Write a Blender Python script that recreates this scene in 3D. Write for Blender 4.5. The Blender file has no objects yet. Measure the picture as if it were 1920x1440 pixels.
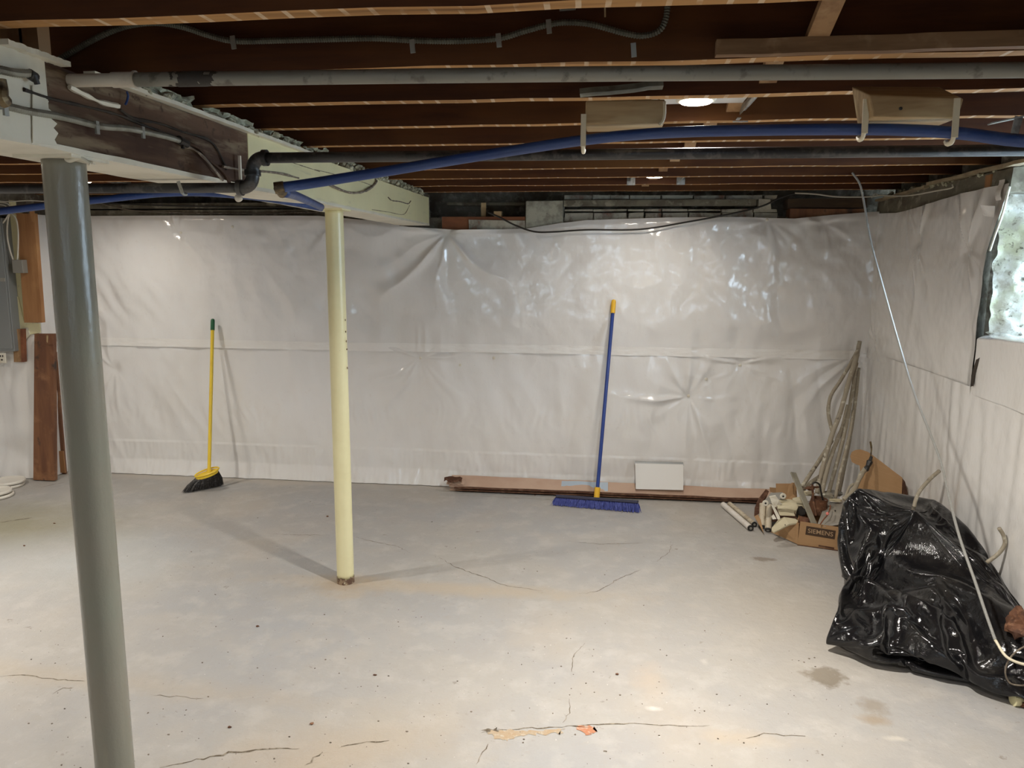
import bpy, bmesh, math, random
import numpy as np
from math import sin, cos, pi, radians
from mathutils import Vector, Matrix, noise
random.seed(7); RNG = np.random.default_rng(7)
SC = bpy.context.scene; COL = SC.collection

# ------------------------------------------------------------------ camera
CAM_H, FPX = 1.65, 1442.0
yaw, pitch, roll = radians(6.95), radians(9.06), radians(0.25)
F = Vector((-sin(yaw)*cos(pitch), cos(yaw)*cos(pitch), -sin(pitch)))
_R = Vector((cos(yaw), sin(yaw), 0)); _U = _R.cross(F)
R = cos(roll)*_R + sin(roll)*_U; U = -sin(roll)*_R + cos(roll)*_U
cam = bpy.data.cameras.new('camera'); camo = bpy.data.objects.new('camera', cam); COL.objects.link(camo)
cam.sensor_width = 36; cam.lens = 36*FPX/1920; cam.clip_start = 0.05
camo.matrix_world = Matrix(((R.x, U.x, -F.x, 0), (R.y, U.y, -F.y, 0), (R.z, U.z, -F.z, CAM_H), (0, 0, 0, 1)))
SC.camera = camo

# ------------------------------------------------------------------ daylight outside and exposure
w = bpy.data.worlds.new('sky'); SC.world = w; w.use_nodes = True
bg = w.node_tree.nodes['Background']; bg.inputs[0].default_value = (0.62, 0.81, 1.0, 1); bg.inputs[1].default_value = 7.5
SC.view_settings.view_transform = 'Standard'; SC.view_settings.look = 'None'
SC.view_settings.exposure = 0.80; SC.view_settings.gamma = 1.0; SC.view_settings.use_curve_mapping = False
LAMP_W = 19.0
LAMP_C = (1.0, 0.945, 0.87)

# ------------------------------------------------------------------ measured points -> room coordinates
CAM = Vector((0, 0, CAM_H))
def ray(x, y): return F + R*((x-960)/FPX) - U*((y-720)/FPX)
def atY(x, y, Y): d = ray(x, y); return CAM + d*(Y/d.y)
def atZ(x, y, Z): d = ray(x, y); return CAM + d*((Z-CAM_H)/d.z)
def atX(x, y, X): d = ray(x, y); return CAM + d*(X/d.x)

# ------------------------------------------------------------------ materials
def M(name, col, rough=.6, metal=0., spec=.5, var=(), bump=(), spots=(), stripes=None, coat=0., under=None, sheen=0.):
    m = bpy.data.materials.new(name); m.use_nodes = True; nt = m.node_tree; N = nt.nodes; L = nt.links
    b = N['Principled BSDF']; b.inputs['Roughness'].default_value = rough; b.inputs['Metallic'].default_value = metal
    b.inputs['Specular IOR Level'].default_value = spec; b.inputs['Coat Weight'].default_value = coat
    b.inputs['Coat Roughness'].default_value = .05
    tc = N.new('ShaderNodeTexCoord'); obj = tc.outputs['Object']
    def sc_(v):
        if isinstance(v, (int, float)): v = (v, v, v)
        mp = N.new('ShaderNodeMapping'); mp.inputs['Scale'].default_value = v; L.new(obj, mp.inputs['Vector']); return mp.outputs[0]
    def nz(scale, detail=4, rgh=.6, dist=0.):
        n = N.new('ShaderNodeTexNoise'); n.inputs['Scale'].default_value = 1; n.inputs['Detail'].default_value = detail
        n.inputs['Roughness'].default_value = rgh; n.inputs['Distortion'].default_value = dist; L.new(sc_(scale), n.inputs['Vector']); return n.outputs['Fac']
    def ramp(src, lo, hi):
        r = N.new('ShaderNodeMapRange'); r.inputs[1].default_value = lo; r.inputs[2].default_value = hi; r.clamp = True
        L.new(src, r.inputs[0]); return r.outputs[0]
    def math_(op, a, c):
        q = N.new('ShaderNodeMath'); q.operation = op
        for i, v in enumerate((a, c)):
            if isinstance(v, (int, float)): q.inputs[i].default_value = v
            else: L.new(v, q.inputs[i])
        return q.outputs[0]
    rgb = N.new('ShaderNodeRGB'); rgb.outputs[0].default_value = (*col, 1); cur = rgb.outputs[0]
    def mix(cur, c2, fac):
        x = N.new('ShaderNodeMix'); x.data_type = 'RGBA'; L.new(cur, x.inputs[6])
        x.inputs[7].default_value = (*c2, 1); L.new(fac, x.inputs[0]); return x.outputs[2]
    for v in var:                                   # (scale, colour, lo, hi, strength, detail)
        scale, c2, lo, hi = v[:4]; st = v[4] if len(v) > 4 else 1.; de = v[5] if len(v) > 5 else 4
        cur = mix(cur, c2, math_('MULTIPLY', ramp(nz(scale, de), lo, hi), st))
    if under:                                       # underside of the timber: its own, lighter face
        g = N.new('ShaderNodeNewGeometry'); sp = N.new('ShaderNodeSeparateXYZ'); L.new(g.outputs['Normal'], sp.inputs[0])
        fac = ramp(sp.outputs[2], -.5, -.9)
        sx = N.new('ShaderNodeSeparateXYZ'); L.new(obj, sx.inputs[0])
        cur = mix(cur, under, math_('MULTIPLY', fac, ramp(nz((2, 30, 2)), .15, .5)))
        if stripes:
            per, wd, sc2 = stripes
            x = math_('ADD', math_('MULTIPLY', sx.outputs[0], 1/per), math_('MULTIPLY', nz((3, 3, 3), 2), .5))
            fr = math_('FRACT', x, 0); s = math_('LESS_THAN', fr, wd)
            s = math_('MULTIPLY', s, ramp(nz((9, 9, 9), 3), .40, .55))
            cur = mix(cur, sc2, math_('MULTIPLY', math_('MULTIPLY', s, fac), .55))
    for (cx, cy, cz, rx, ry, rz, rot, c2, st, edge, nsc) in spots:
        mp = N.new('ShaderNodeMapping'); mp.vector_type = 'TEXTURE'
        mp.inputs['Location'].default_value = (cx, cy, cz); mp.inputs['Rotation'].default_value = (0, 0, rot)
        mp.inputs['Scale'].default_value = (rx, ry, rz); L.new(obj, mp.inputs['Vector'])
        ln = N.new('ShaderNodeVectorMath'); ln.operation = 'LENGTH'; L.new(mp.outputs[0], ln.inputs[0])
        d = math_('ADD', ln.outputs['Value'], math_('MULTIPLY', math_('SUBTRACT', nz(nsc, 5), .5), 2.2))
        cur = mix(cur, c2, math_('MULTIPLY', ramp(d, 1+edge, 1-edge), st))
    L.new(cur, b.inputs['Base Color'])
    prev = None
    for (scale, strength, dist) in bump:
        bp = N.new('ShaderNodeBump'); bp.inputs['Strength'].default_value = strength; bp.inputs['Distance'].default_value = dist
        L.new(nz(scale, 5), bp.inputs['Height'])
        if prev: L.new(prev, bp.inputs['Normal'])
        prev = bp.outputs[0]
    if prev:
        L.new(prev, b.inputs['Normal'])
        if coat: L.new(prev, b.inputs['Coat Normal'])
    return m
def emit(name, col, s):
    m = bpy.data.materials.new(name); m.use_nodes = True; b = m.node_tree.nodes['Principled BSDF']
    b.inputs['Emission Color'].default_value = (*col, 1); b.inputs['Emission Strength'].default_value = s; return m

# ------------------------------------------------------------------ mesh builder
class MB:
    def __init__(s): s.v = []; s.f = []
    def add(s, v, f):
        o = len(s.v); s.v += [tuple(p) for p in v]; s.f += [tuple(i+o for i in q) for q in f]; return s
    def box(s, a, b):                                # axis aligned, opposite corners
        (x0, y0, z0), (x1, y1, z1) = a, b
        return s.add([(x0, y0, z0), (x1, y0, z0), (x1, y1, z0), (x0, y1, z0), (x0, y0, z1), (x1, y0, z1), (x1, y1, z1), (x0, y1, z1)],
                     [(0, 3, 2, 1), (4, 5, 6, 7), (0, 1, 5, 4), (1, 2, 6, 5), (2, 3, 7, 6), (3, 0, 4, 7)])
    def bar(s, p, q, wd, th, up=(0, 0, 1), n=1, jit=0.):       # box along p->q; wd across, th along 'up'
        p, q = Vector(p), Vector(q); d = (q-p).normalized(); up = Vector(up)
        sd = d.cross(up).normalized(); u = sd.cross(d).normalized(); V = []; Fc = []
        for i in range(n+1):
            c = p.lerp(q, i/n) + sd*random.uniform(-jit, jit) + u*random.uniform(-jit, jit)
            for a, b_ in ((-1, -1), (1, -1), (1, 1), (-1, 1)): V.append(c + sd*(a*wd/2) + u*(b_*th/2))
        for i in range(n):
            for k in range(4): Fc.append((4*i+k, 4*i+(k+1) % 4, 4*i+4+(k+1) % 4, 4*i+4+k))
        Fc += [(3, 2, 1, 0), (4*n, 4*n+1, 4*n+2, 4*n+3)]
        return s.add(V, Fc)
    def hexa(s, lo, hi):                             # lo, hi: four corners each
        return s.add(list(lo)+list(hi), [(3, 2, 1, 0), (4, 5, 6, 7), (0, 1, 5, 4), (1, 2, 6, 5), (2, 3, 7, 6), (3, 0, 4, 7)])
    def sheet(s, pts, nrm, th):                      # flat outline extruded by th along nrm
        nrm = Vector(nrm).normalized(); n = len(pts); a = [Vector(p) for p in pts]; b = [p + nrm*th for p in a]
        return s.add(a+b, [tuple(range(n))[::-1], tuple(range(n, 2*n))] + [(i, (i+1) % n, n+(i+1) % n, n+i) for i in range(n)])
    def tube(s, pts, r, n=10, smooth=6, ridge=0., pitch=.006, cap=True, hollow=0., wob=0.):
        P = [Vector(p) for p in pts]
        if smooth and len(P) > 2:
            Q = []; E = [P[0]*2-P[1]] + P + [P[-1]*2-P[-2]]
            for i in range(1, len(E)-2):
                a, b_, c, d = E[i-1:i+3]
                for k in range(smooth):
                    t = k/smooth
                    Q.append(.5*((2*b_) + (c-a)*t + (2*a-5*b_+4*c-d)*t*t + (3*b_-a-3*c+d)*t**3))
            P = Q + [P[-1]]
        if ridge:
            Ls = [0]
            for i in range(1, len(P)): Ls.append(Ls[-1] + (P[i]-P[i-1]).length)
            A = np.array([tuple(p) for p in P]); t = np.arange(0, Ls[-1], pitch/2)
            P = [Vector(q) for q in np.c_[[np.interp(t, Ls, A[:, k]) for k in range(3)]].T]
        ref = Vector((0, 0, 1)); V = []; Fc = []; m = len(P); T = (P[1]-P[0]).normalized()
        if abs(T.dot(ref)) > .9: ref = Vector((1, 0, 0))
        nn = (ref - T*ref.dot(T)).normalized()
        for i in range(m):
            T = (P[min(i+1, m-1)] - P[max(i-1, 0)]).normalized(); nn = (nn - T*nn.dot(T)).normalized(); bb = T.cross(nn)
            rr = (r[i*len(r)//m] if isinstance(r, (list, tuple)) else r) + (ridge if i % 2 else -ridge)
            if wob: rr *= 1 + wob*noise.noise(P[i]*25)
            for k in range(n):
                a = 2*pi*k/n; V.append(P[i] + (nn*cos(a) + bb*sin(a))*rr)
        for i in range(m-1):
            for k in range(n): Fc.append((i*n+k, i*n+(k+1) % n, (i+1)*n+(k+1) % n, (i+1)*n+k))
        if cap: Fc += [tuple(range(n))[::-1], tuple((m-1)*n+k for k in range(n))]
        return s.add(V, Fc)
    def lathe(s, c, prof, axis=(0, 0, 1), n=24):     # prof: (radius, height) pairs along axis
        c = Vector(c); ax = Vector(axis).normalized(); t = Vector((1, 0, 0)) if abs(ax.x) < .9 else Vector((0, 1, 0))
        u = (t - ax*t.dot(ax)).normalized(); v = ax.cross(u); V = []; Fc = []; m = len(prof)
        for r_, h in prof:
            for k in range(n): a = 2*pi*k/n; V.append(c + ax*h + (u*cos(a)+v*sin(a))*r_)
        for i in range(m-1):
            for k in range(n): Fc.append((i*n+k, i*n+(k+1) % n, (i+1)*n+(k+1) % n, (i+1)*n+k))
        if prof[0][0] > 1e-6: Fc.append(tuple(range(n))[::-1])
        if prof[-1][0] > 1e-6: Fc.append(tuple((m-1)*n+k for k in range(n)))
        return s.add(V, Fc)
    def blob(s, c, r, sub=1, jit=.3):
        bm = bmesh.new(); bmesh.ops.create_icosphere(bm, subdivisions=sub, radius=1)
        r = (r, r, r) if isinstance(r, (int, float)) else r; o = Vector((random.random()*50, 0, 0)); V = []
        for q in bm.verts:
            k = 1 + jit*noise.noise(q.co*1.7+o)*2; V.append((c[0]+q.co.x*r[0]*k, c[1]+q.co.y*r[1]*k, c[2]+q.co.z*r[2]*k))
        Fc = [tuple(v.index for v in f.verts) for f in bm.faces]; bm.free(); return s.add(V, Fc)
def obj(name, mb, mt, parent=None, smooth=False, bevel=0., auto=False, label=None, kind=None, fix=False):
    me = bpy.data.meshes.new(name); o = bpy.data.objects.new(name, me); COL.objects.link(o)
    off = Vector((0, 0, 0))
    if parent:
        q = parent
        while q: off += q.location; q = q.parent
        o.parent = parent
    me.from_pydata([tuple(Vector(v)-off) for v in mb.v], [], mb.f)
    if fix:
        bm = bmesh.new(); bm.from_mesh(me); bmesh.ops.remove_doubles(bm, verts=bm.verts, dist=1e-6)
        bmesh.ops.recalc_face_normals(bm, faces=bm.faces); bm.to_mesh(me); bm.free()
    me.update(); me.materials.append(mt)
    if smooth or auto:
        for p in me.polygons: p.use_smooth = True
    if auto: me.set_sharp_from_angle(angle=radians(35))
    if bevel:
        b = o.modifiers.new('edge', 'BEVEL'); b.width = bevel; b.segments = 2; b.limit_method = 'ANGLE'
    if label: o['label'] = label
    if kind: o['kind'] = kind
    return o
def tag(o, label, cat, group=None, kind=None):
    o['label'] = label; o['category'] = cat
    if group: o['group'] = group
    if kind: o['kind'] = kind
    return o
def thing(name, label, cat, loc=(0, 0, 0), group=None):
    o = bpy.data.objects.new(name, None); COL.objects.link(o); o.location = loc; o.empty_display_size = .05
    return tag(o, label, cat, group)
def struct(name, mb, mt, **k): return obj(name, mb, mt, kind='structure', **k)
def grid(us, vs, fn):                                # heightfield style surface
    mb = MB(); nu, nv = len(us), len(vs)
    mb.v = [tuple(fn(u, v)) for v in vs for u in us]
    mb.f = [(j*nu+i, j*nu+i+1, (j+1)*nu+i+1, (j+1)*nu+i) for j in range(nv-1) for i in range(nu-1)]
    return mb

# ------------------------------------------------------------------ palette
SPZ = lambda x, y: atZ(x, y, 0)
def fs(x, y, rx, ry, col, st=1., rot=0., edge=.5, n=3.): p = SPZ(x, y); return (p.x, p.y, 0, rx, ry, 1, rot, col, st, edge, n)
m_floor = M('concrete_floor', (.400, .378, .345), .66, spec=.22,
    var=[(.8, (.355, .36, .37), .42, .62, .8), (2.1, (.43, .40, .36), .50, .66, .7, 8), (.55, (.47, .39, .30), .52, .72, .55), (3.2, (.37, .35, .325), .45, .68, .5),
         (7, (.49, .465, .43), .5, .66, .45), (19, (.38, .355, .32), .57, .70, .5, 6), ((30, 48, 40), (.27, .25, .22), .655, .71, .7, 5), (15, (.25, .225, .19), .67, .72, .75, 6), (60, (.62, .6, .57), .70, .76, .7, 2)],
    spots=[fs(1548, 1268, .075, .07, (.20, .17, .13), .9, 0, .25, 18), fs(1640, 1325, .05, .05, (.28, .24, .19), .7, 0, .4, 18), fs(1640, 1350, .05, .03, (.33, .26, .18), .7, 0, .5, 18),
           fs(830, 1102, .75, .07, (.46, .38, .28), .6, 0, .6, 6), fs(650, 1098, .15, .12, (.42, .33, .23), .6, 0, .6, 9), fs(150, 1272, .9, .06, (.44, .37, .28), .4, -.04, .6, 6),
           fs(30, 985, .5, .35, (.27, .25, .16), .75, 0, .8, 3), fs(600, 1420, .3, .12, (.46, .36, .25), .45, .3, .7, 5), fs(1218, 1275, .05, .10, (.50, .41, .32), .5, 0, .8, 12),
           fs(1320, 1240, .012, .02, (.56, .53, .48), .5, 0, .7, 30), fs(1225, 1328, .022, .012, (.66, .63, .58), .7, 0, .7, 30), fs(1420, 1150, .6, .35, (.44, .39, .32), .5, 0, .9, 2),
           fs(1400, 1385, .14, .035, (.50, .41, .30), .4, 0, .7, 10), fs(480, 900, 1.5, .09, (.50, .45, .38), .6, 0, .5, 4), fs(1680, 1385, .03, .012, (.62, .58, .50), .6, 0, .7, 30),
           fs(700, 1380, .35, .14, (.44, .38, .30), .5, .2, .8, 4), fs(160, 1050, .45, .3, (.47, .48, .47), .7, 0, .9, 3), fs(1430, 1048, .06, .03, (.2, .16, .12), .7, 0, .3, 25)],
    bump=[(6, .4, .02), (30, .5, .006), (130, .5, .002)])
m_crack = M('crack_dirt', (.13, .105, .075), .95, spec=.1, var=[(40, (.3, .26, .2), .45, .6)])
m_chip = M('spalled_mortar', (.42, .34, .245), .95, spec=.1, var=[(25, (.42, .31, .2), .4, .6), (60, (.50, .43, .34), .55, .65)], bump=[(60, .8, .004)])
m_brickchip = M('orange_brick_chip', (.46, .21, .12), .9, spec=.1, var=[(40, (.52, .35, .26), .5, .62)], bump=[(60, .8, .004)])
m_wall = M('rough_foundation', (.20, .185, .15), .95, spec=.15, var=[(4, (.12, .10, .075), .45, .6), (14, (.30, .28, .23), .52, .65)], bump=[(9, .6, .03), (50, .5, .006)])
m_poly = M('white_poly_sheet', (.80, .785, .76), .2, spec=.5,
    var=[(1.1, (.76, .73, .68), .45, .65, .6), (30, (.70, .66, .6), .62, .72, .3), (90, (.38, .33, .27), .765, .80, .8, 2)], bump=[((15, 15, 8), .30, .008), ((60, 60, 24), .14, .0025)], coat=1.)
m_tape = M('clear_seam_tape', (.84, .82, .78), .15, spec=.6, bump=[((9, 9, 40), .5, .006), (50, .3, .003)], coat=.8)
m_reveal = M('whitewashed_stone', (.66, .67, .62), .8, spec=.3, var=[(5, (.50, .51, .36), .45, .62), (16, (.44, .42, .34), .48, .60, .8), (20, (.10, .09, .07), .60, .66, .9), (45, (.2, .18, .14), .6, .68, .8)], bump=[(8, .7, .03), (40, .6, .008)])
m_subfloor = M('subfloor_boards', (.10, .05, .025), .85, var=[((2, 30, 2), (.15, .08, .04), .4, .6)])
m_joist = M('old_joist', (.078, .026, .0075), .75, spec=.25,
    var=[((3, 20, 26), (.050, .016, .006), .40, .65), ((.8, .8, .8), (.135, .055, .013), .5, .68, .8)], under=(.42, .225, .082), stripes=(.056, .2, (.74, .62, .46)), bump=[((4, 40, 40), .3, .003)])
m_bridge = M('bridging_wood', (.34, .20, .095), .8, var=[((20, 20, 4), (.24, .13, .06), .4, .6), (9, (.42, .27, .14), .5, .65)], bump=[((30, 30, 5), .2, .002)])
m_pine = M('weathered_pine', (.42, .30, .155), .75, var=[((3, 40, 26), (.30, .20, .095), .42, .6), ((2, 12, 9), (.52, .41, .24), .5, .66), (14, (.16, .10, .05), .70, .74)], bump=[((4, 50, 50), .25, .002)])
m_oak = M('brown_board', (.36, .175, .065), .6, var=[((14, 14, 1.6), (.26, .115, .04), .4, .62), ((7, 7, 2.5), (.45, .235, .09), .52, .68)], bump=[((40, 40, 5), .15, .002)])
m_plank = M('dark_plank', (.20, .085, .035), .6, var=[((16, 16, 1.8), (.13, .05, .022), .4, .6), (5, (.29, .14, .065), .52, .68), ((8, 8, 6), (.05, .028, .02), .63, .70)], bump=[((40, 40, 5), .2, .002)])
m_rot = M('rotten_wood', (.115, .066, .040), .85, spec=.3, var=[((10, 1.3, 10), (.055, .030, .020), .4, .58), ((20, 3, 20), (.20, .15, .095), .52, .66), (26, (.06, .035, .022), .6, .68)], bump=[((24, 3, 24), .6, .01), (60, .3, .003)])
m_cream = M('cream_paint', (.74, .69, .42), .45, var=[(3, (.68, .63, .38), .45, .65), ((30, 3, 30), (.55, .51, .33), .6, .7, .6), (70, (.25, .2, .12), .74, .77, .8)], bump=[((12, 2, 12), .25, .006), (70, .2, .001)])
m_creamw = M('white_cream_paint', (.70, .67, .55), .5, var=[(5, (.60, .57, .46), .45, .62)], bump=[((14, 3, 14), .3, .005)])
m_creampost = M('cream_gloss_paint', (.74, .69, .42), .3, var=[(6, (.68, .63, .37), .45, .65, .7), (120, (.30, .25, .15), .735, .76, .8)], bump=[(60, .12, .0012)])
m_greypost = M('grey_gloss_paint', (.215, .205, .165), .24, var=[(3, (.20, .205, .165), .42, .6), ((9, 9, 1.2), (.28, .265, .20), .55, .7, .6), (130, (.10, .07, .05), .74, .77, .8)],
    bump=[((45, 45, 22), .8, .0022), (140, .2, .0006)], spots=[(-1.31, 1.78, .25, .2, .2, .42, 0, (.23, .17, .10), .55, .8, 9)])
m_rust = M('rusty_base', (.30, .22, .14), .9, var=[(40, (.12, .07, .045), .45, .55), (60, (.6, .55, .38), .6, .66)], bump=[(50, .8, .006)])
m_debris = M('plaster_debris', (.34, .33, .23), .95, var=[(30, (.55, .54, .40), .5, .62), (24, (.15, .13, .09), .56, .66)], bump=[(50, .6, .006)])
m_iron = M('black_iron', (.022, .022, .022), .42, spec=.5, var=[((2, 14, 14), (.17, .165, .15), .50, .66, .75), (30, (.07, .065, .06), .5, .6)], bump=[(80, .2, .001)])
m_galv = M('dull_galvanised', (.20, .195, .165), .5, metal=.25, var=[((1.5, 9, 9), (.27, .26, .22), .45, .65), (24, (.13, .12, .10), .58, .68)], bump=[(60, .15, .001)])
m_pipecream = M('cream_painted_pipe', (.56, .51, .42), .5, var=[(14, (.46, .42, .34), .5, .65)])
m_smear = M('black_sealant', (.035, .03, .025), .7, bump=[(60, .6, .004)])
m_blue = M('blue_poly_pipe', (.014, .045, .175), .42, var=[((3, 20, 20), (.09, .14, .30), .52, .7, .6), ((1.5, 8, 8), (.02, .045, .15), .5, .65, .7)])
m_fit = M('brass_fitting', (.20, .15, .08), .5, metal=.6, var=[(40, (.08, .06, .04), .45, .6)])
m_bx = M('armored_steel', (.30, .31, .27), .45, metal=.45, var=[(14, (.20, .20, .17), .45, .62)])
m_bxdark = M('dusty_armored_cable', (.13, .135, .11), .6, metal=.3, var=[(14, (.08, .08, .065), .45, .62)])
m_strap = M('zinc_strap', (.38, .39, .36), .4, metal=.6)
m_furr = M('furring_wood', (.22, .125, .06), .8, var=[((3, 30, 26), (.15, .08, .035), .42, .6), (9, (.30, .19, .10), .55, .68), (16, (.07, .04, .02), .70, .74)])
m_white = M('white_plastic', (.74, .70, .60), .4, var=[(8, (.66, .61, .5), .5, .65)])
m_hang = M('ivory_hanger', (.66, .60, .44), .45)
m_lens = emit('lamp_lens', (1., .86, .70), 40.)
m_plate = M('white_steel_plate', (.62, .62, .60), .35, metal=.3)
m_tin = M('galvanised_bracket', (.42, .44, .44), .35, metal=.7, var=[(30, (.25, .26, .25), .5, .62)])
m_cable = M('black_wire', (.02, .018, .015), .5)
m_cablew = M('white_wire', (.60, .57, .48), .5)
m_cabled = M('dirty_wire', (.16, .13, .10), .8, var=[(30, (.30, .26, .2), .5, .62)], bump=[(80, .6, .002)])
m_card = M('cardboard', (.40, .245, .125), .85, spec=.2, var=[(3, (.35, .205, .10), .45, .65), ((2, 2, 90), (.43, .27, .145), .5, .62, .5)], bump=[((3, 3, 140), .12, .001)])
m_card2 = M('flat_carton_cardboard', (.52, .37, .28), .85, spec=.2, var=[(3, (.46, .31, .23), .45, .65)])
m_carddark = M('dark_shade_cardboard', (.085, .04, .025), .9, spec=.2, var=[(20, (.15, .08, .05), .5, .62)])  # darker cardboard that also paints shade on the flap, slit and carton foot
m_metalbeige = M('beige_enamel', (.58, .52, .36), .4, var=[(8, (.50, .44, .29), .45, .65), (60, (.28, .2, .12), .7, .74)])
m_metalwhite = M('white_enamel', (.66, .62, .52), .38, var=[(20, (.5, .45, .35), .55, .66), (60, (.2, .14, .09), .71, .75)])
m_greypanel = M('grey_enamel', (.34, .315, .27), .45, var=[(7, (.28, .255, .215), .45, .65), (70, (.12, .1, .08), .71, .75)])
m_barmetal = M('dull_metal_bar', (.36, .34, .27), .4, metal=.3, var=[((9, 9, 3), (.25, .23, .18), .45, .62)])
m_rustcan = M('rusty_can', (.16, .07, .035), .75, metal=.2, var=[(18, (.08, .035, .02), .45, .6), (40, (.26, .13, .07), .55, .66)], bump=[(60, .4, .002)])
m_conduit = M('old_conduit', (.33, .285, .21), .55, var=[(9, (.30, .26, .19), .42, .6), (26, (.52, .48, .38), .56, .66), (22, (.11, .08, .06), .64, .70)], bump=[(70, .3, .001)])
m_tubewhite = M('white_tube', (.74, .70, .64), .35, var=[(12, (.66, .61, .54), .5, .65)])
m_tubecream = M('dirty_cream_tube', (.55, .48, .36), .5, var=[(30, (.40, .33, .23), .5, .6), (70, (.22, .16, .1), .66, .7)])
m_black = M('black_end', (.018, .016, .014), .5)
m_yellow = M('yellow_handle', (.80, .56, .035), .35, var=[(6, (.74, .50, .03), .5, .65)])
m_green = M('green_grip', (.012, .10, .035), .45)
m_bristle = M('charcoal_bristles', (.045, .042, .04), .7, var=[(60, (.11, .105, .10), .5, .6)])
m_bluebr = M('blue_bristles', (.025, .04, .23), .6, var=[(50, (.06, .08, .32), .5, .62)])
m_bluehandle = M('blue_handle', (.02, .05, .24), .3)
m_block = M('dark_block', (.03, .03, .06), .6)
m_orange = M('yellow_ferrule', (.80, .46, .03), .4)
m_bag = M('black_poly_bag', (.007, .007, .008), .14, spec=.5, var=[(7, (.020, .019, .018), .5, .7), (26, (.04, .037, .032), .60, .72, .6)], bump=[(14, .45, .012), (45, .35, .003)])
m_silver = M('silver_cable', (.42, .42, .40), .35, metal=.6)
m_label = M('paper_label', (.72, .70, .66), .5)
m_ink = M('dark_brown_ink', (.06, .032, .016), .8)
m_print = M('print_cardboard_tone', (.42, .28, .16), .8)
m_panel = M('panel_grey_blue', (.24, .25, .245), .4, metal=.2)
m_blackbox = M('dark_scrap_and_shade', (.025, .02, .016), .9, var=[((8, 8, 2), (.05, .04, .03), .45, .6)])  # near-black for splits, scrap and the painted dark of the panel recess
m_box = M('grey_junction_box', (.24, .23, .20), .5)
m_brick = M('painted_brick', (.44, .42, .34), .9, var=[(9, (.24, .21, .17), .45, .6), (26, (.42, .40, .33), .55, .66), (9, (.24, .13, .09), .60, .68)], bump=[(30, .5, .006)])
m_block2 = M('grey_concrete_block', (.42, .41, .33), .95, var=[(9, (.24, .235, .19), .45, .6), (40, (.10, .09, .07), .66, .7)], bump=[(30, .6, .008)])
m_rustbrd = M('red_brown_board', (.24, .085, .035), .8, var=[((3, 9, 9), (.16, .055, .025), .45, .6)])
m_dusty = M('dusty_sill_timber', (.17, .155, .11), .9, var=[((9, 3, 9), (.10, .085, .06), .42, .6), (14, (.27, .25, .19), .54, .66)], bump=[((14, 4, 14), .5, .008)])
m_sillcap = M('pale_sill_cap', (.36, .29, .18), .8, var=[(9, (.25, .19, .12), .45, .62)])
m_dark = M('dark_rim_timber', (.055, .035, .02), .9, var=[((2, 9, 9), (.10, .06, .03), .45, .62)])
m_glassf = M('white_window_frame', (.7, .7, .68), .4)
m_ringw = M('white_bucket_lid', (.72, .68, .60), .4)
m_pink = M('pink_cap', (.75, .22, .18), .5)
m_tapeblue = M('blue_clear_tape', (.42, .50, .58), .25)
# ================================================================== ROOM SHELL
XR, YB, XL, YF, ZC = 1.80, 5.50, -5.3, -2.6, 2.33
floor = struct('floor', MB().box((XL-.3, YF-.3, -.1), (XR+.6, YB+.6, 0)), m_floor)
wall_back = struct('wall_back', MB().box((XL, YB, 0), (XR+.2, YB+.35, 1.955)).box((XL, YB+.30, 1.955), (XR+.2, YB+.35, ZC)), m_wall)
struct('wall_back', MB().box((XL, 5.24, 0), (-4.19, YB, ZC)), m_wall)
WY0, WY1, WZ0, WZ1 = 2.25, 3.93, 1.31, 2.10            # basement window opening in the right wall
wr = MB().box((XR, YF, 0), (XR+.5, WY0, ZC)).box((XR, WY1, 0), (XR+.5, YB+.2, 1.98)).box((XR+.15, WY1, 1.98), (XR+.5, YB+.2, ZC)).box((XR, WY0, 0), (XR+.5, WY1, WZ0)).box((XR, WY0, WZ1), (XR+.5, WY1, ZC))
wall_right = struct('wall_right', wr, m_wall)
struct('wall_left', MB().box((XL-.2, YF, 0), (XL, YB+.35, ZC)), m_poly)
FILL_WIN = ((-1.5, -1.0), (.3, .8))                       # two unseen windows added behind the viewer for soft daylight fill
wf = MB().box((XL, YF-.2, 0), (XR+.5, YF, 1.40)).box((XL, YF-.2, 2.0), (XR+.5, YF, ZC)).box((XL, YF-.2, 1.40), (FILL_WIN[0][0], YF, 2.0)).box((FILL_WIN[0][1], YF-.2, 1.40), (FILL_WIN[1][0], YF, 2.0)).box((FILL_WIN[1][1], YF-.2, 1.40), (XR+.5, YF, 2.0))
struct('wall_front', wf, m_poly)
for n, (a, b) in enumerate(FILL_WIN):
    c = (a+b)/2; struct('window_%d' % (n+2), MB().box((a, YF-.14, 1.40), (a+.05, YF-.10, 2.0)).box((b-.05, YF-.14, 1.40), (b, YF-.10, 2.0)).box((a, YF-.14, 1.40), (b, YF-.10, 1.45)).box((a, YF-.14, 1.95), (b, YF-.10, 2.0)).box((c-.02, YF-.14, 1.45), (c+.02, YF-.10, 1.95)), m_glassf)
ceiling = struct('ceiling', MB().box((XL, YF, ZC-.01), (XR+.5, YB+.35, ZC+.02)), m_subfloor)
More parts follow.
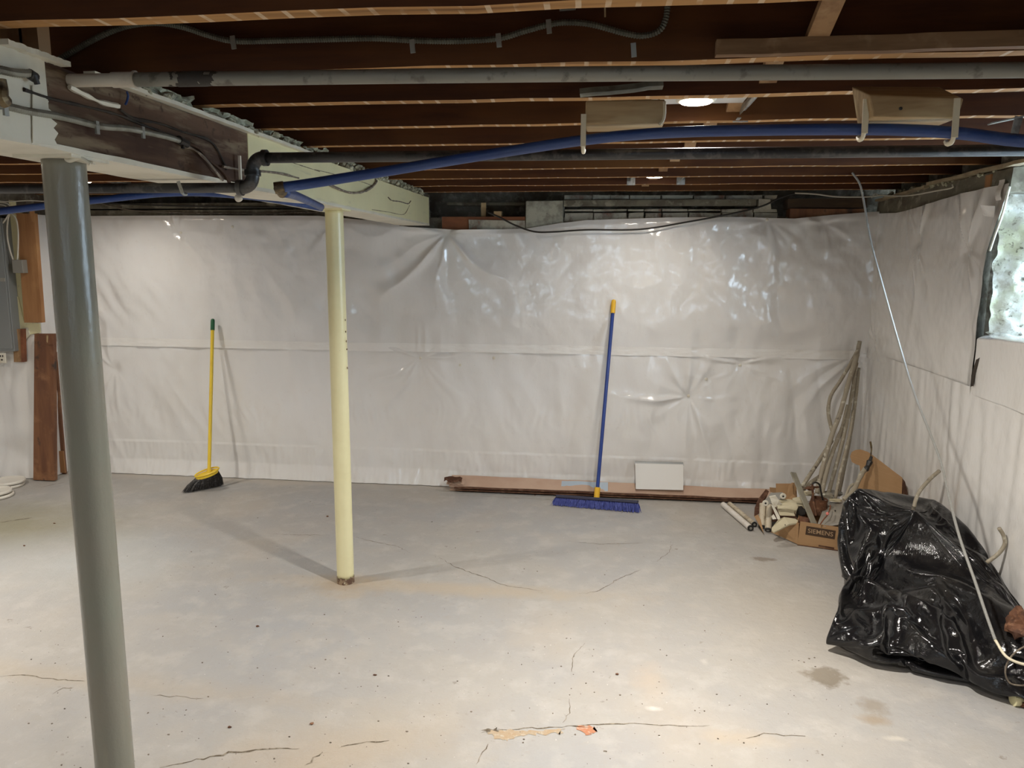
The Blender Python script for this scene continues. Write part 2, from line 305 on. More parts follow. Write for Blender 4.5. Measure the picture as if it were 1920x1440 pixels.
# whitewashed far side of the window opening: lumpy stones
def lump(p, a, s): return a*noise.noise(Vector(p)*s)
jamb = grid(np.linspace(0, .46, 60), np.linspace(WZ0-.02, 2.03, 110),
            lambda u, z: (XR+.005+u, WY1-.012 - abs(lump((u*1.0, 3.1, z), .10, 5.5)) - lump((u, 7.7, z), .022, 22) - .05*min(1, max(0, u-.02)/.1), z))
wst = obj('stone_jamb', jamb, m_reveal, wall_right, smooth=True)
sill = grid(np.linspace(0, .46, 40), np.linspace(WY0, WY1, 90),
            lambda u, y: (XR+.005+u, y, WZ0+.004 + .02*u + abs(lump((u*2, y, 1.), .03, 8))))
obj('stone_sill', sill, m_reveal, wall_right, smooth=True)
obj('stone_jamb', MB().box((XR+.15, WY1-.05, 1.99), (XR+.5, WY1+.0, ZC)).blob((XR+.12, WY1-.03, 2.05), (.09, .05, .07), 3, .3), m_reveal, wall_right, smooth=False)
# window: frame and panes at the outer face
win = struct('window_1', MB().box((XR+.40, WY0, WZ0), (XR+.44, WY0+.05, WZ1)).box((XR+.40, WY1-.05, WZ0), (XR+.44, WY1, WZ1)).box((XR+.40, WY0, WZ0), (XR+.44, WY1, WZ0+.05)).box((XR+.40, WY0, WZ1-.05), (XR+.44, WY1, WZ1))
             .box((XR+.405, (WY0+WY1)/2-.02, WZ0), (XR+.435, (WY0+WY1)/2+.02, WZ1)), m_glassf)
m_glass = bpy.data.materials.new('window_glass'); m_glass.use_nodes = True
nt = m_glass.node_tree; nt.nodes.clear(); _o = nt.nodes.new('ShaderNodeOutputMaterial'); _t = nt.nodes.new('ShaderNodeBsdfTransparent'); _g = nt.nodes.new('ShaderNodeBsdfGlossy')
_g.inputs['Roughness'].default_value = .02; _m = nt.nodes.new('ShaderNodeMixShader'); _m.inputs[0].default_value = .06
nt.links.new(_t.outputs[0], _m.inputs[1]); nt.links.new(_g.outputs[0], _m.inputs[2]); nt.links.new(_m.outputs[0], _o.inputs[0])
for a, b in ((WY0+.05, (WY0+WY1)/2-.02), ((WY0+WY1)/2+.02, WY1-.05)):
    obj('pane', MB().box((XR+.418, a, WZ0+.05), (XR+.422, b, WZ1-.05)), m_glass, win)

# joists, each a piece of the ceiling
JY = [1.50, 1.94, 2.335, 2.755, 3.19, 3.62, 4.045, 4.475, 4.91, 5.335]
for k, y in enumerate([-1.44, -1.02, -.6, -.18, .24, .66, 1.08] + JY):
    t = .043 + .004*random.random()
    mb = MB().bar((XL, y+t/2, 2.22), (1.90 if y < 3.4 else 1.86, y+t/2, 2.22), t, .20, n=40, jit=.0018)
    obj('joist', mb, m_joist, ceiling)
JA = [1.08] + JY
for k in range(len(JA)-1):                             # herringbone bridging between the joists
    y0, y1 = JA[k]+.045, JA[k+1]; x = .49 - .028*k
    obj('bridging', MB().bar((x, y0, 2.305), (x, y1, 2.155), .048, .019, n=2), m_bridge, ceiling)
    obj('bridging', MB().bar((x-.055, y0, 2.14), (x-.055, y1, 2.30), .048, .019, n=2), m_bridge, ceiling)
# furring strip nailed along the second joist, right half
p0, p1 = atY(1342, 92, 1.925), atY(1925, 78, 1.925)
tag(obj('furring_strip', MB().bar((p0.x, 1.925, p0.z), (1.74, 1.925, p0.z+.004), .028, .034, n=30, jit=.0012), m_furr), 'rough tan wood strip nailed along the face of a ceiling joist, top right', 'wood strip')

# ================================================================== LIGHTS (recessed wafer lamps between the joists)
m_lampbody = m_plate
def lamp(x, y, z, label, full=True):
    t = thing('ceiling_light', label, 'ceiling light', (x, y, z+.02))
    obj('lens', MB().lathe((x, y, z), [(.0, -.012), (.045, -.011), (.050, -.006), (.050, .0)], n=40), m_lens, t, smooth=True)
    obj('trim_ring', MB().lathe((x, y, z), [(.050, -.006), (.058, -.006), (.062, .0), (.062, .006), (.05, .006)], n=40), m_white, t, smooth=True)
    obj('mounting_plate', MB().box((x-.11, y-.085, z+.004), (x+.155, y+.085, z+.0065)), m_plate, t)
    for sx in (-.135, .165):
        y0, y1 = y-.155, y+.21
        mb = MB().box((x+sx, y0, z-.012), (x+sx+.003, y1, z+.012)).box((x+sx, y0, z+.0), (x+sx+.018, y1, z+.002))
        mb.box((x+sx-.02, y1-.003, z-.035), (x+sx+.03, y1, z+.02)).box((x+sx-.012, y1-.05, z-.03), (x+sx, y1-.002, z-.028))
        obj('bar_hanger', mb, m_tin, t)
    ld = bpy.data.lights.new('lamp', 'AREA'); ld.shape = 'DISK'; ld.size = .10; ld.energy = LAMP_W*(.20 if y > 4 else 1.42 if y > 2 else .5); ld.color = LAMP_C; ld.spread = radians(150)
    lo = bpy.data.objects.new('lamp', ld); COL.objects.link(lo); lo.location = (x, y, z-.016)
lamp(.262, 2.555, 2.150, 'glowing round recessed ceiling light beside the wood block holding the blue pipe')
lamp(.262, 4.700, 2.150, 'small glowing round recessed ceiling light nearest the back wall')
lamp(.262, .40, 2.150, 'round recessed ceiling light overhead behind the viewer, right row')
for y, n in ((4.70, 'back'), (2.555, 'middle'), (.40, 'front')):
    lamp(-3.35, y, 2.150, 'round recessed ceiling light left of the main beam, %s one of its row' % n)
lamp(.262, -1.6, 2.150, 'unseen recessed ceiling light added for fill at the far front end of the right row')  # extra lamp out of view, added to fill from behind the viewer
lamp(-3.35, -1.6, 2.150, 'unseen recessed ceiling light added for fill at the far front end of the left row')  # its twin in the left row, added for fill too

# ================================================================== MAIN BEAM AND POSTS
BX0, BX1, BZ0, BZ1, BYE = -1.45, -1.245, 1.895, 2.085, 5.37
# painted / bare zones along the beam, each its own part
ya, yb = atX(95, 240, BX1).y, atX(466, 300, BX1).y
t = thing('main_beam', 'long timber main beam under the joists, half cream painted and half bare rotten wood', 'beam', ((BX0+BX1)/2, 3.5, BZ0))
def bsec(y0, y1, z0, z1, x1, jx=.003, ends=(0, 0)):
    n = max(2, int((y1-y0)/.05)); us = np.linspace(y0, y1, n); mb = MB()
    V = []
    for j, y in enumerate(us):
        w_ = .004*noise.noise(Vector((y*4, 0, 0)))
        for q, (x, z) in enumerate(((BX0, z0), (x1, z0), (x1, z1), (BX0, z1))):
            V.append((x+w_+jx*noise.noise(Vector((y*9, q, 3))), y + (ends[0] if j == 0 else 0)*noise.noise(Vector((q*3.3, z*20, 0))), z+jx*noise.noise(Vector((y*7, q, 9)))))
    Fc = [(4*i+k, 4*i+4+k, 4*i+4+(k+1) % 4, 4*i+(k+1) % 4) for i in range(n-1) for k in range(4)] + [(0, 1, 2, 3), (4*n-1, 4*n-2, 4*n-3, 4*n-4)]
    return mb.add(V, Fc)
obj('painted_near_section', bsec(YF, ya, BZ0+.012, BZ1, BX1), m_creamw, t, label='cream painted near section of the beam')
obj('bare_middle_section', bsec(ya, yb, BZ0+.012, BZ1-.002, BX1-.004, .007), m_rot, t, label='dark bare rotten section of the beam with splits')
obj('painted_far_section', bsec(yb, BYE, BZ0+.012, BZ1, BX1), m_cream, t, label='cream painted far section of the beam')
obj('bottom_board', bsec(YF, BYE, BZ0, BZ0+.013, BX1+.002), m_creamw, t, label='cream painted underside board of the beam')
obj('paint_edge', MB().sheet([atX(x, y, BX1+.0015) for x, y in ((60, 160), (84, 170), (78, 178), (90, 190), (86, 200), (97, 210), (94, 222), (106, 232), (99, 240), (108, 250), (101, 262), (108, 275), (60, 268))], (1, 0, 0), .002), m_creamw, t, fix=True, label='ragged edge of the cream paint')
# overhanging painted lip along the top edge
lip = MB()
for a, b in ((atX(0, 100, BX1).y, atX(120, 140, BX1).y), (atX(165, 150, BX1).y, atX(590, 300, BX1).y)):
    lip.bar((BX1+.005, a, BZ1+.004), (BX1+.005, b, BZ1+.004), .03, .011, n=24, jit=.0012)
obj('painted_lip', lip, m_creamw, t, label='thin pale painted lip along the top edge')
# splits in the bare wood and in the paint
def split(pts, r, mt=m_crack, dx=.002, name='split'):
    q = [atX(x, y, BX1+dx) for x, y in pts]
    obj(name, MB().tube(q, r, n=5, smooth=5, wob=.9), mt, t)
split([(45, 168), (95, 185), (160, 200), (220, 215), (270, 235), (330, 258), (372, 285), (395, 305)], .0035, m_blackbox)
split([(225, 205), (250, 222), (300, 232), (345, 248), (390, 262), (410, 285), (425, 318)], .004, m_blackbox)
split([(350, 268), (372, 278), (392, 300), (418, 322), (430, 345)], .006, m_rot)
split([(130, 163), (160, 178), (190, 192), (222, 199)], .006, m_creamw, .004, 'peeling_strip')
split([(590, 318), (620, 325), (650, 333), (690, 345), (700, 352)], .0016, m_crack)
split([(697, 393), (730, 398), (757, 402), (768, 385)], .0014, m_crack)
split([(728, 370), (735, 376), (750, 378), (765, 382), (770, 377)], .003, m_cabled, .004)
split([(600, 322), (570, 312), (548, 305)], .0016, m_crack)
obj('end_cap', MB().box((BX0-.006, BYE, BZ0-.002), (BX1+.004, BYE+.01, BZ1+.02)), m_dusty, t)
# plaster rubble lying on the beam beside each joist
rb = MB()
for k in range(420):
    y = random.uniform(2.0, 5.2); j = min(JY, key=lambda q: abs(q+.2-y)); y = y if random.random() < .5 else j+random.uniform(.05, .36)
    r = random.uniform(.004, .017); rb.blob((BX1 - random.uniform(.0, .075)+.012, y, BZ1+.008+random.uniform(0, .03)*random.random()), (r, r*1.2, r*.8), 1, .35)
obj('rubble', rb, m_debris, t, kind='stuff', label='crumbs of old plaster lying along the top of the beam')
fill = MB()
for a, b in zip(JY[1:-1], JY[2:]):                     # broken mortar between the joists, on the beam
    fill.add(*(lambda g: (g.v, g.f))(grid(np.linspace(a+.05, b-.01, 22), np.linspace(0, .05, 6), lambda y, s: (BX1-.03+.02*noise.noise(Vector((y*30, s*60, 1))), y, BZ1+s+.03*max(0, noise.noise(Vector((y*14, 5, 5))))))))
obj('mortar_fill', fill, m_debris, t)
# black wire ties hanging off the lip and nails
obj('wire_tie', MB().tube([atX(238, 172, BX1+.012), atX(240, 180, BX1+.014), atX(238, 190, BX1+.012), atX(235, 196, BX1+.01)], .003, n=6), m_blue, t)
obj('white_slat', MB().bar(atX(449, 292, BX1+.016), atX(451, 340, BX1+.016), .008, .008), m_white, t, label='short white plastic slat on the beam face')

def post(name, label, x, y, r, mt, topz, plate):
    t = thing(name, label, 'support post', (x, y, 0))
    obj('shaft', MB().lathe((x, y, 0), [(r, .03)]+[(r+.0006*noise.noise(Vector((0, 0, z*9))), z) for z in np.linspace(.05, topz-.02, 60)]+[(r, topz)], n=48), mt, t, smooth=True)
    return t
t = post('steel_post', 'near grey painted steel support post at the left under the bare beam', -1.318, 1.785, .0485, m_greypost, BZ0-.004, 0)
obj('top_plate', MB().box((-1.40, 1.72, BZ0-.008), (-1.25, 1.86, BZ0)), m_creamw, t)
p = atX(140, 298, -1.275)
obj('welded_tab', MB().bar(p+Vector((-.02, 0, .0)), p+Vector((.035, .02, -.008)), .022, .006).tube([p+Vector((-.02, -.012, .002)), p+Vector((-.002, -.016, -.006)), p+Vector((.02, -.01, 0)), p+Vector((.04, .0, -.012))], .005, n=8), m_creamw, t, label='cream painted tab at the post head')
obj('base_plate', MB().lathe((-1.318, 1.785, 0), [(.0, 0), (.06, 0), (.06, .012), (.05, .035)], n=32), m_rust, t)
t = post('steel_post', 'slim cream painted steel support post in the middle of the floor', -1.312, 3.655, .0435, m_creampost, BZ0-.004, 0)
obj('top_plate', MB().box((-1.38, 3.59, BZ0-.008), (-1.25, 3.72, BZ0)), m_cream, t)
rb = MB()
V = grid(np.linspace(0, 2*pi, 49), np.linspace(0, 1, 8), lambda a, s: (-1.312+(.0445+.0015*noise.noise(Vector((cos(a)*5, sin(a)*5, s*4))))*cos(a), 3.655+(.0445+.0015*noise.noise(Vector((cos(a)*5, sin(a)*5, s*4))))*sin(a), s*(.034+.014*noise.noise(Vector((cos(a)*3, sin(a)*3, 2))))))
obj('rusted_foot', V, m_rust, t, smooth=True, label='rusted bare metal band at the post foot')
for x, y in ((648, 600), (649, 622), (650, 640), (651, 655), (652, 690)):
    q = atY(x, y, 3.632); obj('paint_chip', MB().blob(q+Vector((-.003, .004, 0)), (.003, .003, .006), 1, .3), m_rust, t)

# ================================================================== WHITE PLASTIC SHEETS
YP = 5.44
top_px = [(40, 404), (180, 405), (330, 404), (600, 405), (700, 414), (770, 426), (860, 431), (985, 429), (1040, 420), (1100, 413), (1250, 408), (1400, 407), (1450, 409), (1490, 410), (1560, 403), (1640, 397)]
tw = [atY(x, y, YP) for x, y in top_px]; TX = [q.x for q in tw]; TZ = [q.z for q in tw]
def ztop(x): return float(np.interp(x, TX, TZ))
def pin(x, y, A=.028, R_=.5, k=9, ph=0.): q = atY(x, y, YP); return (q.x, q.z, A, R_, k, ph)
PU = [pin(335, 436, .03, .35, 7, .5), pin(838, 436, .06, 1.1, 13, 1.1), pin(1440, 412, .035, .55, 8, .3), pin(640, 410, .02, .4, 7), pin(1545, 420, .04, .4, 6, 2.), pin(1180, 410, .015, .5, 6), pin(215, 560, .012, .3, 6), pin(1320, 520, .012, .25, 5)]
PLW = [pin(215, 692, .035, .75, 12, .2), pin(787, 672, .035, .8, 13, 1.), pin(1290, 745, .04, .6, 12, .4), pin(1388, 683, .03, .5, 10, 2.), pin(1325, 712, .02, .25, 9), pin(1600, 665, .05, .7, 12, .7), pin(1010, 665, .012, .4, 8, 0)]
def pleats(x, z, pins):
    d = 0.
    for (px, pz, A, Rr, k, ph) in pins:
        dx, dz = x-px, z-pz; r = math.hypot(dx, dz)
        if r > Rr*2.4: continue
        th = math.atan2(dz, dx) + .35*noise.noise(Vector((x*2.5, z*2.5, ph)))
        rid = 1-abs(2*((th*k/(2*pi)+ph) % 1)-1); rid = rid**1.6*max(0, .7+2.6*noise.noise(Vector((math.cos(th)*1.7+9, math.sin(th)*1.7, ph*3))))
        amp = min(1, r/.16)*math.exp(-r/(Rr*.45))*(.55+.9*noise.noise(Vector((math.cos(th)*2, math.sin(th)*2, ph+4))))
        d += A*rid*amp*1.0
        d -= A*.45*math.exp(-(r/.05)**2)
    return d
def n3(x, z, s, o): return noise.noise(Vector((x*s, z*s, o)))
def upper_d(x, z):
    d = .022 + .034*n3(x, z, 1.1, 1) + .016*n3(x*1.6, z*.9, 3.5, 2) + .022*(.5-abs(n3(x*1.4+z*.5, z*.8, 4.2, 23)))*max(0, .3+1.6*n3(x, z, 1.4, 24)) + .0045*n3(x, z, 13, 3) + .0022*abs(n3(x*1.2, z*.7, 26, 4))
    d += pleats(x, z, PU)
    d += (.006*n3(x, z*1.2, 11, 45)+.0028*n3(x, z, 28, 46))*math.exp(-((x+2.25)/.42)**2-((z-1.80)/.16)**2)
    s = x+.7*z; f = min(1, max(0, (-3.0-x)/.4))       # slanting ripples at the left
    d += .009*f*sin(s*42+3*n3(x, z, 3, 5))*max(0, n3(x, z, 2.2, 6)+.35)
    f = min(1, max(0, (x-.5)/.5)); d += .014*f*max(0, sin((x*1.0+z*.35)*17+2.5*n3(x, z, 2, 7)))*math.exp(-abs(z-1.25)/.35)
    if z < 1.075: d += .002                                       # folded hem at the seam
    e = (z-(ztop(x)-.03))/.03
    if e > 0: d -= .012*e
    return max(d*.9, .0)
def lower_d(x, z):
    d = .020 + .026*n3(x, z, 1.2, 11) + .014*n3(x*2, z*.8, 4, 12) + .020*(.5-abs(n3(x*1.8+z*.7, z*.6, 4, 27)))*max(0, .3+1.6*n3(x, z, 1.4, 28)) + .0022*n3(x, z, 14, 13)
    d += pleats(x, z, PLW)
    f = min(1, max(0, (x-.55)/.7))                                # hanging folds towards the right corner
    d += .020*f*abs(sin((x*1.0+z*.30)*13+2.2*n3(x, z*.5, 2, 14)))*(.35+.65*min(1, (1.06-z)/.5))
    f = math.exp(-((z-.52)/.10)**2); d += .0035*f*sin(x*95+6*n3(x, z, 6, 15))*(.5+n3(x, z, 2, 19))      # row of small dimples
    if z < .27: d += .004 + .005*n3(x*6, z*1.5, 6, 16)                # extra skirt strip with gathered edge
    if z < .12: d += (.12-z)*.25 + .010*n3(x*2, z, 9, 17)*(.12-z)/.12
    return max(d*.85, .0)
xs = np.linspace(-4.17, 1.785, 620)
def seam_depth(x, z):
    k = min(1, max(0, (z-1.05)/.22)); k = k*k*(3-2*k); return upper_d(x, z)*k + (1-k)*(lower_d(x, 1.05)-.008)
def up_pt(x, s): z = 1.045 + s*(ztop(x)-1.045); return (x, YP-seam_depth(x, z), z)
up = obj('plastic_sheet', grid(xs, np.linspace(0, 1, 110), up_pt), m_poly, smooth=True)
obj('corner_wrap', grid(np.linspace(5.225, 5.46, 14), np.linspace(.004, 1.975, 60), lambda y, z: (-4.172+.012*n3(y*3, z, 3, 71)+.006*n3(y, z, 9, 72), y, z)), m_poly, up, smooth=True, label='end of the plastic sheet wrapped round the pier')
tag(up, 'upper white plastic sheet hung across the back wall, glossy and wrinkled', 'plastic sheet')
lowr = obj('plastic_sheet', grid(xs, np.linspace(.004, 1.06, 120), lambda x, z: (x, YP+.012-(lower_d(x, z) if z < .85 else lower_d(x, .85+(z-.85)*1.0)), z)), m_poly, smooth=True)
tag(lowr, 'lower white plastic sheet across the back wall down to the floor behind the two brooms', 'plastic sheet')
tp = grid(np.linspace(-3.95, 1.70, 500), np.linspace(1.000, 1.062, 7), lambda x, z: (x, YP-.0035-seam_depth(x, 1.055) - .0025*n3(x*3, z*9, 6, 21), z+.006*n3(x, 0, .7, 22)))
obj('seam_tape', tp, m_tape, up, smooth=True, label='long glossy strip of tape along the seam')
for x, y in ((335, 436), (1440, 412), (436, 425)):
    q = atY(x, y, YP-.03); obj('fastener', MB().lathe((q.x, YP-upper_d(q.x, q.z)-.001, q.z), [(.0, 0), (.010, .0), (.009, .003), (0, .005)], axis=(0, -1, 0), n=12), m_white, up)
for x, y in ((1292, 744), (1389, 686), (787, 672), (925, 672), (862, 685), (1325, 712)):
    q = atY(x, y, YP-.03); obj('fastener', MB().lathe((q.x, YP+.010-lower_d(q.x, q.z)-.001, q.z), [(.0, 0), (.011, .0), (.010, .003), (0, .005)], axis=(0, -1, 0), n=12), m_white, lowr)
# left, in front of the projecting pier under the electrical panel
lf = obj('plastic_sheet', grid(np.linspace(-5.25, -4.185, 120), np.linspace(.004, 1.10, 80), lambda x, z: (x, 5.215-.03*abs(n3(x*3, z*.6, 2.4, 31))-.01*n3(x, z, 7, 32)-(.03*(.15-z)/.15 if z < .15 else 0), z)), m_poly, smooth=True)
tag(lf, 'white plastic sheet at the far left below the grey electrical panel', 'plastic sheet')
# right wall: sheet from the corner to the window, lower sheet, sill sheet
XS = 1.765
def zt_r(y): return float(np.interp(y, [3.6, 3.9, 4.4, 4.75, 5.1, 5.5], [2.0, 2.0, 1.985, 1.965, 1.955, 1.975]))
def edge_y(z): return float(np.interp(z, [1.02, 1.15, 1.3, 1.45, 1.6, 1.68, 1.8, 1.9, 2.0], [3.89, 3.885, 3.87, 3.865, 3.872, 3.865, 3.80, 3.75, 3.715]))
def rpin(x, y, A, Rr, k, ph): q = atX(x, y, XS); return (q.y, q.z, A, Rr, k, ph)
PR = [rpin(1722, 452, .035, .55, 10, .2), rpin(1815, 470, .03, .5, 9, .6), rpin(1640, 640, .02, .5, 8, .9), rpin(1700, 380, .02, .3, 7, 0)]
def r_up(s, v):
    z = 1.02 + v*(zt_r(4.5)-1.02); y0 = edge_y(z); y = y0 + s*(5.475-y0); z = 1.02 + v*(zt_r(y)-1.02)
    d = .018+.016*n3(y, z, 1.8, 41)+.005*n3(y, z, 6, 42)+.0015*n3(y, z, 20, 43)+pleats(y, z, PR)
    if s < .04: d += .012*(1-s/.04)
    return (XS-max(d, .0)+.01, y, z)
ru = obj('plastic_sheet', grid(np.linspace(0, 1, 170), np.linspace(0, 1, 130), r_up), m_poly, smooth=True)
tag(ru, 'upper white plastic sheet on the right wall between the corner and the window', 'plastic sheet')
def r_lo(y, z):
    d = .012+.020*n3(y, z*.5, 1.6, 51)+.010*abs(n3(y*3.0, z*.35, 3, 52))+.0015*n3(y, z, 18, 53)+.006*abs(sin(y*14+2*n3(y, z, 1.5, 54)))*max(0, 1-z/1.0)
    if z < .15: d += (.15-z)*.3
    return (XS-max(0, d), y, z)
rl = obj('plastic_sheet', grid(np.linspace(-1.2, 5.475, 420), np.linspace(.004, 1.065, 90), r_lo), m_poly, smooth=True)
tag(rl, 'lower white plastic sheet on the right wall down to the floor behind the black bag', 'plastic sheet')
def r_sill(y, s):                                    # up the wall, then folded over the stone sill
    h = .05; zw = 1.32+.012*n3(y, 0, 5, 61) - .02*max(0, (y-3.5)/.3)
    if s < .6: z = 1.03 + (zw-1.03)*s/.6; return (XS-.018-.012*n3(y, z, 4, 62)-.02*(s/.6)**3, y - (.0 if s > .3 else 0) + (.055*(1-s/.6) if y > 3.72 else 0)*(y-3.72)/.1, z)
    q = (s-.6)/.4; return (XS-.038+.30*q**1.3, y, zw+.028*sin(min(1, q*3)*pi/2)-.03*q+.018*n3(y, q, 6, 63)*q)
rs = obj('plastic_sheet', grid(np.linspace(1.0, 3.83, 200), np.linspace(0, 1, 60), r_sill), m_poly, smooth=True)
tag(rs, 'white plastic sheet folded over the stone window sill at the right edge', 'plastic sheet')
# loose tape flap and torn slit by the window
q = atX(1862, 385, XS-.03)
obj('tape_flap', grid(np.linspace(0, 1, 12), np.linspace(0, 1, 8), lambda u, v: (XS-.035-.03*sin(u*2.2)*v, q.y-.03+.10*u, q.z-.055+.05*v+.012*u)), m_tape, ru, smooth=True, label='loose curling end of clear tape')
obj('tape_flap', grid(np.linspace(0, 1, 6), np.linspace(0, 1, 10), lambda u, v: (XS-.022-.006*sin(v*5), q.y-.055+.05*u, q.z+.02+.09*v)), m_tape, ru, smooth=True, label='strip of clear tape on the sheet')
obj('edge_strip', MB().tube([atX(1893, 350, XS-.012), atX(1880, 400, XS-.012), atX(1866, 440, XS-.012), atX(1856, 470, XS-.010)], .0055, n=6), m_creamw, ru, smooth=True, label='cream folded edge of the sheet')
obj('slit', MB().sheet([atX(x, y, XS-.028) for x, y in ((1836, 655), (1838, 668), (1828, 700), (1824, 724), (1821, 724), (1821, 704), (1832, 668))], (1, 0, 0), .003), m_blackbox, rs, label='dark torn slit at the sheet corner')
# ================================================================== TOP OF THE BACK WALL AND OF THE RIGHT WALL
def slab(name, x0, y0, x1, y1, Y, depth, mt, parent=None, jit=0., **k):   # a board or block seen front-on, real thickness
    a, b = atY(x0, y1, Y), atY(x1, y0, Y)
    m = MB().box((a.x, Y, a.z), (b.x, Y+depth, b.z))
    if jit: m.v = [(x+random.uniform(-jit, jit), y+random.uniform(-jit, jit), z+random.uniform(-jit, jit)) for x, y, z in m.v]
    return obj(name, m, mt, parent, **k)
tag(slab('concrete_block', 985, 377, 1056, 440, 5.455, .16, m_block2, jit=.006, bevel=.006), 'pitted grey concrete block above the back plastic sheet', 'concrete block')
t = wall_back
xs_ = [1057, 1112, 1176, 1208, 1240, 1290, 1352, 1412, 1458]
for a, b in zip(xs_[:-1], xs_[1:]): slab('brick', a+1.2, 392, b-1.2, 398 if a > 1300 else 396, 5.492, .1, m_brick, t, jit=.003)
for a, b in zip(xs_[:-1], xs_[1:]): slab('brick', a+2, 399, b-.6, 416, 5.497, .1, m_brick, t, jit=.003)
for a, b in zip([1057, 1110, 1145, 1180, 1240, 1300, 1360, 1432], [1110, 1145, 1180, 1240, 1300, 1360, 1430, 1458]): slab('brick', a+1, 366, b-1, 373.5, 5.505, .1, m_brick, t, jit=.003)
slab('board', 1057, 373.5, 1418, 387, 5.46, .03, m_dusty, t, jit=.002, label='grey weathered board set along the bricks')
slab('brick', 1423, 372, 1446, 391, 5.47, .08, m_brick, t, jit=.006)
t = thing('rim_timbers', 'dark rough timbers above the back plastic sheet near the right corner', 'timber', atY(1540, 400, 5.5))
slab('timber', 1476, 372, 1625, 391, 5.47, .12, m_dark, t, jit=.004); slab('timber', 1480, 391.5, 1620, 412, 5.455, .12, m_oak if 0 else m_plank, t, jit=.004)
tag(slab('red_brown_board', 829, 406, 985, 437, 5.462, .03, m_rustbrd, jit=.003), 'red brown board with peeling edge above the back plastic beside the beam end', 'board')
tag(slab('plaster_patch', 880, 413, 984, 430, 5.452, .010, m_brick, jit=.006), 'pale flaking plaster strip on the red brown board', 'plaster strip')
tag(slab('slat', 902, 380, 911, 408, 5.52, .015, m_pine), 'thin upright pale slat in the dark gap above the back plastic', 'slat')
tag(slab('slat', 926, 396, 940, 409, 5.475, .05, m_pine), 'short chunky wood offcut sitting on the red brown board', 'wood offcut')
tag(slab('rim_timber', 838, 379, 984, 386, 5.60, .03, m_dusty, jit=.004), 'dusty horizontal strip in the dark gap right of the beam end', 'timber')
tag(slab('rim_timber', 120, 378, 800, 391, 5.47, .10, m_dusty, jit=.004), 'dusty upper timber above the left part of the back plastic', 'timber')
tag(slab('rim_timber', 120, 392, 800, 412, 5.475, .10, m_rustbrd if 0 else m_dusty, jit=.004), 'dusty lower timber above the left part of the back plastic, under the upper one', 'timber')
for k, pts in enumerate(([(150, 379), (300, 385), (440, 388), (560, 390), (640, 396)], [(150, 368), (230, 392), (330, 399), (470, 400), (600, 398)])):
    tag(obj('wire', MB().tube([atY(x, y, 5.455) for x, y in pts], .0055 if k == 0 else .004, n=6), m_cable if k == 0 else m_cabled), ['dark wire running along the timbers above the left part of the back plastic', 'thin dusty wire sagging below the dark wire above the left back plastic'][k], 'wire')
# dangling black wire across the top of the back sheet
pts = [(915, 398), (938, 408), (965, 422), (1000, 434), (1035, 435), (1100, 431), (1200, 430), (1290, 416), (1380, 399), (1430, 386), (1460, 372), (1490, 362)]
tag(obj('wire', MB().tube([atY(x, y, 5.36) for x, y in pts], .0058, n=8), m_cable), 'black wire drooping across the top edge of the back plastic sheet', 'wire')
pts = [(1490, 362), (1530, 364), (1570, 369), (1625, 369), (1652, 366)]
tag(obj('wire', MB().tube([atY(x, y, 5.36) for x, y in pts], .0045, n=8), m_cablew), 'pale wire continuing from the black wire towards the right corner', 'wire')
pts = [(1634, 371), (1640, 363), (1652, 366), (1700, 367), (1760, 357), (1785, 352), (1786, 346)]
tag(obj('wire', MB().tube([atX(x, y, 1.735) for x, y in pts], .004, n=6), m_cablew), 'thin white wire tacked along the sill above the right plastic sheet', 'wire')
# sill timber on the right wall
t = thing('sill_timber', 'dusty old sill timber on top of the right wall above the plastic', 'timber', (1.82, 4.6, 1.98))
mb = MB(); ys = np.linspace(3.75, 5.48, 60)
V = []
for y in ys:
    zb = 1.965-.03*max(0, (y-4.6)); a = .006*noise.noise(Vector((0, y*9, 1)))
    for x, z in ((1.765+a, zb), (1.93, zb), (1.93, 2.075+a), (1.772-a, 2.07+a)): V.append((x, y, z))
mb.add(V, [(4*i+k, 4*i+(k+1) % 4, 4*i+4+(k+1) % 4, 4*i+4+k) for i in range(59) for k in range(4)] + [(3, 2, 1, 0), (236, 237, 238, 239)])
obj('timber', mb, m_dusty, t)
obj('cap_strip', MB().bar((1.775, 3.2, 2.085), (1.765, 4.62, 2.083), .05, .016, n=20, jit=.002), m_sillcap, t, label='pale strip along the top of the sill')
obj('cap_strip', MB().bar((1.77, 4.66, 2.070), (1.76, 5.42, 2.055), .05, .014, n=14, jit=.003), m_sillcap, t)
obj('end_block', MB().box((1.762, 3.93, 1.985), (1.80, 3.985, 2.06)), m_oak, t, label='orange brown wood block at the near end of the sill')
rb = MB()
for k in range(60): rb.blob((1.765+random.uniform(-.01, .03), random.uniform(3.9, 5.3), 2.075+random.uniform(-.01, .012)), random.uniform(.005, .016), 1, .4)
obj('rubble', rb, m_debris, t, kind='stuff')

# ================================================================== PIPES
def P_(pts): return [Vector(p) for p in pts]
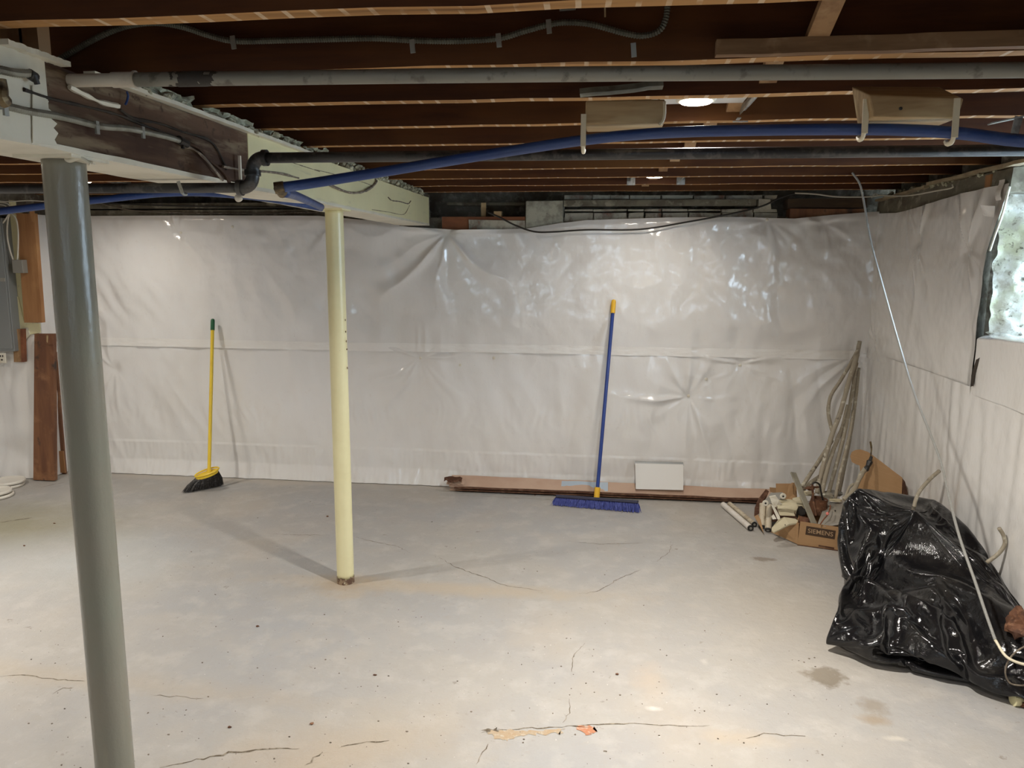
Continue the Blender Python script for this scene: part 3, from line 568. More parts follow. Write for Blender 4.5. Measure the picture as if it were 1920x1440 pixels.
# grey pipe under the second joist
gz = [atY(70, 152, 1.735), atY(250, 149.5, 1.735), atY(1000, 140, 1.745), atY(1930, 131, 1.76)]
t = thing('grey_pipe', 'long dull grey pipe crossing the whole ceiling under the second joist', 'pipe', gz[1])
obj('pipe', MB().tube([gz[1], gz[2], gz[3], gz[3]+Vector((.5, 0, 0))], .0158, n=20, smooth=8), m_galv, t, smooth=True)
obj('painted_length', MB().tube([gz[0], gz[1]], .0148, n=20, smooth=0), m_pipecream, t, auto=True, label='cream painted left end of the pipe')
a, b = atY(212, 150, 1.735), atY(256, 149, 1.735)
obj('coupling', MB().tube([a, a.lerp(b, .93)], .0172, n=24).tube([a.lerp(b, .93), b], .0195, n=24), m_pipecream, t, auto=True)
a, b = atY(306, 149, 1.737), atY(416, 147, 1.737)
sm = grid(np.linspace(0, 1, 60), np.linspace(0, 2*pi, 25), lambda u, th: Vector(a.lerp(b, u)) + Vector((0, cos(th), sin(th)))*(.0150+.0019*min(1, 6*u*(1-u))*(1 if noise.noise(Vector((u*7, cos(th)*1.5, sin(th)*1.5)))+3*u*(1-u) > .25 else -.4)))
obj('sealant_smear', sm, m_smear, t, smooth=True, label='black tarry smear around the pipe')
# black iron gas pipe with a dropped offset
YG = 2.30
UL, UR = atY(500, 296, YG), atY(1930, 282, YG)
LE, L0 = atY(452, 352, YG), atY(-60, 353, YG)
VX = atY(474, 330, YG).x
t = thing('black_iron_pipe', 'black iron pipe with two elbows dropping beside the beam', 'pipe', (VX, YG, LE.z))
UZ = UL.z; UL = Vector((VX+.05, YG, UZ)); top = Vector((VX, YG, UZ-.0))
obj('pipe', MB().tube([UL, Vector((UR.x+.4, YG, UR.z))], .0158, n=20, smooth=0), m_iron, t, smooth=True)
obj('pipe', MB().tube([Vector((VX-.045, YG, LE.z)), Vector((L0.x-.6, YG, L0.z))], .0152, n=20, smooth=0), m_iron, t, smooth=True)
def elbow(c, d1, d2, r=.021, s=.036):
    d1, d2 = Vector(d1), Vector(d2); c = Vector(c); pts = []
    o = c + (d1+d2)*s
    for k in range(9):
        a = pi/2*k/8; pts.append(o - d2*s*cos(a) - d1*s*sin(a))
    mb = MB().tube(pts, r*.94, n=20, smooth=0)
    for q, d in ((pts[0], d1), (pts[-1], d2)): mb.tube([q-d*.001, q+d*.013], r*1.16, n=20, smooth=0)
    return mb
obj('elbow', elbow((VX, YG, UZ), (1, 0, 0), (0, 0, -1)), m_iron, t, auto=True)
obj('elbow', elbow((VX, YG, LE.z), (-1, 0, 0), (0, 0, 1)), m_iron, t, auto=True)
obj('nipple', MB().tube([(VX, YG, UZ-.03), (VX, YG, LE.z+.03)], .0150, n=20), m_iron, t, auto=True)
q = atY(344, 352, YG); obj('pipe_strap', MB().tube([q+Vector((0, -.019, -.004)), q+Vector((.003, -.010, -.020)), q+Vector((.006, .006, -.020))], .004, n=6).bar(q+Vector((-.006, -.018, .018)), q+Vector((.006, -.018, -.018)), .011, .002, up=(0, 1, 0)), m_strap, t, label='pale metal strap around the lower pipe')
q = atY(447, 371, YG+.05); tag(obj('grommet', MB().lathe(q, [(.0, .008), (.010, .007), (.013, 0), (.011, -.008), (0, -.010)], axis=(0, -1, 0), n=16), m_white, smooth=True), 'small round white cap hanging below the black pipe elbow', 'cap')
# blue water pipe
bl = [(1960, 266, 1.90), (1800, 250, 1.98), (1700, 244, 2.03), (1600, 242.5, 2.07), (1420, 244, 2.10), (1245, 249, 2.12), (1100, 262, 2.15), (900, 292, 2.15), (700, 325, 2.14), (575, 345, 2.12), (530, 351, 2.10)]
B = [atY(x, y, Y) for x, y, Y in bl]
t = thing('blue_water_pipe', 'bright blue plastic water pipe arching across the ceiling on white hangers', 'pipe', B[5])
obj('pipe', MB().tube([B[0]+Vector((.3, -.1, -.01))]+B, .0142, n=18, smooth=8), m_blue, t, smooth=True)
e = B[-1]; d = (B[-1]-B[-2]).normalized()
obj('fitting', MB().tube([e-d*.004, e+d*.022], .0165, n=14).tube([e+d*.010, e+d*.012+Vector((.0, .03, -.012))], .0155, n=14), m_fit, t, auto=True, label='dark metal elbow fitting at the pipe end')
s1 = [e+d*.012+Vector((.006, .02, -.010)), atY(560, 369, 2.62), atY(602, 388, 3.20)]
obj('pipe', MB().tube(s1, .0142, n=18, smooth=6), m_blue, t, smooth=True)
s2 = [atY(603, 391, 3.42), atY(560, 383, 3.30), atY(500, 373, 3.12), atY(450, 367, 2.98), atY(380, 362, 2.80), atY(300, 363, 2.66), atY(200, 373, 2.56), atY(100, 384, 2.50), atY(0, 396, 2.44), atY(-60, 402, 2.42)]
t2 = thing('blue_water_pipe', 'blue plastic water pipe sagging left from the cream post behind the grey post', 'pipe', s2[4])
obj('pipe', MB().tube(s2, .0125, n=16, smooth=6), m_blue, t2, smooth=True)
# wood blocks carrying the blue pipe, with hook hangers
def hanger(t, x, z, y, h, n=1):
    mb = MB().bar((x, y-.03, z+h), (x, y-.035, z-.018), .014, .004, up=(0, 1, 0))
    mb.tube([(x, y-.032, z-.012), (x, y-.022, z-.026), (x, y, z-.028), (x, y+.012, z-.020)], .0055, n=8)
    obj('pipe_hanger', mb, m_hang, t)
a, b = atY(1098, 205, 2.14), atY(1245, 235, 2.14)
t = thing('wood_block', 'weathered wood block by the ceiling light, first carrier of the blue pipe', 'wood block', ((a.x+b.x)/2, 2.2, b.z))
obj('block', MB().box((a.x, 2.13, b.z+.004), (b.x, 2.255, a.z+.02)), m_pine, t, bevel=.004)
obj('backing_plank', MB().bar((a.x-.02, 2.25, 2.112), (b.x+.0, 2.25, 2.132), .05, .014, n=6, jit=.002), m_dusty, t)
hanger(t, atY(1094, 240, 2.12).x, atY(1094, 262, 2.12).z, 2.15, .065)
obj('strap', MB().tube([atY(1246, 190, 2.12), atY(1246, 212, 2.12), atY(1243, 226, 2.12), atY(1236, 234, 2.12)], .004, n=6), m_hang, t, smooth=True)
p = atY(1690, 242, 2.03)
a, b = atY(1622, 190, 2.02), atY(1785, 232, 2.02)
t = thing('wood_block', 'rough wood block with two white hooks holding the blue pipe, at the right', 'wood block', ((a.x+b.x)/2, 2.05, b.z))
L_ = [(a.x+.012, 1.985, b.z+.012), (b.x-.006, 1.975, b.z+.004), (b.x+.002, 2.10, b.z+.008), (a.x+.012, 2.11, b.z+.016)]
H_ = [(a.x-.0, 2.00, a.z+.012), (b.x+.006, 1.98, a.z-.006), (b.x+.004, 2.12, a.z+.05), (a.x, 2.14, a.z+.06)]
obj('block', MB().hexa(L_, H_), m_pine, t, bevel=.004)
for sx in (.35, .8): obj('nail', MB().lathe((a.x+(b.x-a.x)*sx, 1.985, (a.z+b.z)/2+.003), [(0, .003), (.004, .002), (.004, 0)], axis=(0, -1, 0), n=8), m_black, t)
hanger(t, atY(1618, 240, 2.03).x, atY(1618, 240, 2.05).z, 2.05, .062)
hanger(t, atY(1779, 246, 2.0).x, atY(1779, 246, 1.99).z, 2.0, .070)
q = atY(1905, 228, 2.10); tag(obj('metal_bracket', MB().bar(q+Vector((-.06, 0, -.004)), q+Vector((.05, -.01, .018)), .03, .003, up=(0, 0, 1)).bar(q+Vector((.0, -.012, .01)), q+Vector((-.008, -.014, -.035)), .018, .003, up=(0, 1, 0)), m_tin), 'bent galvanised metal bracket at the right edge above the blue pipe', 'bracket')
# armored cable on the face of the second joist
cb = [(80, 132), (110, 112), (180, 72), (235, 50), (290, 43), (340, 50), (390, 66), (440, 77), (520, 76), (600, 74), (700, 72), (780, 76), (860, 77), (935, 72), (985, 58), (1030, 46), (1065, 42), (1110, 46), (1170, 62), (1205, 67), (1235, 58), (1248, 36), (1252, 5)]
t = thing('armored_cable', 'grey armored cable strapped along the dark joist face near the top', 'cable', atY(600, 74, 1.925))
obj('cable', MB().tube([atY(x, y, 1.927) for x, y in cb], .0068, n=8, smooth=8, ridge=.0011, pitch=.0062), m_bxdark, t, smooth=False)
for x, y in ((436, 76), (772, 83), (934, 72), (1028, 46), (1187, 90)):
    q = atY(x, y, 1.918); obj('cable_strap', MB().bar(q+Vector((0, 0, .011)), q+Vector((.003, 0, -.020)), .012, .004, up=(0, 1, 0)), m_strap, t)
q = atY(1063, 12, 1.915); tag(obj('metal_clip', MB().bar(q+Vector((-.018, .01, .0)), q+Vector((.020, .01, .002)), .01, .012), m_strap), 'small pale metal clip on the dark joist face near the top centre', 'clip')
q = atY(1134, 20, 1.93); tag(obj('splinter', MB().bar(q+Vector((0, 0, .012)), q+Vector((.001, 0, -.014)), .004, .004), m_pine), 'tiny pale splinter hanging below the nearest joist', 'splinter')
# armored cable on the beam face, and old wires stapled to it
cb = [(-40, 193), (10, 199), (50, 208), (100, 216), (140, 225), (190, 237), (240, 241), (280, 249), (318, 258), (345, 267)]
t = thing('armored_cable', 'armored cable running along the face of the bare beam', 'cable', atX(190, 237, -1.235))
obj('cable', MB().tube([atX(x, y, -1.233) for x, y in cb], .0072, n=8, smooth=8, ridge=.0012, pitch=.0065), m_bx, t, smooth=False)
obj('box_connector', MB().tube([atX(335, 262, -1.233), atX(350, 270, -1.235)], .012, n=10).bar(atX(343, 270, -1.232), atX(343, 279, -1.232), .008, .008), m_black, t)
for x, y in ((10, 200), (182, 237), (268, 246)):
    q = atX(x, y, -1.228); obj('cable_strap', MB().bar(q+Vector((0, 0, .012)), q+Vector((0, 0, -.018)), .012, .005, up=(1, 0, 0)), m_strap, t)
t = thing('armored_cable', 'short armored cable and clamp at the top left corner on the painted beam', 'cable', atX(20, 135, -1.233))
obj('cable', MB().tube([atX(x, y, -1.232) for x, y in ((-50, 122), (0, 131), (30, 137), (56, 138))], .0078, n=8, smooth=8, ridge=.0013, pitch=.0065), m_bx, t)
obj('box_connector', MB().tube([atX(54, 138, -1.232), atX(66, 146, -1.232)], .011, n=10).tube([atX(64, 140, -1.225), atX(70, 158, -1.225)], .006, n=8), m_black, t, label='black clamp at the cable end')
t = thing('cable_clamp', 'dark dirty metal clamp hanging at the left edge of the beam', 'clamp', atX(4, 170, -1.225))
obj('clamp_body', MB().tube([atX(2, 148, -1.22), atX(4, 165, -1.22), atX(2, 182, -1.22), atX(12, 194, -1.22)], .011, n=8, wob=.5), m_fit, t)
for k, (pts, r, mt, lab) in enumerate((
    ([(346, 274), (365, 281), (385, 298), (405, 322), (418, 338)], .0036, m_cabled, 'old dirty wire trailing down the bare beam face'),
    ([(418, 312), (445, 317), (470, 320), (500, 322), (530, 326), (560, 334)], .0042, m_cabled, 'cobwebbed wire on the cream beam behind the pipe elbow'),
    ([(612, 343), (630, 352), (655, 361), (680, 360), (698, 350), (706, 340), (704, 336)], .0058, m_cabled, 'drooping cobwebbed wire on the cream beam below the blue pipe'))):
    tag(obj('old_wire', MB().tube([atX(x, y, -1.236) for x, y in pts], r, n=6, wob=.6), mt), lab, 'wire')
# timber blocking at top left on the beam
for a, b, y0, y1, lab in ((13, 50, 40, 105, 'wider brown wood block between joists above the beam, top left'), (52, 80, 44, 116, 'narrower brown wood block between joists above the beam, top left')):
    q0, q1 = atY(a, y1, 1.72), atY(b, y0, 1.72)
    tag(obj('wood_block', MB().box((q0.x, 1.70, q0.z), (q1.x, 1.74, q1.z+.04)), m_bridge), lab, 'wood block')

# ================================================================== HANGING SILVER CABLE
pts = [(1598, 324, 4.46), (1612, 345, 4.42), (1620, 380, 4.38), (1632, 450, 4.25), (1652, 525, 4.10), (1690, 660, 3.85), (1715, 740, 3.70), (1745, 815, 3.55), (1765, 870, 3.45), (1780, 935, 3.36), (1800, 1010, 3.22), (1828, 1090, 3.05), (1850, 1155, 2.92), (1866, 1200, 2.84), (1888, 1232, 2.78), (1925, 1247, 2.74), (1960, 1250, 2.72)]
t = thing('hanging_cable', 'thin silver armored cable hanging from the joists down over the black bag', 'cable', atY(1800, 1010, 3.22))
q = [atY(*p) for p in pts]; k = 13
obj('cable', MB().tube(q[:k+1], .0054, n=8, smooth=10, ridge=.0008, pitch=.006), m_silver, t)
obj('cable_end', MB().tube(q[k:], .0050, n=8, smooth=8), m_hang, t, label='bare cream end of the cable', smooth=True)
pts = [(1925, 1210, 2.80), (1905, 1222, 2.80), (1890, 1240, 2.80), (1885, 1262, 2.80), (1893, 1280, 2.80), (1910, 1285, 2.80), (1930, 1284, 2.80)]
tag(obj('thin_cable', MB().tube([atY(*p) for p in pts], .0030, n=8), m_cabled, smooth=True), 'thin loop of grey cable at the right edge in front of the bag', 'cable')
# ================================================================== LEFT SIDE: ELECTRICAL PANEL AND BOARDS
YE = 5.235
t = thing('electrical_panel', 'blue grey metal electrical panel cut by the left edge of the picture', 'electrical panel', atY(-20, 660, YE))
a, b = atY(23, 660, 5.10), atY(10, 408, 5.10)
obj('cabinet', MB().box((a.x-.36, 5.13, a.z), (a.x-.005, 5.235, b.z)), m_panel, t, bevel=.004)
dr = obj('door', MB().box((a.x-.35, 5.118, a.z+.02), (a.x-.012, 5.13, b.z-.012)), m_panel, t, bevel=.003)
obj('latch', MB().box((a.x-.05, 5.110, (a.z+b.z)/2+.03), (a.x-.015, 5.119, (a.z+b.z)/2+.055)), m_greypanel, dr, label='dark grey door latch')
q = atY(4, 671, 5.12); t = thing('wall_outlet', 'small pale outlet plate just under the electrical panel', 'outlet', q)
obj('plate', MB().box((q.x-.10, 5.125, q.z-.04), (q.x+.022, 5.135, q.z+.035)), m_white, t, bevel=.003)
obj('socket', MB().box((q.x-.02, 5.1235, q.z+.005), (q.x-.012, 5.126, q.z+.02)).box((q.x-.002, 5.1235, q.z+.005), (q.x+.006, 5.126, q.z+.02)).box((q.x-.015, 5.1235, q.z-.02), (q.x+.0, 5.126, q.z-.01)), m_black, t)
def vslab(name, xt, yt, xb, yb, wpx, Y, th, mt, parent=None, **k):           # upright board: pixel of top-left and bottom-left corner, width
    A, B_, A2, B2 = atY(xt, yt, Y), atY(xb, yb, Y), atY(xt+wpx, yt, Y), atY(xb+wpx, yb, Y)
    f4 = [A, A2, B2, B_]; return obj(name, MB().hexa([(p.x, Y, p.z) for p in (B_, B2)]+[(p.x, Y+th, p.z) for p in (B2, B_)], [(p.x, Y, p.z) for p in (A, A2)]+[(p.x, Y+th, p.z) for p in (A2, A)]), mt, parent, **k)
tag(vslab('recess_shade', 3, 405, 10, 559, 24, 5.225, .012, m_blackbox), 'black strip painting the dark recess between the electrical panel and the brown board', 'dark recess')  # shade of the wall recess painted as a flat black strip
t = thing('cream_studs', 'cream painted studs and broken board behind the brown board', 'board', atY(40, 610, 5.22))
vslab('stud', 18, 395, 34, 615, 20, 5.212, .02, m_cream, t)
obj('broken_board', MB().sheet([atY(x, y, 5.205) for x, y in ((15, 558), (34, 556), (45, 604), (74, 606), (75, 624), (52, 628), (46, 637), (44, 617), (21, 617))], (0, 1, 0), .012), m_cream, t, fix=True)
obj('broken_board', MB().sheet([atY(x, y, 5.20) for x, y in ((38, 616), (52, 614), (56, 628), (44, 640), (40, 636))], (0, 1, 0), .010), m_creamw, t, fix=True)
t = thing('brown_board', 'upright brown wooden board fixed beside the electrical panel', 'board', atY(60, 600, 5.17))
vslab('board', 30, 400, 45, 605, 34, 5.17, .035, m_oak, t, bevel=.002)
vslab('cleat', 55, 392, 56, 415, 7, 5.155, .015, m_oak, t)
q = atY(58, 496, 5.165)
tag(vslab('weathered_offcut', 24, 617, 26, 679, 14, 5.17, .03, m_bridge), 'short weathered grey wood offcut beside the panel bottom', 'wood offcut')
vs = vslab('red_offcut', 38, 617, 40, 679, 4, 5.165, .035, m_rustbrd); tag(vs, 'thin reddish wood edge beside the weathered offcut', 'wood offcut')
q0, q1 = atY(24, 512, 5.12), atY(41, 487, 5.12)
tag(obj('junction_box', MB().box((q0.x, 5.12, q0.z), (q1.x, 5.17, q1.z)), m_box, bevel=.003), 'small grey junction box on the edge of the brown board', 'junction box')
for pts, lab in (([(18, 398), (14, 420), (14, 445), (19, 470), (25, 488)], 'left white wire dropping to the small junction box'),
                 ([(20, 398), (30, 410), (34, 432), (34, 465), (33, 488)], 'right white wire looping to the small junction box'),
                 ([(18, 400), (8, 415), (0, 423), (-20, 440)], 'white wire bending left to the electrical panel')):
    tag(obj('white_wire', MB().tube([atY(x, y, 5.14) for x, y in pts], .0055, n=8), m_cablew, smooth=True), lab, 'wire')
for k, pts in enumerate(([(-20, 372), (10, 378), (60, 376), (120, 381)], [(-20, 378), (12, 381), (20, 392), (18, 400)], [(-20, 383), (8, 385), (16, 395)])):
    tag(obj('white_wire', MB().tube([atY(x, y, 5.15) for x, y in pts], .004, n=6), m_cablew, smooth=True), ['pale wire along the ceiling edge behind the grey post', 'upper white wire above the brown board', 'lower white wire above the brown board'][k], 'wire')
q = atY(18, 386, 5.15); obj_ = obj('cream_stud_top', MB().box((q.x-.012, 5.16, q.z-.06), (q.x+.012, 5.20, q.z+.04)), m_cream); tag(obj_, 'narrow cream upright behind the white wires', 'board')
# planks leaning in the corner
def lean(name, f, Yb, Yt, th, mt, lab, bevel=.003):
    (x0, y0), (x1, y1), (x2, y2), (x3, y3) = f      # bottom-left, bottom-right, top-right, top-left
    a = [atY(x0, y0, Yb), atY(x1, y1, Yb), atY(x2, y2, Yt), atY(x3, y3, Yt)]; a[0].z = a[1].z = max(.002, a[0].z)
    off = Vector((0, th, 0)); m = MB().hexa([a[0], a[1], a[1]+off, a[0]+off], [a[3], a[2], a[2]+off, a[3]+off])
    return tag(obj(name, m, mt, bevel=bevel), lab, 'plank')
pl = lean('plank', ((62, 900), (102, 900), (100, 626), (64, 626)), 5.13, 5.17, .035, m_plank, 'tall dark brown stained plank standing in the left corner')
obj('torn_end', MB().box(atY(86, 646, 5.162), atY(99, 627, 5.170)), m_plank, pl)
obj('pale_splinter', MB().sheet([atY(x, y, 5.16) for x, y in ((87, 629), (90.5, 629), (89, 643), (87.5, 641))], (0, 1, 0), .003), m_pine, pl)
lean('plank', ((100, 890), (123, 890), (104, 660), (92, 660)), 5.33, 5.36, .02, m_plank, 'narrower brown plank leaning behind the tall plank in the left corner')
lean('plank', ((104, 886), (122, 886), (118, 846), (104, 846)), 5.315, 5.315, .012, m_oak, 'short brown offcut standing against the leaning plank')
# white rings on the floor at the left edge
def lid(cx, cy, z, r, lab):
    t = thing('bucket_lid', lab, 'lid', (cx, cy, z))
    obj('rim', MB().lathe((cx, cy, z), [(r-.018, .002), (r, .002), (r+.003, .012), (r, .022), (r-.006, .024), (r-.012, .012), (r-.018, .010)], n=48), m_ringw, t, smooth=True)
    obj('disc', MB().lathe((cx, cy, z), [(0, .008), (r-.016, .010), (r-.014, .006), (0, .004)], n=48), m_ringw, t)
c1, c2 = atZ(12, 912, 0), atZ(-10, 932, 0)
lid(c1.x, c1.y, .001, .115, 'round white bucket lid lowest of the pair by the left wall, farther one'); lid(c1.x+.01, c1.y+.005, .028, .112, 'round white bucket lid lying on top of the farther lid at the left edge')
lid(c2.x, c2.y, .001, .115, 'round white bucket lid on the floor at the left edge, nearest the viewer'); lid(c2.x-.008, c2.y, .028, .112, 'round white bucket lid stacked on the nearest lid at the left edge')

# ================================================================== BROOMS
def handle(t, a, b, r, mt, tipmt, tipl, tipr, name='handle'):
    a, b = Vector(a), Vector(b); d = (b-a).normalized()
    hd = obj(name, MB().tube([a, b-d*tipl*.8], r, n=16, smooth=0), mt, t, auto=True)
    T = b-d*tipl
    obj('grip_tip', MB().tube([T, T+d*tipl*.12, T+d*tipl*.8, T+d*tipl*.93, b], [tipr, tipr, tipr, tipr*.9, tipr*.55], n=16, smooth=0), tipmt, hd, auto=True)
hb, ht = atY(392, 888, 5.10), atY(399, 598, 5.385)
t = thing('angle_broom', 'upright broom with yellow handle, green tip and charcoal bristles', 'broom', (hb.x, 5.08, 0))
handle(t, hb, ht, .0125, m_yellow, m_green, .085, .015)
# cap: tilted oval ring; bristles flare to the floor on a slant
ca, cbp = atY(366, 893, 5.06), atY(410, 880, 5.12)      # low left and high right ends of the cap
mid = (ca+cbp)/2; ax = (cbp-ca)/2; ay = Vector((-.01, .045, .012))
ring = [mid + ax*cos(a) + ay*sin(a) + Vector((0, 0, .006)) for a in np.linspace(0, 2*pi, 28)]
obj('cap', MB().tube(ring, .006, n=8, smooth=0).add([mid+ax*cos(a)*.98+ay*sin(a)*.95-Vector((0, 0, .003)) for a in np.linspace(0, 2*pi, 28, endpoint=False)] + [mid+ax*cos(a)*.95+ay*sin(a)*.95-Vector((0, 0, .018)) for a in np.linspace(0, 2*pi, 28, endpoint=False)], [tuple(range(28)), tuple(range(28, 56))[::-1]] + [(i, 28+i, 28+(i+1) % 28, (i+1) % 28) for i in range(28)]), m_yellow, t, smooth=False, label='yellow oval cap of the broom head')
obj('socket', MB().tube([hb-(ht-hb).normalized()*.012, hb+(ht-hb).normalized()*.03], .016, n=14), m_yellow, t, auto=True)
fl, fr = atZ(344, 924, 0), atZ(419, 910, 0)
br = MB()
for k in range(1500):
    u = random.uniform(-1, 1); v = random.uniform(-1, 1)
    if u*u+v*v > 1: continue
    p = mid+ax*u*.95+ay*v*.9-Vector((0, 0, .012)); g = Vector((fl.x, fl.y, 0)).lerp(Vector((fr.x, fr.y, 0)), (u+1)/2) + Vector((0, .035*v-.01, .004)) + Vector((random.gauss(0, .006), random.gauss(0, .008), abs(random.gauss(0, .006))))
    mdl = p.lerp(g, .55)+Vector((.006*u, .010*v, .006)); w_ = .0016
    br.add([p+Vector((w_, 0, 0)), p-Vector((w_, 0, 0)), mdl-Vector((w_, 0, 0)), mdl+Vector((w_, 0, 0)), g+Vector((w_*.6, 0, 0)), g-Vector((w_*.6, 0, 0))], [(0, 1, 2, 3), (3, 2, 5, 4)])
core_t = [mid+ax*cos(a)*.88+ay*sin(a)*.7-Vector((0, 0, .014)) for a in np.linspace(0, 2*pi, 20, endpoint=False)]
core_b = [Vector((fl.x, fl.y, 0)).lerp(Vector((fr.x, fr.y, 0)), (.93*cos(a)+1)/2)+Vector((0, .026*sin(a)-.004, .003)) for a in np.linspace(0, 2*pi, 20, endpoint=False)]
br.add(core_t+core_b, [(i, 20+i, 20+(i+1) % 20, (i+1) % 20) for i in range(20)])
obj('bristles', br, m_bristle, t, kind='stuff')

hb, ht = atY(1119, 930, 5.075), atY(1151, 562, 5.405)
t = thing('push_broom', 'wide blue push broom with blue handle leaning on the back plastic', 'broom', (hb.x, 5.06, 0))
handle(t, hb+(ht-hb)*.03, ht, .0125, m_bluehandle, m_orange, .095, .0165)
obj('ferrule', MB().tube([hb-(ht-hb).normalized()*.01, hb+(ht-hb).normalized()*.06], .0195, n=16), m_orange, t, auto=True, label='yellow socket joining handle and head')
hl, hr = atY(1043, 930, 5.09), atY(1197, 941, 5.0)
L0_, R0_ = Vector((hl.x, hl.y, hl.z)), Vector((hr.x, hr.y, hr.z))
obj('block', MB().bar(L0_+Vector((0, .02, -.006)), R0_+Vector((0, .02, -.006)), .055, .02, up=(0, .3, 1)), m_block, t, bevel=.004)
q = (L0_+R0_)/2; obj('socket', MB().tube([hb-(ht-hb).normalized()*.0, Vector((hb.x, q.y+.02, q.z-.005))], .016, n=12), m_block, t, auto=True)
bl_ = MB(); gl, gr = atZ(1036, 948, 0), atZ(1199, 962, 0)
for i in range(46):
    for j in range(5):
        u = (i+.5)/46; p = L0_.lerp(R0_, u)+Vector((0, .043-.048*j/4, -.012)); g = Vector((gl.x, gl.y, 0)).lerp(Vector((gr.x, gr.y, 0)), u)+Vector((0, .075-.078*j/4, .003))
        for k in range(9):
            s = Vector((random.gauss(0, .0035), random.gauss(0, .003), 0)); e = g+Vector((random.gauss(0, .008), random.gauss(0, .007), abs(random.gauss(0, .004)))); p_ = p+s*.5; w_ = .0014
            m_ = p_.lerp(e, .5)+s*.5+Vector((0, 0, .002))
            bl_.add([p_+Vector((w_, 0, 0)), p_-Vector((w_, 0, 0)), m_-Vector((w_, 0, 0)), m_+Vector((w_, 0, 0)), e+Vector((w_, 0, 0)), e-Vector((w_, 0, 0))], [(0, 1, 2, 3), (3, 2, 5, 4)])
obj('bristles', bl_, m_bluebr, t, kind='stuff', label='stiff blue bristles with frayed ends')

# ================================================================== LONG FLAT CARTON AND WHITE BOARD ALONG THE BACK WALL
t = thing('long_carton', 'long flattened cardboard carton lying along the foot of the back wall', 'cardboard box', (0, 5.33, 0))
def strip(x0, x1, f0, f1, n, mt, nm, th, wav=.004, lab=None):
    us = np.linspace(x0, x1, n); mb = MB(); V = []
    for i, x in enumerate(us):
        u = (x-x0)/(x1-x0); w_ = wav*noise.noise(Vector((x*3, nm == 'bottom_flap', 2))); a = Vector(f0(u)); b = Vector(f1(u)); a.z += w_; b.z += w_
        n_ = (b-a).cross(Vector((1, 0, 0))).normalized()*th
        for p in (a, b, b-n_, a-n_): V.append((x, p.y, p.z))
    mb.add(V, [(4*i+k, 4*i+4+k, 4*i+4+(k+1) % 4, 4*i+(k+1) % 4) for i in range(n-1) for k in range(4)] + [(0, 1, 2, 3), (4*n-1, 4*n-2, 4*n-3, 4*n-4)])
    return obj(nm, mb, mt, t, label=lab, fix=True)
strip(-1.10, 1.16, lambda u: (0, 5.300, .006), lambda u: (0, 5.405, .010), 60, m_card2, 'bottom_panel', .005, .002)
strip(-1.10, 1.17, lambda u: (0, 5.285, .040), lambda u: (0, 5.395, .092-.02*u), 80, m_card2, 'top_panel', .006, .008)
strip(-1.05, 1.15, lambda u: (0, 5.283, .012), lambda u: (0, 5.285, .020), 60, m_carddark, 'bottom_flap', .010, .005, 'torn lower edge of the carton, painted dark for the shaded slit')  # this strip and the next paint the shade inside the open front slit
strip(-1.06, 1.15, lambda u: (0, 5.282, .028), lambda u: (0, 5.285, .041), 60, m_carddark, 'torn_edge', .010, .006, 'torn upper edge of the carton, painted dark for the shaded slit')
strip(-1.06, 1.15, lambda u: (0, 5.335, .014), lambda u: (0, 5.340, .055), 10, m_carddark, 'inner_fold', .006, .001)
for k in range(7):
    a = atY(837+k*5, 905+random.uniform(-1, 9), 5.26+.02*k); r_ = random.uniform(-.01, .03)
    obj('torn_flap', grid(np.linspace(0, .13, 8), np.linspace(0, .06, 6), lambda u, v: (a.x+u-.02, a.y+v*.7, a.z+.004+v*.35+.022*noise.noise(Vector((u*30, v*40, k)))+r_*u)), m_card2 if k % 2 else m_carddark, t, label='crumpled torn carton end')
q0, q1 = atY(901, 911, 5.30), atY(927, 906, 5.32)
obj('paper_label', MB().hexa([(q0.x, 5.303, .052), (q1.x, 5.303, .052), (q1.x, 5.304, .054), (q0.x, 5.304, .054)], [(q0.x, 5.328, .063), (q1.x, 5.328, .063), (q1.x, 5.33, .065), (q0.x, 5.33, .065)]), m_label, t, label='white paper label')
for x0, x1 in ((1052, 1140),):
    a, b = atY(x0, 910, 5.3).x, atY(x1, 910, 5.3).x
    obj('packing_tape', grid(np.linspace(a, b, 10), np.linspace(0, 1, 5), lambda x, v: (x, 5.292+.085*v, .0475+.041*v+.004*noise.noise(Vector((x*9, v*3, 0))))), m_tapeblue, t, label='bluish clear packing tape')
t = thing('white_board', 'small white board with grey top edge propped on the long carton', 'board', atY(1236, 918, 5.30))
a, b, c, d = atY(1192, 917, 5.29), atY(1281, 919, 5.29), atY(1281, 871, 5.345), atY(1191, 869, 5.345)
off = Vector((0, .014, 0))
obj('board', MB().hexa([a, b, b+off, a+off], [d, c, c+off, d+off]), m_label, t)
d2, c2_ = atY(1190, 865.5, 5.36), atY(1281, 867.5, 5.36)
obj('top_strip', MB().hexa([d+Vector((-.003, -.002, -.006)), c+Vector((.003, -.002, -.006)), c+off, d+off], [d2, c2_, c2_+off, d2+off]), m_panel, t, label='grey strip along the board top')

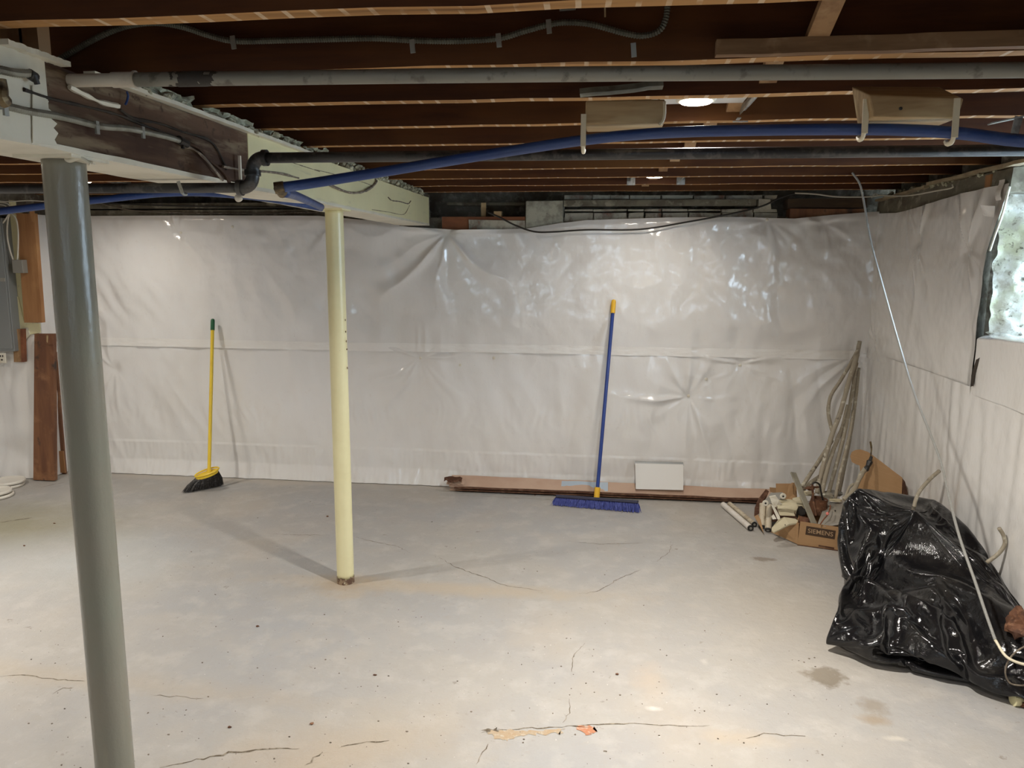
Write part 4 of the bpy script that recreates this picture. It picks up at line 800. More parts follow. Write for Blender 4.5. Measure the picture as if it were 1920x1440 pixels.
# ================================================================== JUNK PILE IN THE RIGHT CORNER
# carton with the maker's name
u_ = Vector((.961, -.276, 0)); v_ = Vector((.276, .961, 0)); B0 = atZ(1495, 1022, .0); H_b = .148; LB, DB = .42, .30
t = thing('open_carton', 'open cardboard carton with dark SIEMENS print holding grey panels', 'cardboard box', (B0.x, B0.y, 0))
def BP(a, b, z): return B0 + u_*a + v_*b + Vector((0, 0, z))
th = .005
fp_ = obj('front_panel', MB().hexa([BP(0, 0, .001), BP(LB, 0, .001), BP(LB, th, .001), BP(0, th, .001)], [BP(.008, -.006, H_b), BP(LB, -.006, H_b-.01), BP(LB, th-.006, H_b-.01), BP(.008, th-.006, H_b)]), m_card, t)
obj('side_panel', MB().hexa([BP(0, 0, .001), BP(th, 0, .001), BP(th, DB, .001), BP(0, DB, .001)], [BP(-.01, 0, H_b-.01), BP(th-.01, 0, H_b-.01), BP(th-.01, DB, H_b-.02), BP(-.01, DB, H_b-.02)]), m_card, t)
obj('side_panel', MB().hexa([BP(LB-th, 0, .001), BP(LB, 0, .001), BP(LB, DB, .001), BP(LB-th, DB, .001)], [BP(LB-th, 0, H_b-.01), BP(LB, 0, H_b-.01), BP(LB, DB, H_b-.01), BP(LB-th, DB, H_b-.01)]), m_card, t)
obj('back_panel', MB().hexa([BP(0, DB-th, .001), BP(LB, DB-th, .001), BP(LB, DB, .001), BP(0, DB, .001)], [BP(0, DB-th, H_b), BP(LB, DB-th, H_b), BP(LB, DB, H_b), BP(0, DB, H_b)]), m_card, t)
obj('bottom_panel', MB().hexa([BP(0, 0, 0.0005), BP(LB, 0, 0.0005), BP(LB, DB, 0.0005), BP(0, DB, 0.0005)], [BP(0, 0, .005), BP(LB, 0, .005), BP(LB, DB, .005), BP(0, DB, .005)]), m_card, t)
fa = [BP(0, .0, .006), BP(.002, -.002, H_b-.012), atY(1462, 983, 4.60), atY(1446, 998, 4.68)]
obj('open_flap', MB().sheet(fa, (.2, 1, 0), .005), m_card, t, fix=True, label='cardboard flap splayed out to the left')
def onfront(a, z): k = z/H_b; return BP(a+.008*k, -.006*k-.0006, z)
obj('print_patch', MB().sheet([onfront(.036, .072), onfront(.196, .066), onfront(.196, .120), onfront(.036, .126)], (-.276*-1, -.961, 0), .0006), m_ink, fp_, fix=True, label='dark brown printed rectangle')
tx = bpy.data.curves.new('lettering', 'FONT'); tx.body = 'SIEMENS'; tx.size = .040; tx.extrude = .0004; tx.align_x = 'CENTER'; tx.align_y = 'CENTER'; tx.offset = .0002
to = bpy.data.objects.new('tmp_text', tx); COL.objects.link(to); bpy.context.view_layer.update()
me = bpy.data.meshes.new_from_object(to.evaluated_get(bpy.context.evaluated_depsgraph_get())); bpy.data.objects.remove(to)
ctr = onfront(.116, .096) + Vector((-.276, -.961, 0))*.0016
X_ = (onfront(.250, .089)-onfront(.058, .095)).normalized(); Z_ = Vector((0, 0, 1)); N_ = X_.cross(Z_).normalized(); Z_ = N_.cross(X_)
wd = max(v.co.x for v in me.vertices)-min(v.co.x for v in me.vertices); sx = .136/wd
mb = MB(); mb.v = [tuple(ctr+X_*(v.co.x*sx)+Z_*(v.co.y*.92)+N_*v.co.z) for v in me.vertices]; mb.f = [tuple(p.vertices) for p in me.polygons]
obj('printed_name', mb, m_print, fp_, label='maker name SIEMENS in light letters')
obj('hand_slot', MB().sheet([onfront(.115, .010), onfront(.200, .006), onfront(.200, .016), onfront(.115, .020)], (0, -1, 0), .0006), m_carddark, fp_, fix=True)
obj('painted_foot_shadow', MB().hexa([BP(0, -.006, 0.0005), BP(LB, -.01, 0.0005), BP(LB, 0, 0.0005), BP(0, 0, 0.0005)], [BP(0, -.006, .004), BP(LB, -.01, .004), BP(LB, 0, .004), BP(0, 0, .004)]), m_carddark, t)  # dark strip painted as the shadow along the carton's foot
# brown carton behind it, flaps open
t = thing('torn_carton', 'torn brown carton with raised flaps behind the metal fittings', 'cardboard box', atZ(1450, 960, 0))
def poly(name, pts, nrm, thk, mt, par, **k): return obj(name, MB().sheet([atY(*p) for p in pts], nrm, thk), mt, par, fix=True, **k)
poly('left_flap', [(1442, 921, 5.05), (1436, 917, 5.08), (1422, 935, 4.98), (1415, 952, 4.88), (1414, 968, 4.80), (1425, 962, 4.84), (1432, 945, 4.95)], (-.3, -1, .1), .006, m_carddark, t, label='left flap side with its shade painted dark')  # shaded side of the flap painted in darker cardboard
poly('left_panel', [(1415, 953, 4.88), (1426, 974, 4.78), (1432, 1000, 4.66), (1424, 985, 4.72), (1414, 968, 4.80)], (0, -1, 0), .005, m_card, t)
poly('back_flap', [(1455, 907, 5.12), (1485, 907, 5.12), (1493, 903, 5.14), (1495, 945, 5.06), (1456, 945, 5.06)], (0, 1, 0), .006, m_card, t)
poly('back_flap', [(1443, 914, 5.14), (1455, 915, 5.13), (1455, 926, 5.13), (1444, 922, 5.14)], (0, 1, 0), .005, m_card, t)
poly('torn_flap', [(1478, 911, 5.08), (1486, 904, 5.07), (1487, 926, 5.05), (1494, 935, 5.02), (1486, 944, 5.02), (1474, 938, 5.05)], (0, -1, .2), .005, m_card, t)
poly('base', [(1425, 975, 4.80), (1500, 985, 4.75), (1520, 945, 5.10), (1440, 938, 5.14)], (0, 0, 1), .005, m_carddark, t)
# white and cream tubes on the floor
def tubething(a, b, r, mt, lab, cap=m_black):
    a, b = Vector(a), Vector(b); t = thing('tube', lab, 'tube', (a+b)/2 - Vector((0, 0, r))); d = (b-a).normalized()
    obj('tube_body', MB().tube([a, b], r, n=20, smooth=0), mt, t, auto=True)
    mb = MB().tube([b-d*.002, b+d*.006], r*1.03, n=20, smooth=0)
    obj('end_cap', mb, cap, t, auto=True, label='black open end'); obj('end_rim', MB().tube([b+d*.006, b+d*.008], r*.45, n=12, smooth=0), m_box, t)
tubething(atZ(1356, 946, .019), atZ(1407, 990, .019), .0185, m_tubewhite, 'white tube lying on the floor, leftmost of the tubes by the junk')
tubething(atZ(1368, 945, .018), atZ(1414, 983, .018), .0165, m_tubecream, 'beige tube lying right against the white tube on the floor')
tubething(atY(1430, 945, 4.86), atZ(1429, 987, .021), .0195, m_tubecream, 'dirty cream tube poking from the torn carton, left one of the pair')
tubething(atY(1443, 948, 4.84), atZ(1440, 993, .021), .0195, m_tubecream, 'dirty cream tube poking from the torn carton, right one of the pair')
# white bracket
t = thing('metal_bracket', 'white enamel bracket with two screw lugs on top of the junk', 'bracket', atY(1447, 945, 4.66))
def lug(c, nrm=(0, -1, 0)):
    lg = obj('lug', MB().lathe(c, [(.007, .0), (.018, .0), (.019, .004), (.016, .007), (.007, .007)], axis=nrm, n=20), m_metalwhite, t)
    obj('screw', MB().lathe(Vector(c)+Vector(nrm)*.004, [(0, .005), (.006, .004), (.006, 0)], axis=nrm, n=12), m_black, lg)
poly('plate', [(1432, 942, 4.66), (1446, 925, 4.70), (1468, 924, 4.70), (1474, 930, 4.68), (1470, 937, 4.68), (1448, 943, 4.66), (1440, 947, 4.65)], (0, 1, 0), .012, m_box, t, label='grey rounded back plate')
lug(atY(1468, 930, 4.645)); lug(atY(1435, 943, 4.635))
poly('arm', [(1443, 932, 4.64), (1455, 930, 4.64), (1461, 938, 4.64), (1466, 945, 4.64), (1452, 952, 4.62), (1447, 945, 4.62)], (0, 1, 0), .02, m_metalwhite, t)
poly('arm', [(1446, 946, 4.60), (1452, 950, 4.60), (1462, 968, 4.56), (1463, 974, 4.55), (1458, 974, 4.55)], (0, 1, 0), .012, m_metalwhite, t)
obj('crossbar', MB().tube([atY(1458, 940, 4.66), atY(1490, 942, 4.70), atY(1506, 944, 4.72)], .010, n=8), m_metalbeige, t)
# cream enamel shells
t = thing('enamel_fixture', 'cream enamel fixture housing with wavy edge on the junk pile', 'fixture', atY(1474, 960, 4.62))
out = [(1453, 945), (1462, 942.5), (1485, 943), (1495, 946), (1497, 951), (1494, 957), (1490, 958), (1489, 962), (1492, 968), (1462, 967), (1460, 961), (1462, 957), (1456, 953)]
poly('housing', [(x, y, 4.60+.0025*(968-y)) for x, y in out], (0, 1, .2), .05, m_metalbeige, t, bevel=.004)
poly('raised_lip', [(1456, 947, 4.60), (1495, 948, 4.60), (1494, 955, 4.59), (1489, 957, 4.59), (1470, 952, 4.59), (1459, 953, 4.59)], (0, -1, 0), .008, m_metalbeige, t, bevel=.002)
t = thing('enamel_cover', 'flat cream enamel cover lying in front of the fixture housing', 'fixture cover', atY(1470, 985, 4.50))
poly('cover', [(1447, 989, 4.50), (1459, 974, 4.53), (1470, 969, 4.56), (1491, 972, 4.56), (1497, 976, 4.55), (1496, 980, 4.53), (1480, 983, 4.51), (1462, 992, 4.48), (1452, 997, 4.47), (1447, 994, 4.48)], (0, .3, -1), .012, m_metalbeige, t, bevel=.003)
obj('rivet', MB().lathe(atY(1472, 984, 4.50), [(0, .004), (.003, .003), (.003, 0)], axis=(0, -1, 0), n=8), m_black, t)
poly('side_lug', [(1447, 969, 4.54), (1451, 965, 4.55), (1456, 973, 4.53), (1449, 974, 4.53)], (0, 1, 0), .01, m_metalwhite, t)
# lamp body behind, cream block
t = thing('cream_box', 'dull cream metal box half buried behind the flat bar', 'metal box', atY(1500, 955, 4.78))
poly('shell', [(1490, 940, 4.78), (1510, 936, 4.80), (1516, 956, 4.76), (1508, 966, 4.72), (1494, 968, 4.72)], (0, 1, 0), .07, m_metalbeige, t, bevel=.004)
# flat bar leaning
a, b = atY(1527, 984, 4.58), atY(1487, 886, 4.86)
tag(obj('flat_bar', MB().bar(a, b, .040, .010, up=(.5, -1, .2)), m_barmetal, bevel=.002), 'long flat metal bar leaning out of the open carton', 'metal bar')
# rusty can with wire handle
t = thing('rusty_fitting', 'rusty brown metal fitting with a bent black wire handle', 'metal fitting', atY(1532, 965, 4.74))
c = atY(1531, 963, 4.76)
obj('body', MB().lathe(c, [(0, 0), (.052, .004), (.055, .05), (.048, .095), (.05, .10), (.044, .10), (.04, .02)], n=24, axis=(.12, 0, 1)), m_rustcan, t, auto=True)
obj('wire_handle', MB().tube([atY(1524, 920, 4.74), atY(1524, 907, 4.74), atY(1531, 905, 4.75), atY(1537, 910, 4.76), atY(1540, 925, 4.76), atY(1544, 942, 4.76)], .0055, n=8), m_black, t, smooth=True)
obj('side_rod', MB().tube([atY(1523, 909, 4.70), atY(1525, 935, 4.70), atY(1530, 967, 4.66)], .007, n=8), m_rustcan, t)
obj('top_flange', MB().blob(atY(1518, 916, 4.78), (.03, .02, .008), 2, .5).blob(atY(1528, 913, 4.80), (.03, .015, .007), 2, .5), m_rustcan, t)
# small scraps around
sc = [((1514, 925, 4.85), (.045, .02, .018), m_metalbeige, 'pale rounded scrap left of the rusty fitting'), ((1550, 930, 4.85), (.045, .02, .022), m_barmetal, 'grey green rounded scrap right of the rusty fitting'),
      ((1566, 938, 4.80), (.045, .018, .010), m_metalbeige, 'flat cream scrap on top of the grey panel'), ((1502, 962, 4.70), (.03, .03, .04), m_blackbox, 'dark scrap lump behind the cream enamel cover'),
      ((1508, 978, 4.62), (.05, .04, .03), m_rustcan, 'dark brown scrap lump inside the open carton'), ((1560, 925, 4.98), (.06, .03, .02), m_box, 'dark grey scrap behind the grey panel')]
for c, r_, mt, lab in sc: tag(obj('scrap_piece', MB().blob(atY(*c), r_, 2, .25), mt, smooth=False), lab, 'scrap')
poly_ = poly('grey_scrap', [(1549, 940, 4.75), (1555, 936, 4.76), (1556, 943, 4.74), (1550, 946, 4.73)], (0, 1, 0), .03, m_box, None); tag(poly_, 'tiny grey metal block beside the rusty fitting', 'metal block')
# grey enamel panels lying tilted in the carton
t = thing('sheet_metal', 'grey enamel cover panel tilted in the open carton beside the black bag', 'metal panel', atY(1570, 965, 4.60))
poly('panel', [(1532, 985, 4.50), (1545, 950, 4.78), (1600, 934, 4.86), (1640, 945, 4.82), (1640, 975, 4.50), (1600, 978, 4.48), (1545, 985, 4.48)], (0, .3, -1), .010, m_greypanel, t)
poly('folded_edge', [(1544, 984, 4.475), (1600, 974, 4.475), (1640, 972, 4.475), (1640, 977, 4.47), (1600, 980, 4.47), (1546, 988, 4.47)], (0, 1, 0), .006, m_greypanel, t)
obj('knockout', MB().lathe(atY(1566, 958, 4.665), [(0, .004), (.005, .003), (.005, 0)], axis=(0, -.5, .8), n=10), m_black, t)
tag(obj('pink_wire', MB().tube([atY(1538, 983, 4.45), atY(1545, 973, 4.47), atY(1551, 966, 4.50), atY(1556, 955, 4.56), atY(1557, 948, 4.62)], .0035, n=6), m_rustbrd), 'thin brown wire with a pink cap lying on the grey panel', 'wire')
obj('pink_cap', MB().blob(atY(1551.5, 963, 4.49), .010, 1, .1), m_pink, bpy.data.objects['pink_wire'], label='pink wire cap')
# die-cut cardboard leaning on the right wall
pts = [(1594, 856), (1597, 848), (1604, 844), (1614, 843), (1628, 848), (1650, 864), (1672, 881), (1692, 896), (1690, 945), (1650, 955), (1595, 958), (1602, 930), (1610, 905), (1613, 884), (1612, 873), (1604, 870), (1597, 866)]
t = thing('cut_cardboard', 'tan die cut cardboard sheet with rounded lobe leaning by the right wall', 'cardboard', atY(1640, 950, 4.80))
def cz(x, y): return 4.84 + (950-y)*.0006 - (x-1595)*.0040
obj('panel', MB().sheet([atY(x, y, cz(x, y)) for x, y in pts], (.25, 1, 0), .007), m_card, t, fix=True)
obj('folded_side', MB().sheet([atY(x, y, Y) for x, y, Y in ((1692, 897, cz(1692, 896)), (1697, 903, 4.50), (1702, 925, 4.50), (1702, 945, 4.48), (1690, 945, cz(1690, 945)))], (.2, 1, 0), .005), m_carddark, t, fix=True, label='dark folded side of the cardboard')
# bundle of old conduits leaning in the corner
cd = [([(1612, 640), (1606, 670), (1601, 690)], .016, 5.36, 'short dirty conduit end at the very top of the bundle'),
      ([(1609, 655), (1596, 680), (1575, 715), (1558, 742), (1553, 770), (1557, 795), (1562, 812)], .013, 5.32, 'bowed conduit bending out on the left of the corner bundle'),
      ([(1607, 665), (1592, 715), (1575, 775), (1560, 815), (1547, 860), (1537, 900), (1532, 925)], .017, 5.26, 'long pale conduit crossing the corner bundle from top to floor'),
      ([(1560, 826), (1535, 865), (1512, 900), (1504, 912)], .014, 5.20, 'conduit slanting down left towards the flat bar'),
      ([(1606, 680), (1598, 735), (1588, 790), (1574, 850), (1560, 900), (1552, 930)], .014, 5.28, 'straight conduit in the middle of the corner bundle'),
      ([(1610, 690), (1605, 740), (1597, 800), (1584, 870), (1572, 930)], .013, 5.30, 'rear conduit of the corner bundle with black stains'),
      ([(1590, 760), (1580, 800), (1560, 850), (1545, 905), (1540, 935)], .015, 5.22, 'dusty conduit with a joint low in the corner bundle'),
      ([(1600, 770), (1592, 820), (1577, 880), (1566, 935)], .011, 5.18, 'front thin conduit at the right of the corner bundle')]
for pts, r_, Yt, lab in cd:
    n_ = len(pts); y0 = pts[0][1]; y1 = 930
    tag(obj('conduit', MB().tube([atY(x, y, Yt + (.03 if y < 750 else 0) - .32*max(0, (y-y0)/(y1-y0))) for x, y in pts], r_*.92, n=12, smooth=8, wob=.12), m_conduit, smooth=True), lab, 'conduit', 'old conduits leaning in the right corner')
tag(obj('conduit', MB().tube([atY(1506, 918, 5.00), atY(1520, 905, 5.02), atY(1537, 893, 5.05), atY(1542, 884, 5.07)], .013, n=10), m_conduit, smooth=True), 'short curved conduit stub low at the left of the corner bundle', 'conduit', 'old conduits leaning in the right corner')
# old cable with burnt end on the cardboard
t = thing('burnt_cable', 'old twisted grey cable with blackened frayed end over the cut cardboard', 'cable', atY(1610, 900, 4.60))
obj('jacket', MB().tube([atY(1582, 936, 4.50), atY(1597, 925, 4.54), atY(1608, 905, 4.60), atY(1616, 888, 4.64), atY(1624, 878, 4.68)], .014, n=10, wob=.4), m_conduit, t, smooth=True)
obj('burnt_core', MB().tube([atY(1623, 882, 4.66), atY(1629, 870, 4.68), atY(1634, 856, 4.70)], [.012, .014, .008], n=8, wob=.8), m_black, t)
obj('bare_wire', MB().tube([atY(1632, 858, 4.70), atY(1634, 842, 4.71), atY(1632, 828, 4.71)], .005, n=6, wob=.4), m_fit, t)
obj('loop', MB().tube([atY(1585, 935, 4.54), atY(1592, 915, 4.58), atY(1602, 908, 4.60), atY(1600, 925, 4.56), atY(1588, 936, 4.52)], .008, n=8), m_conduit, t, smooth=True)

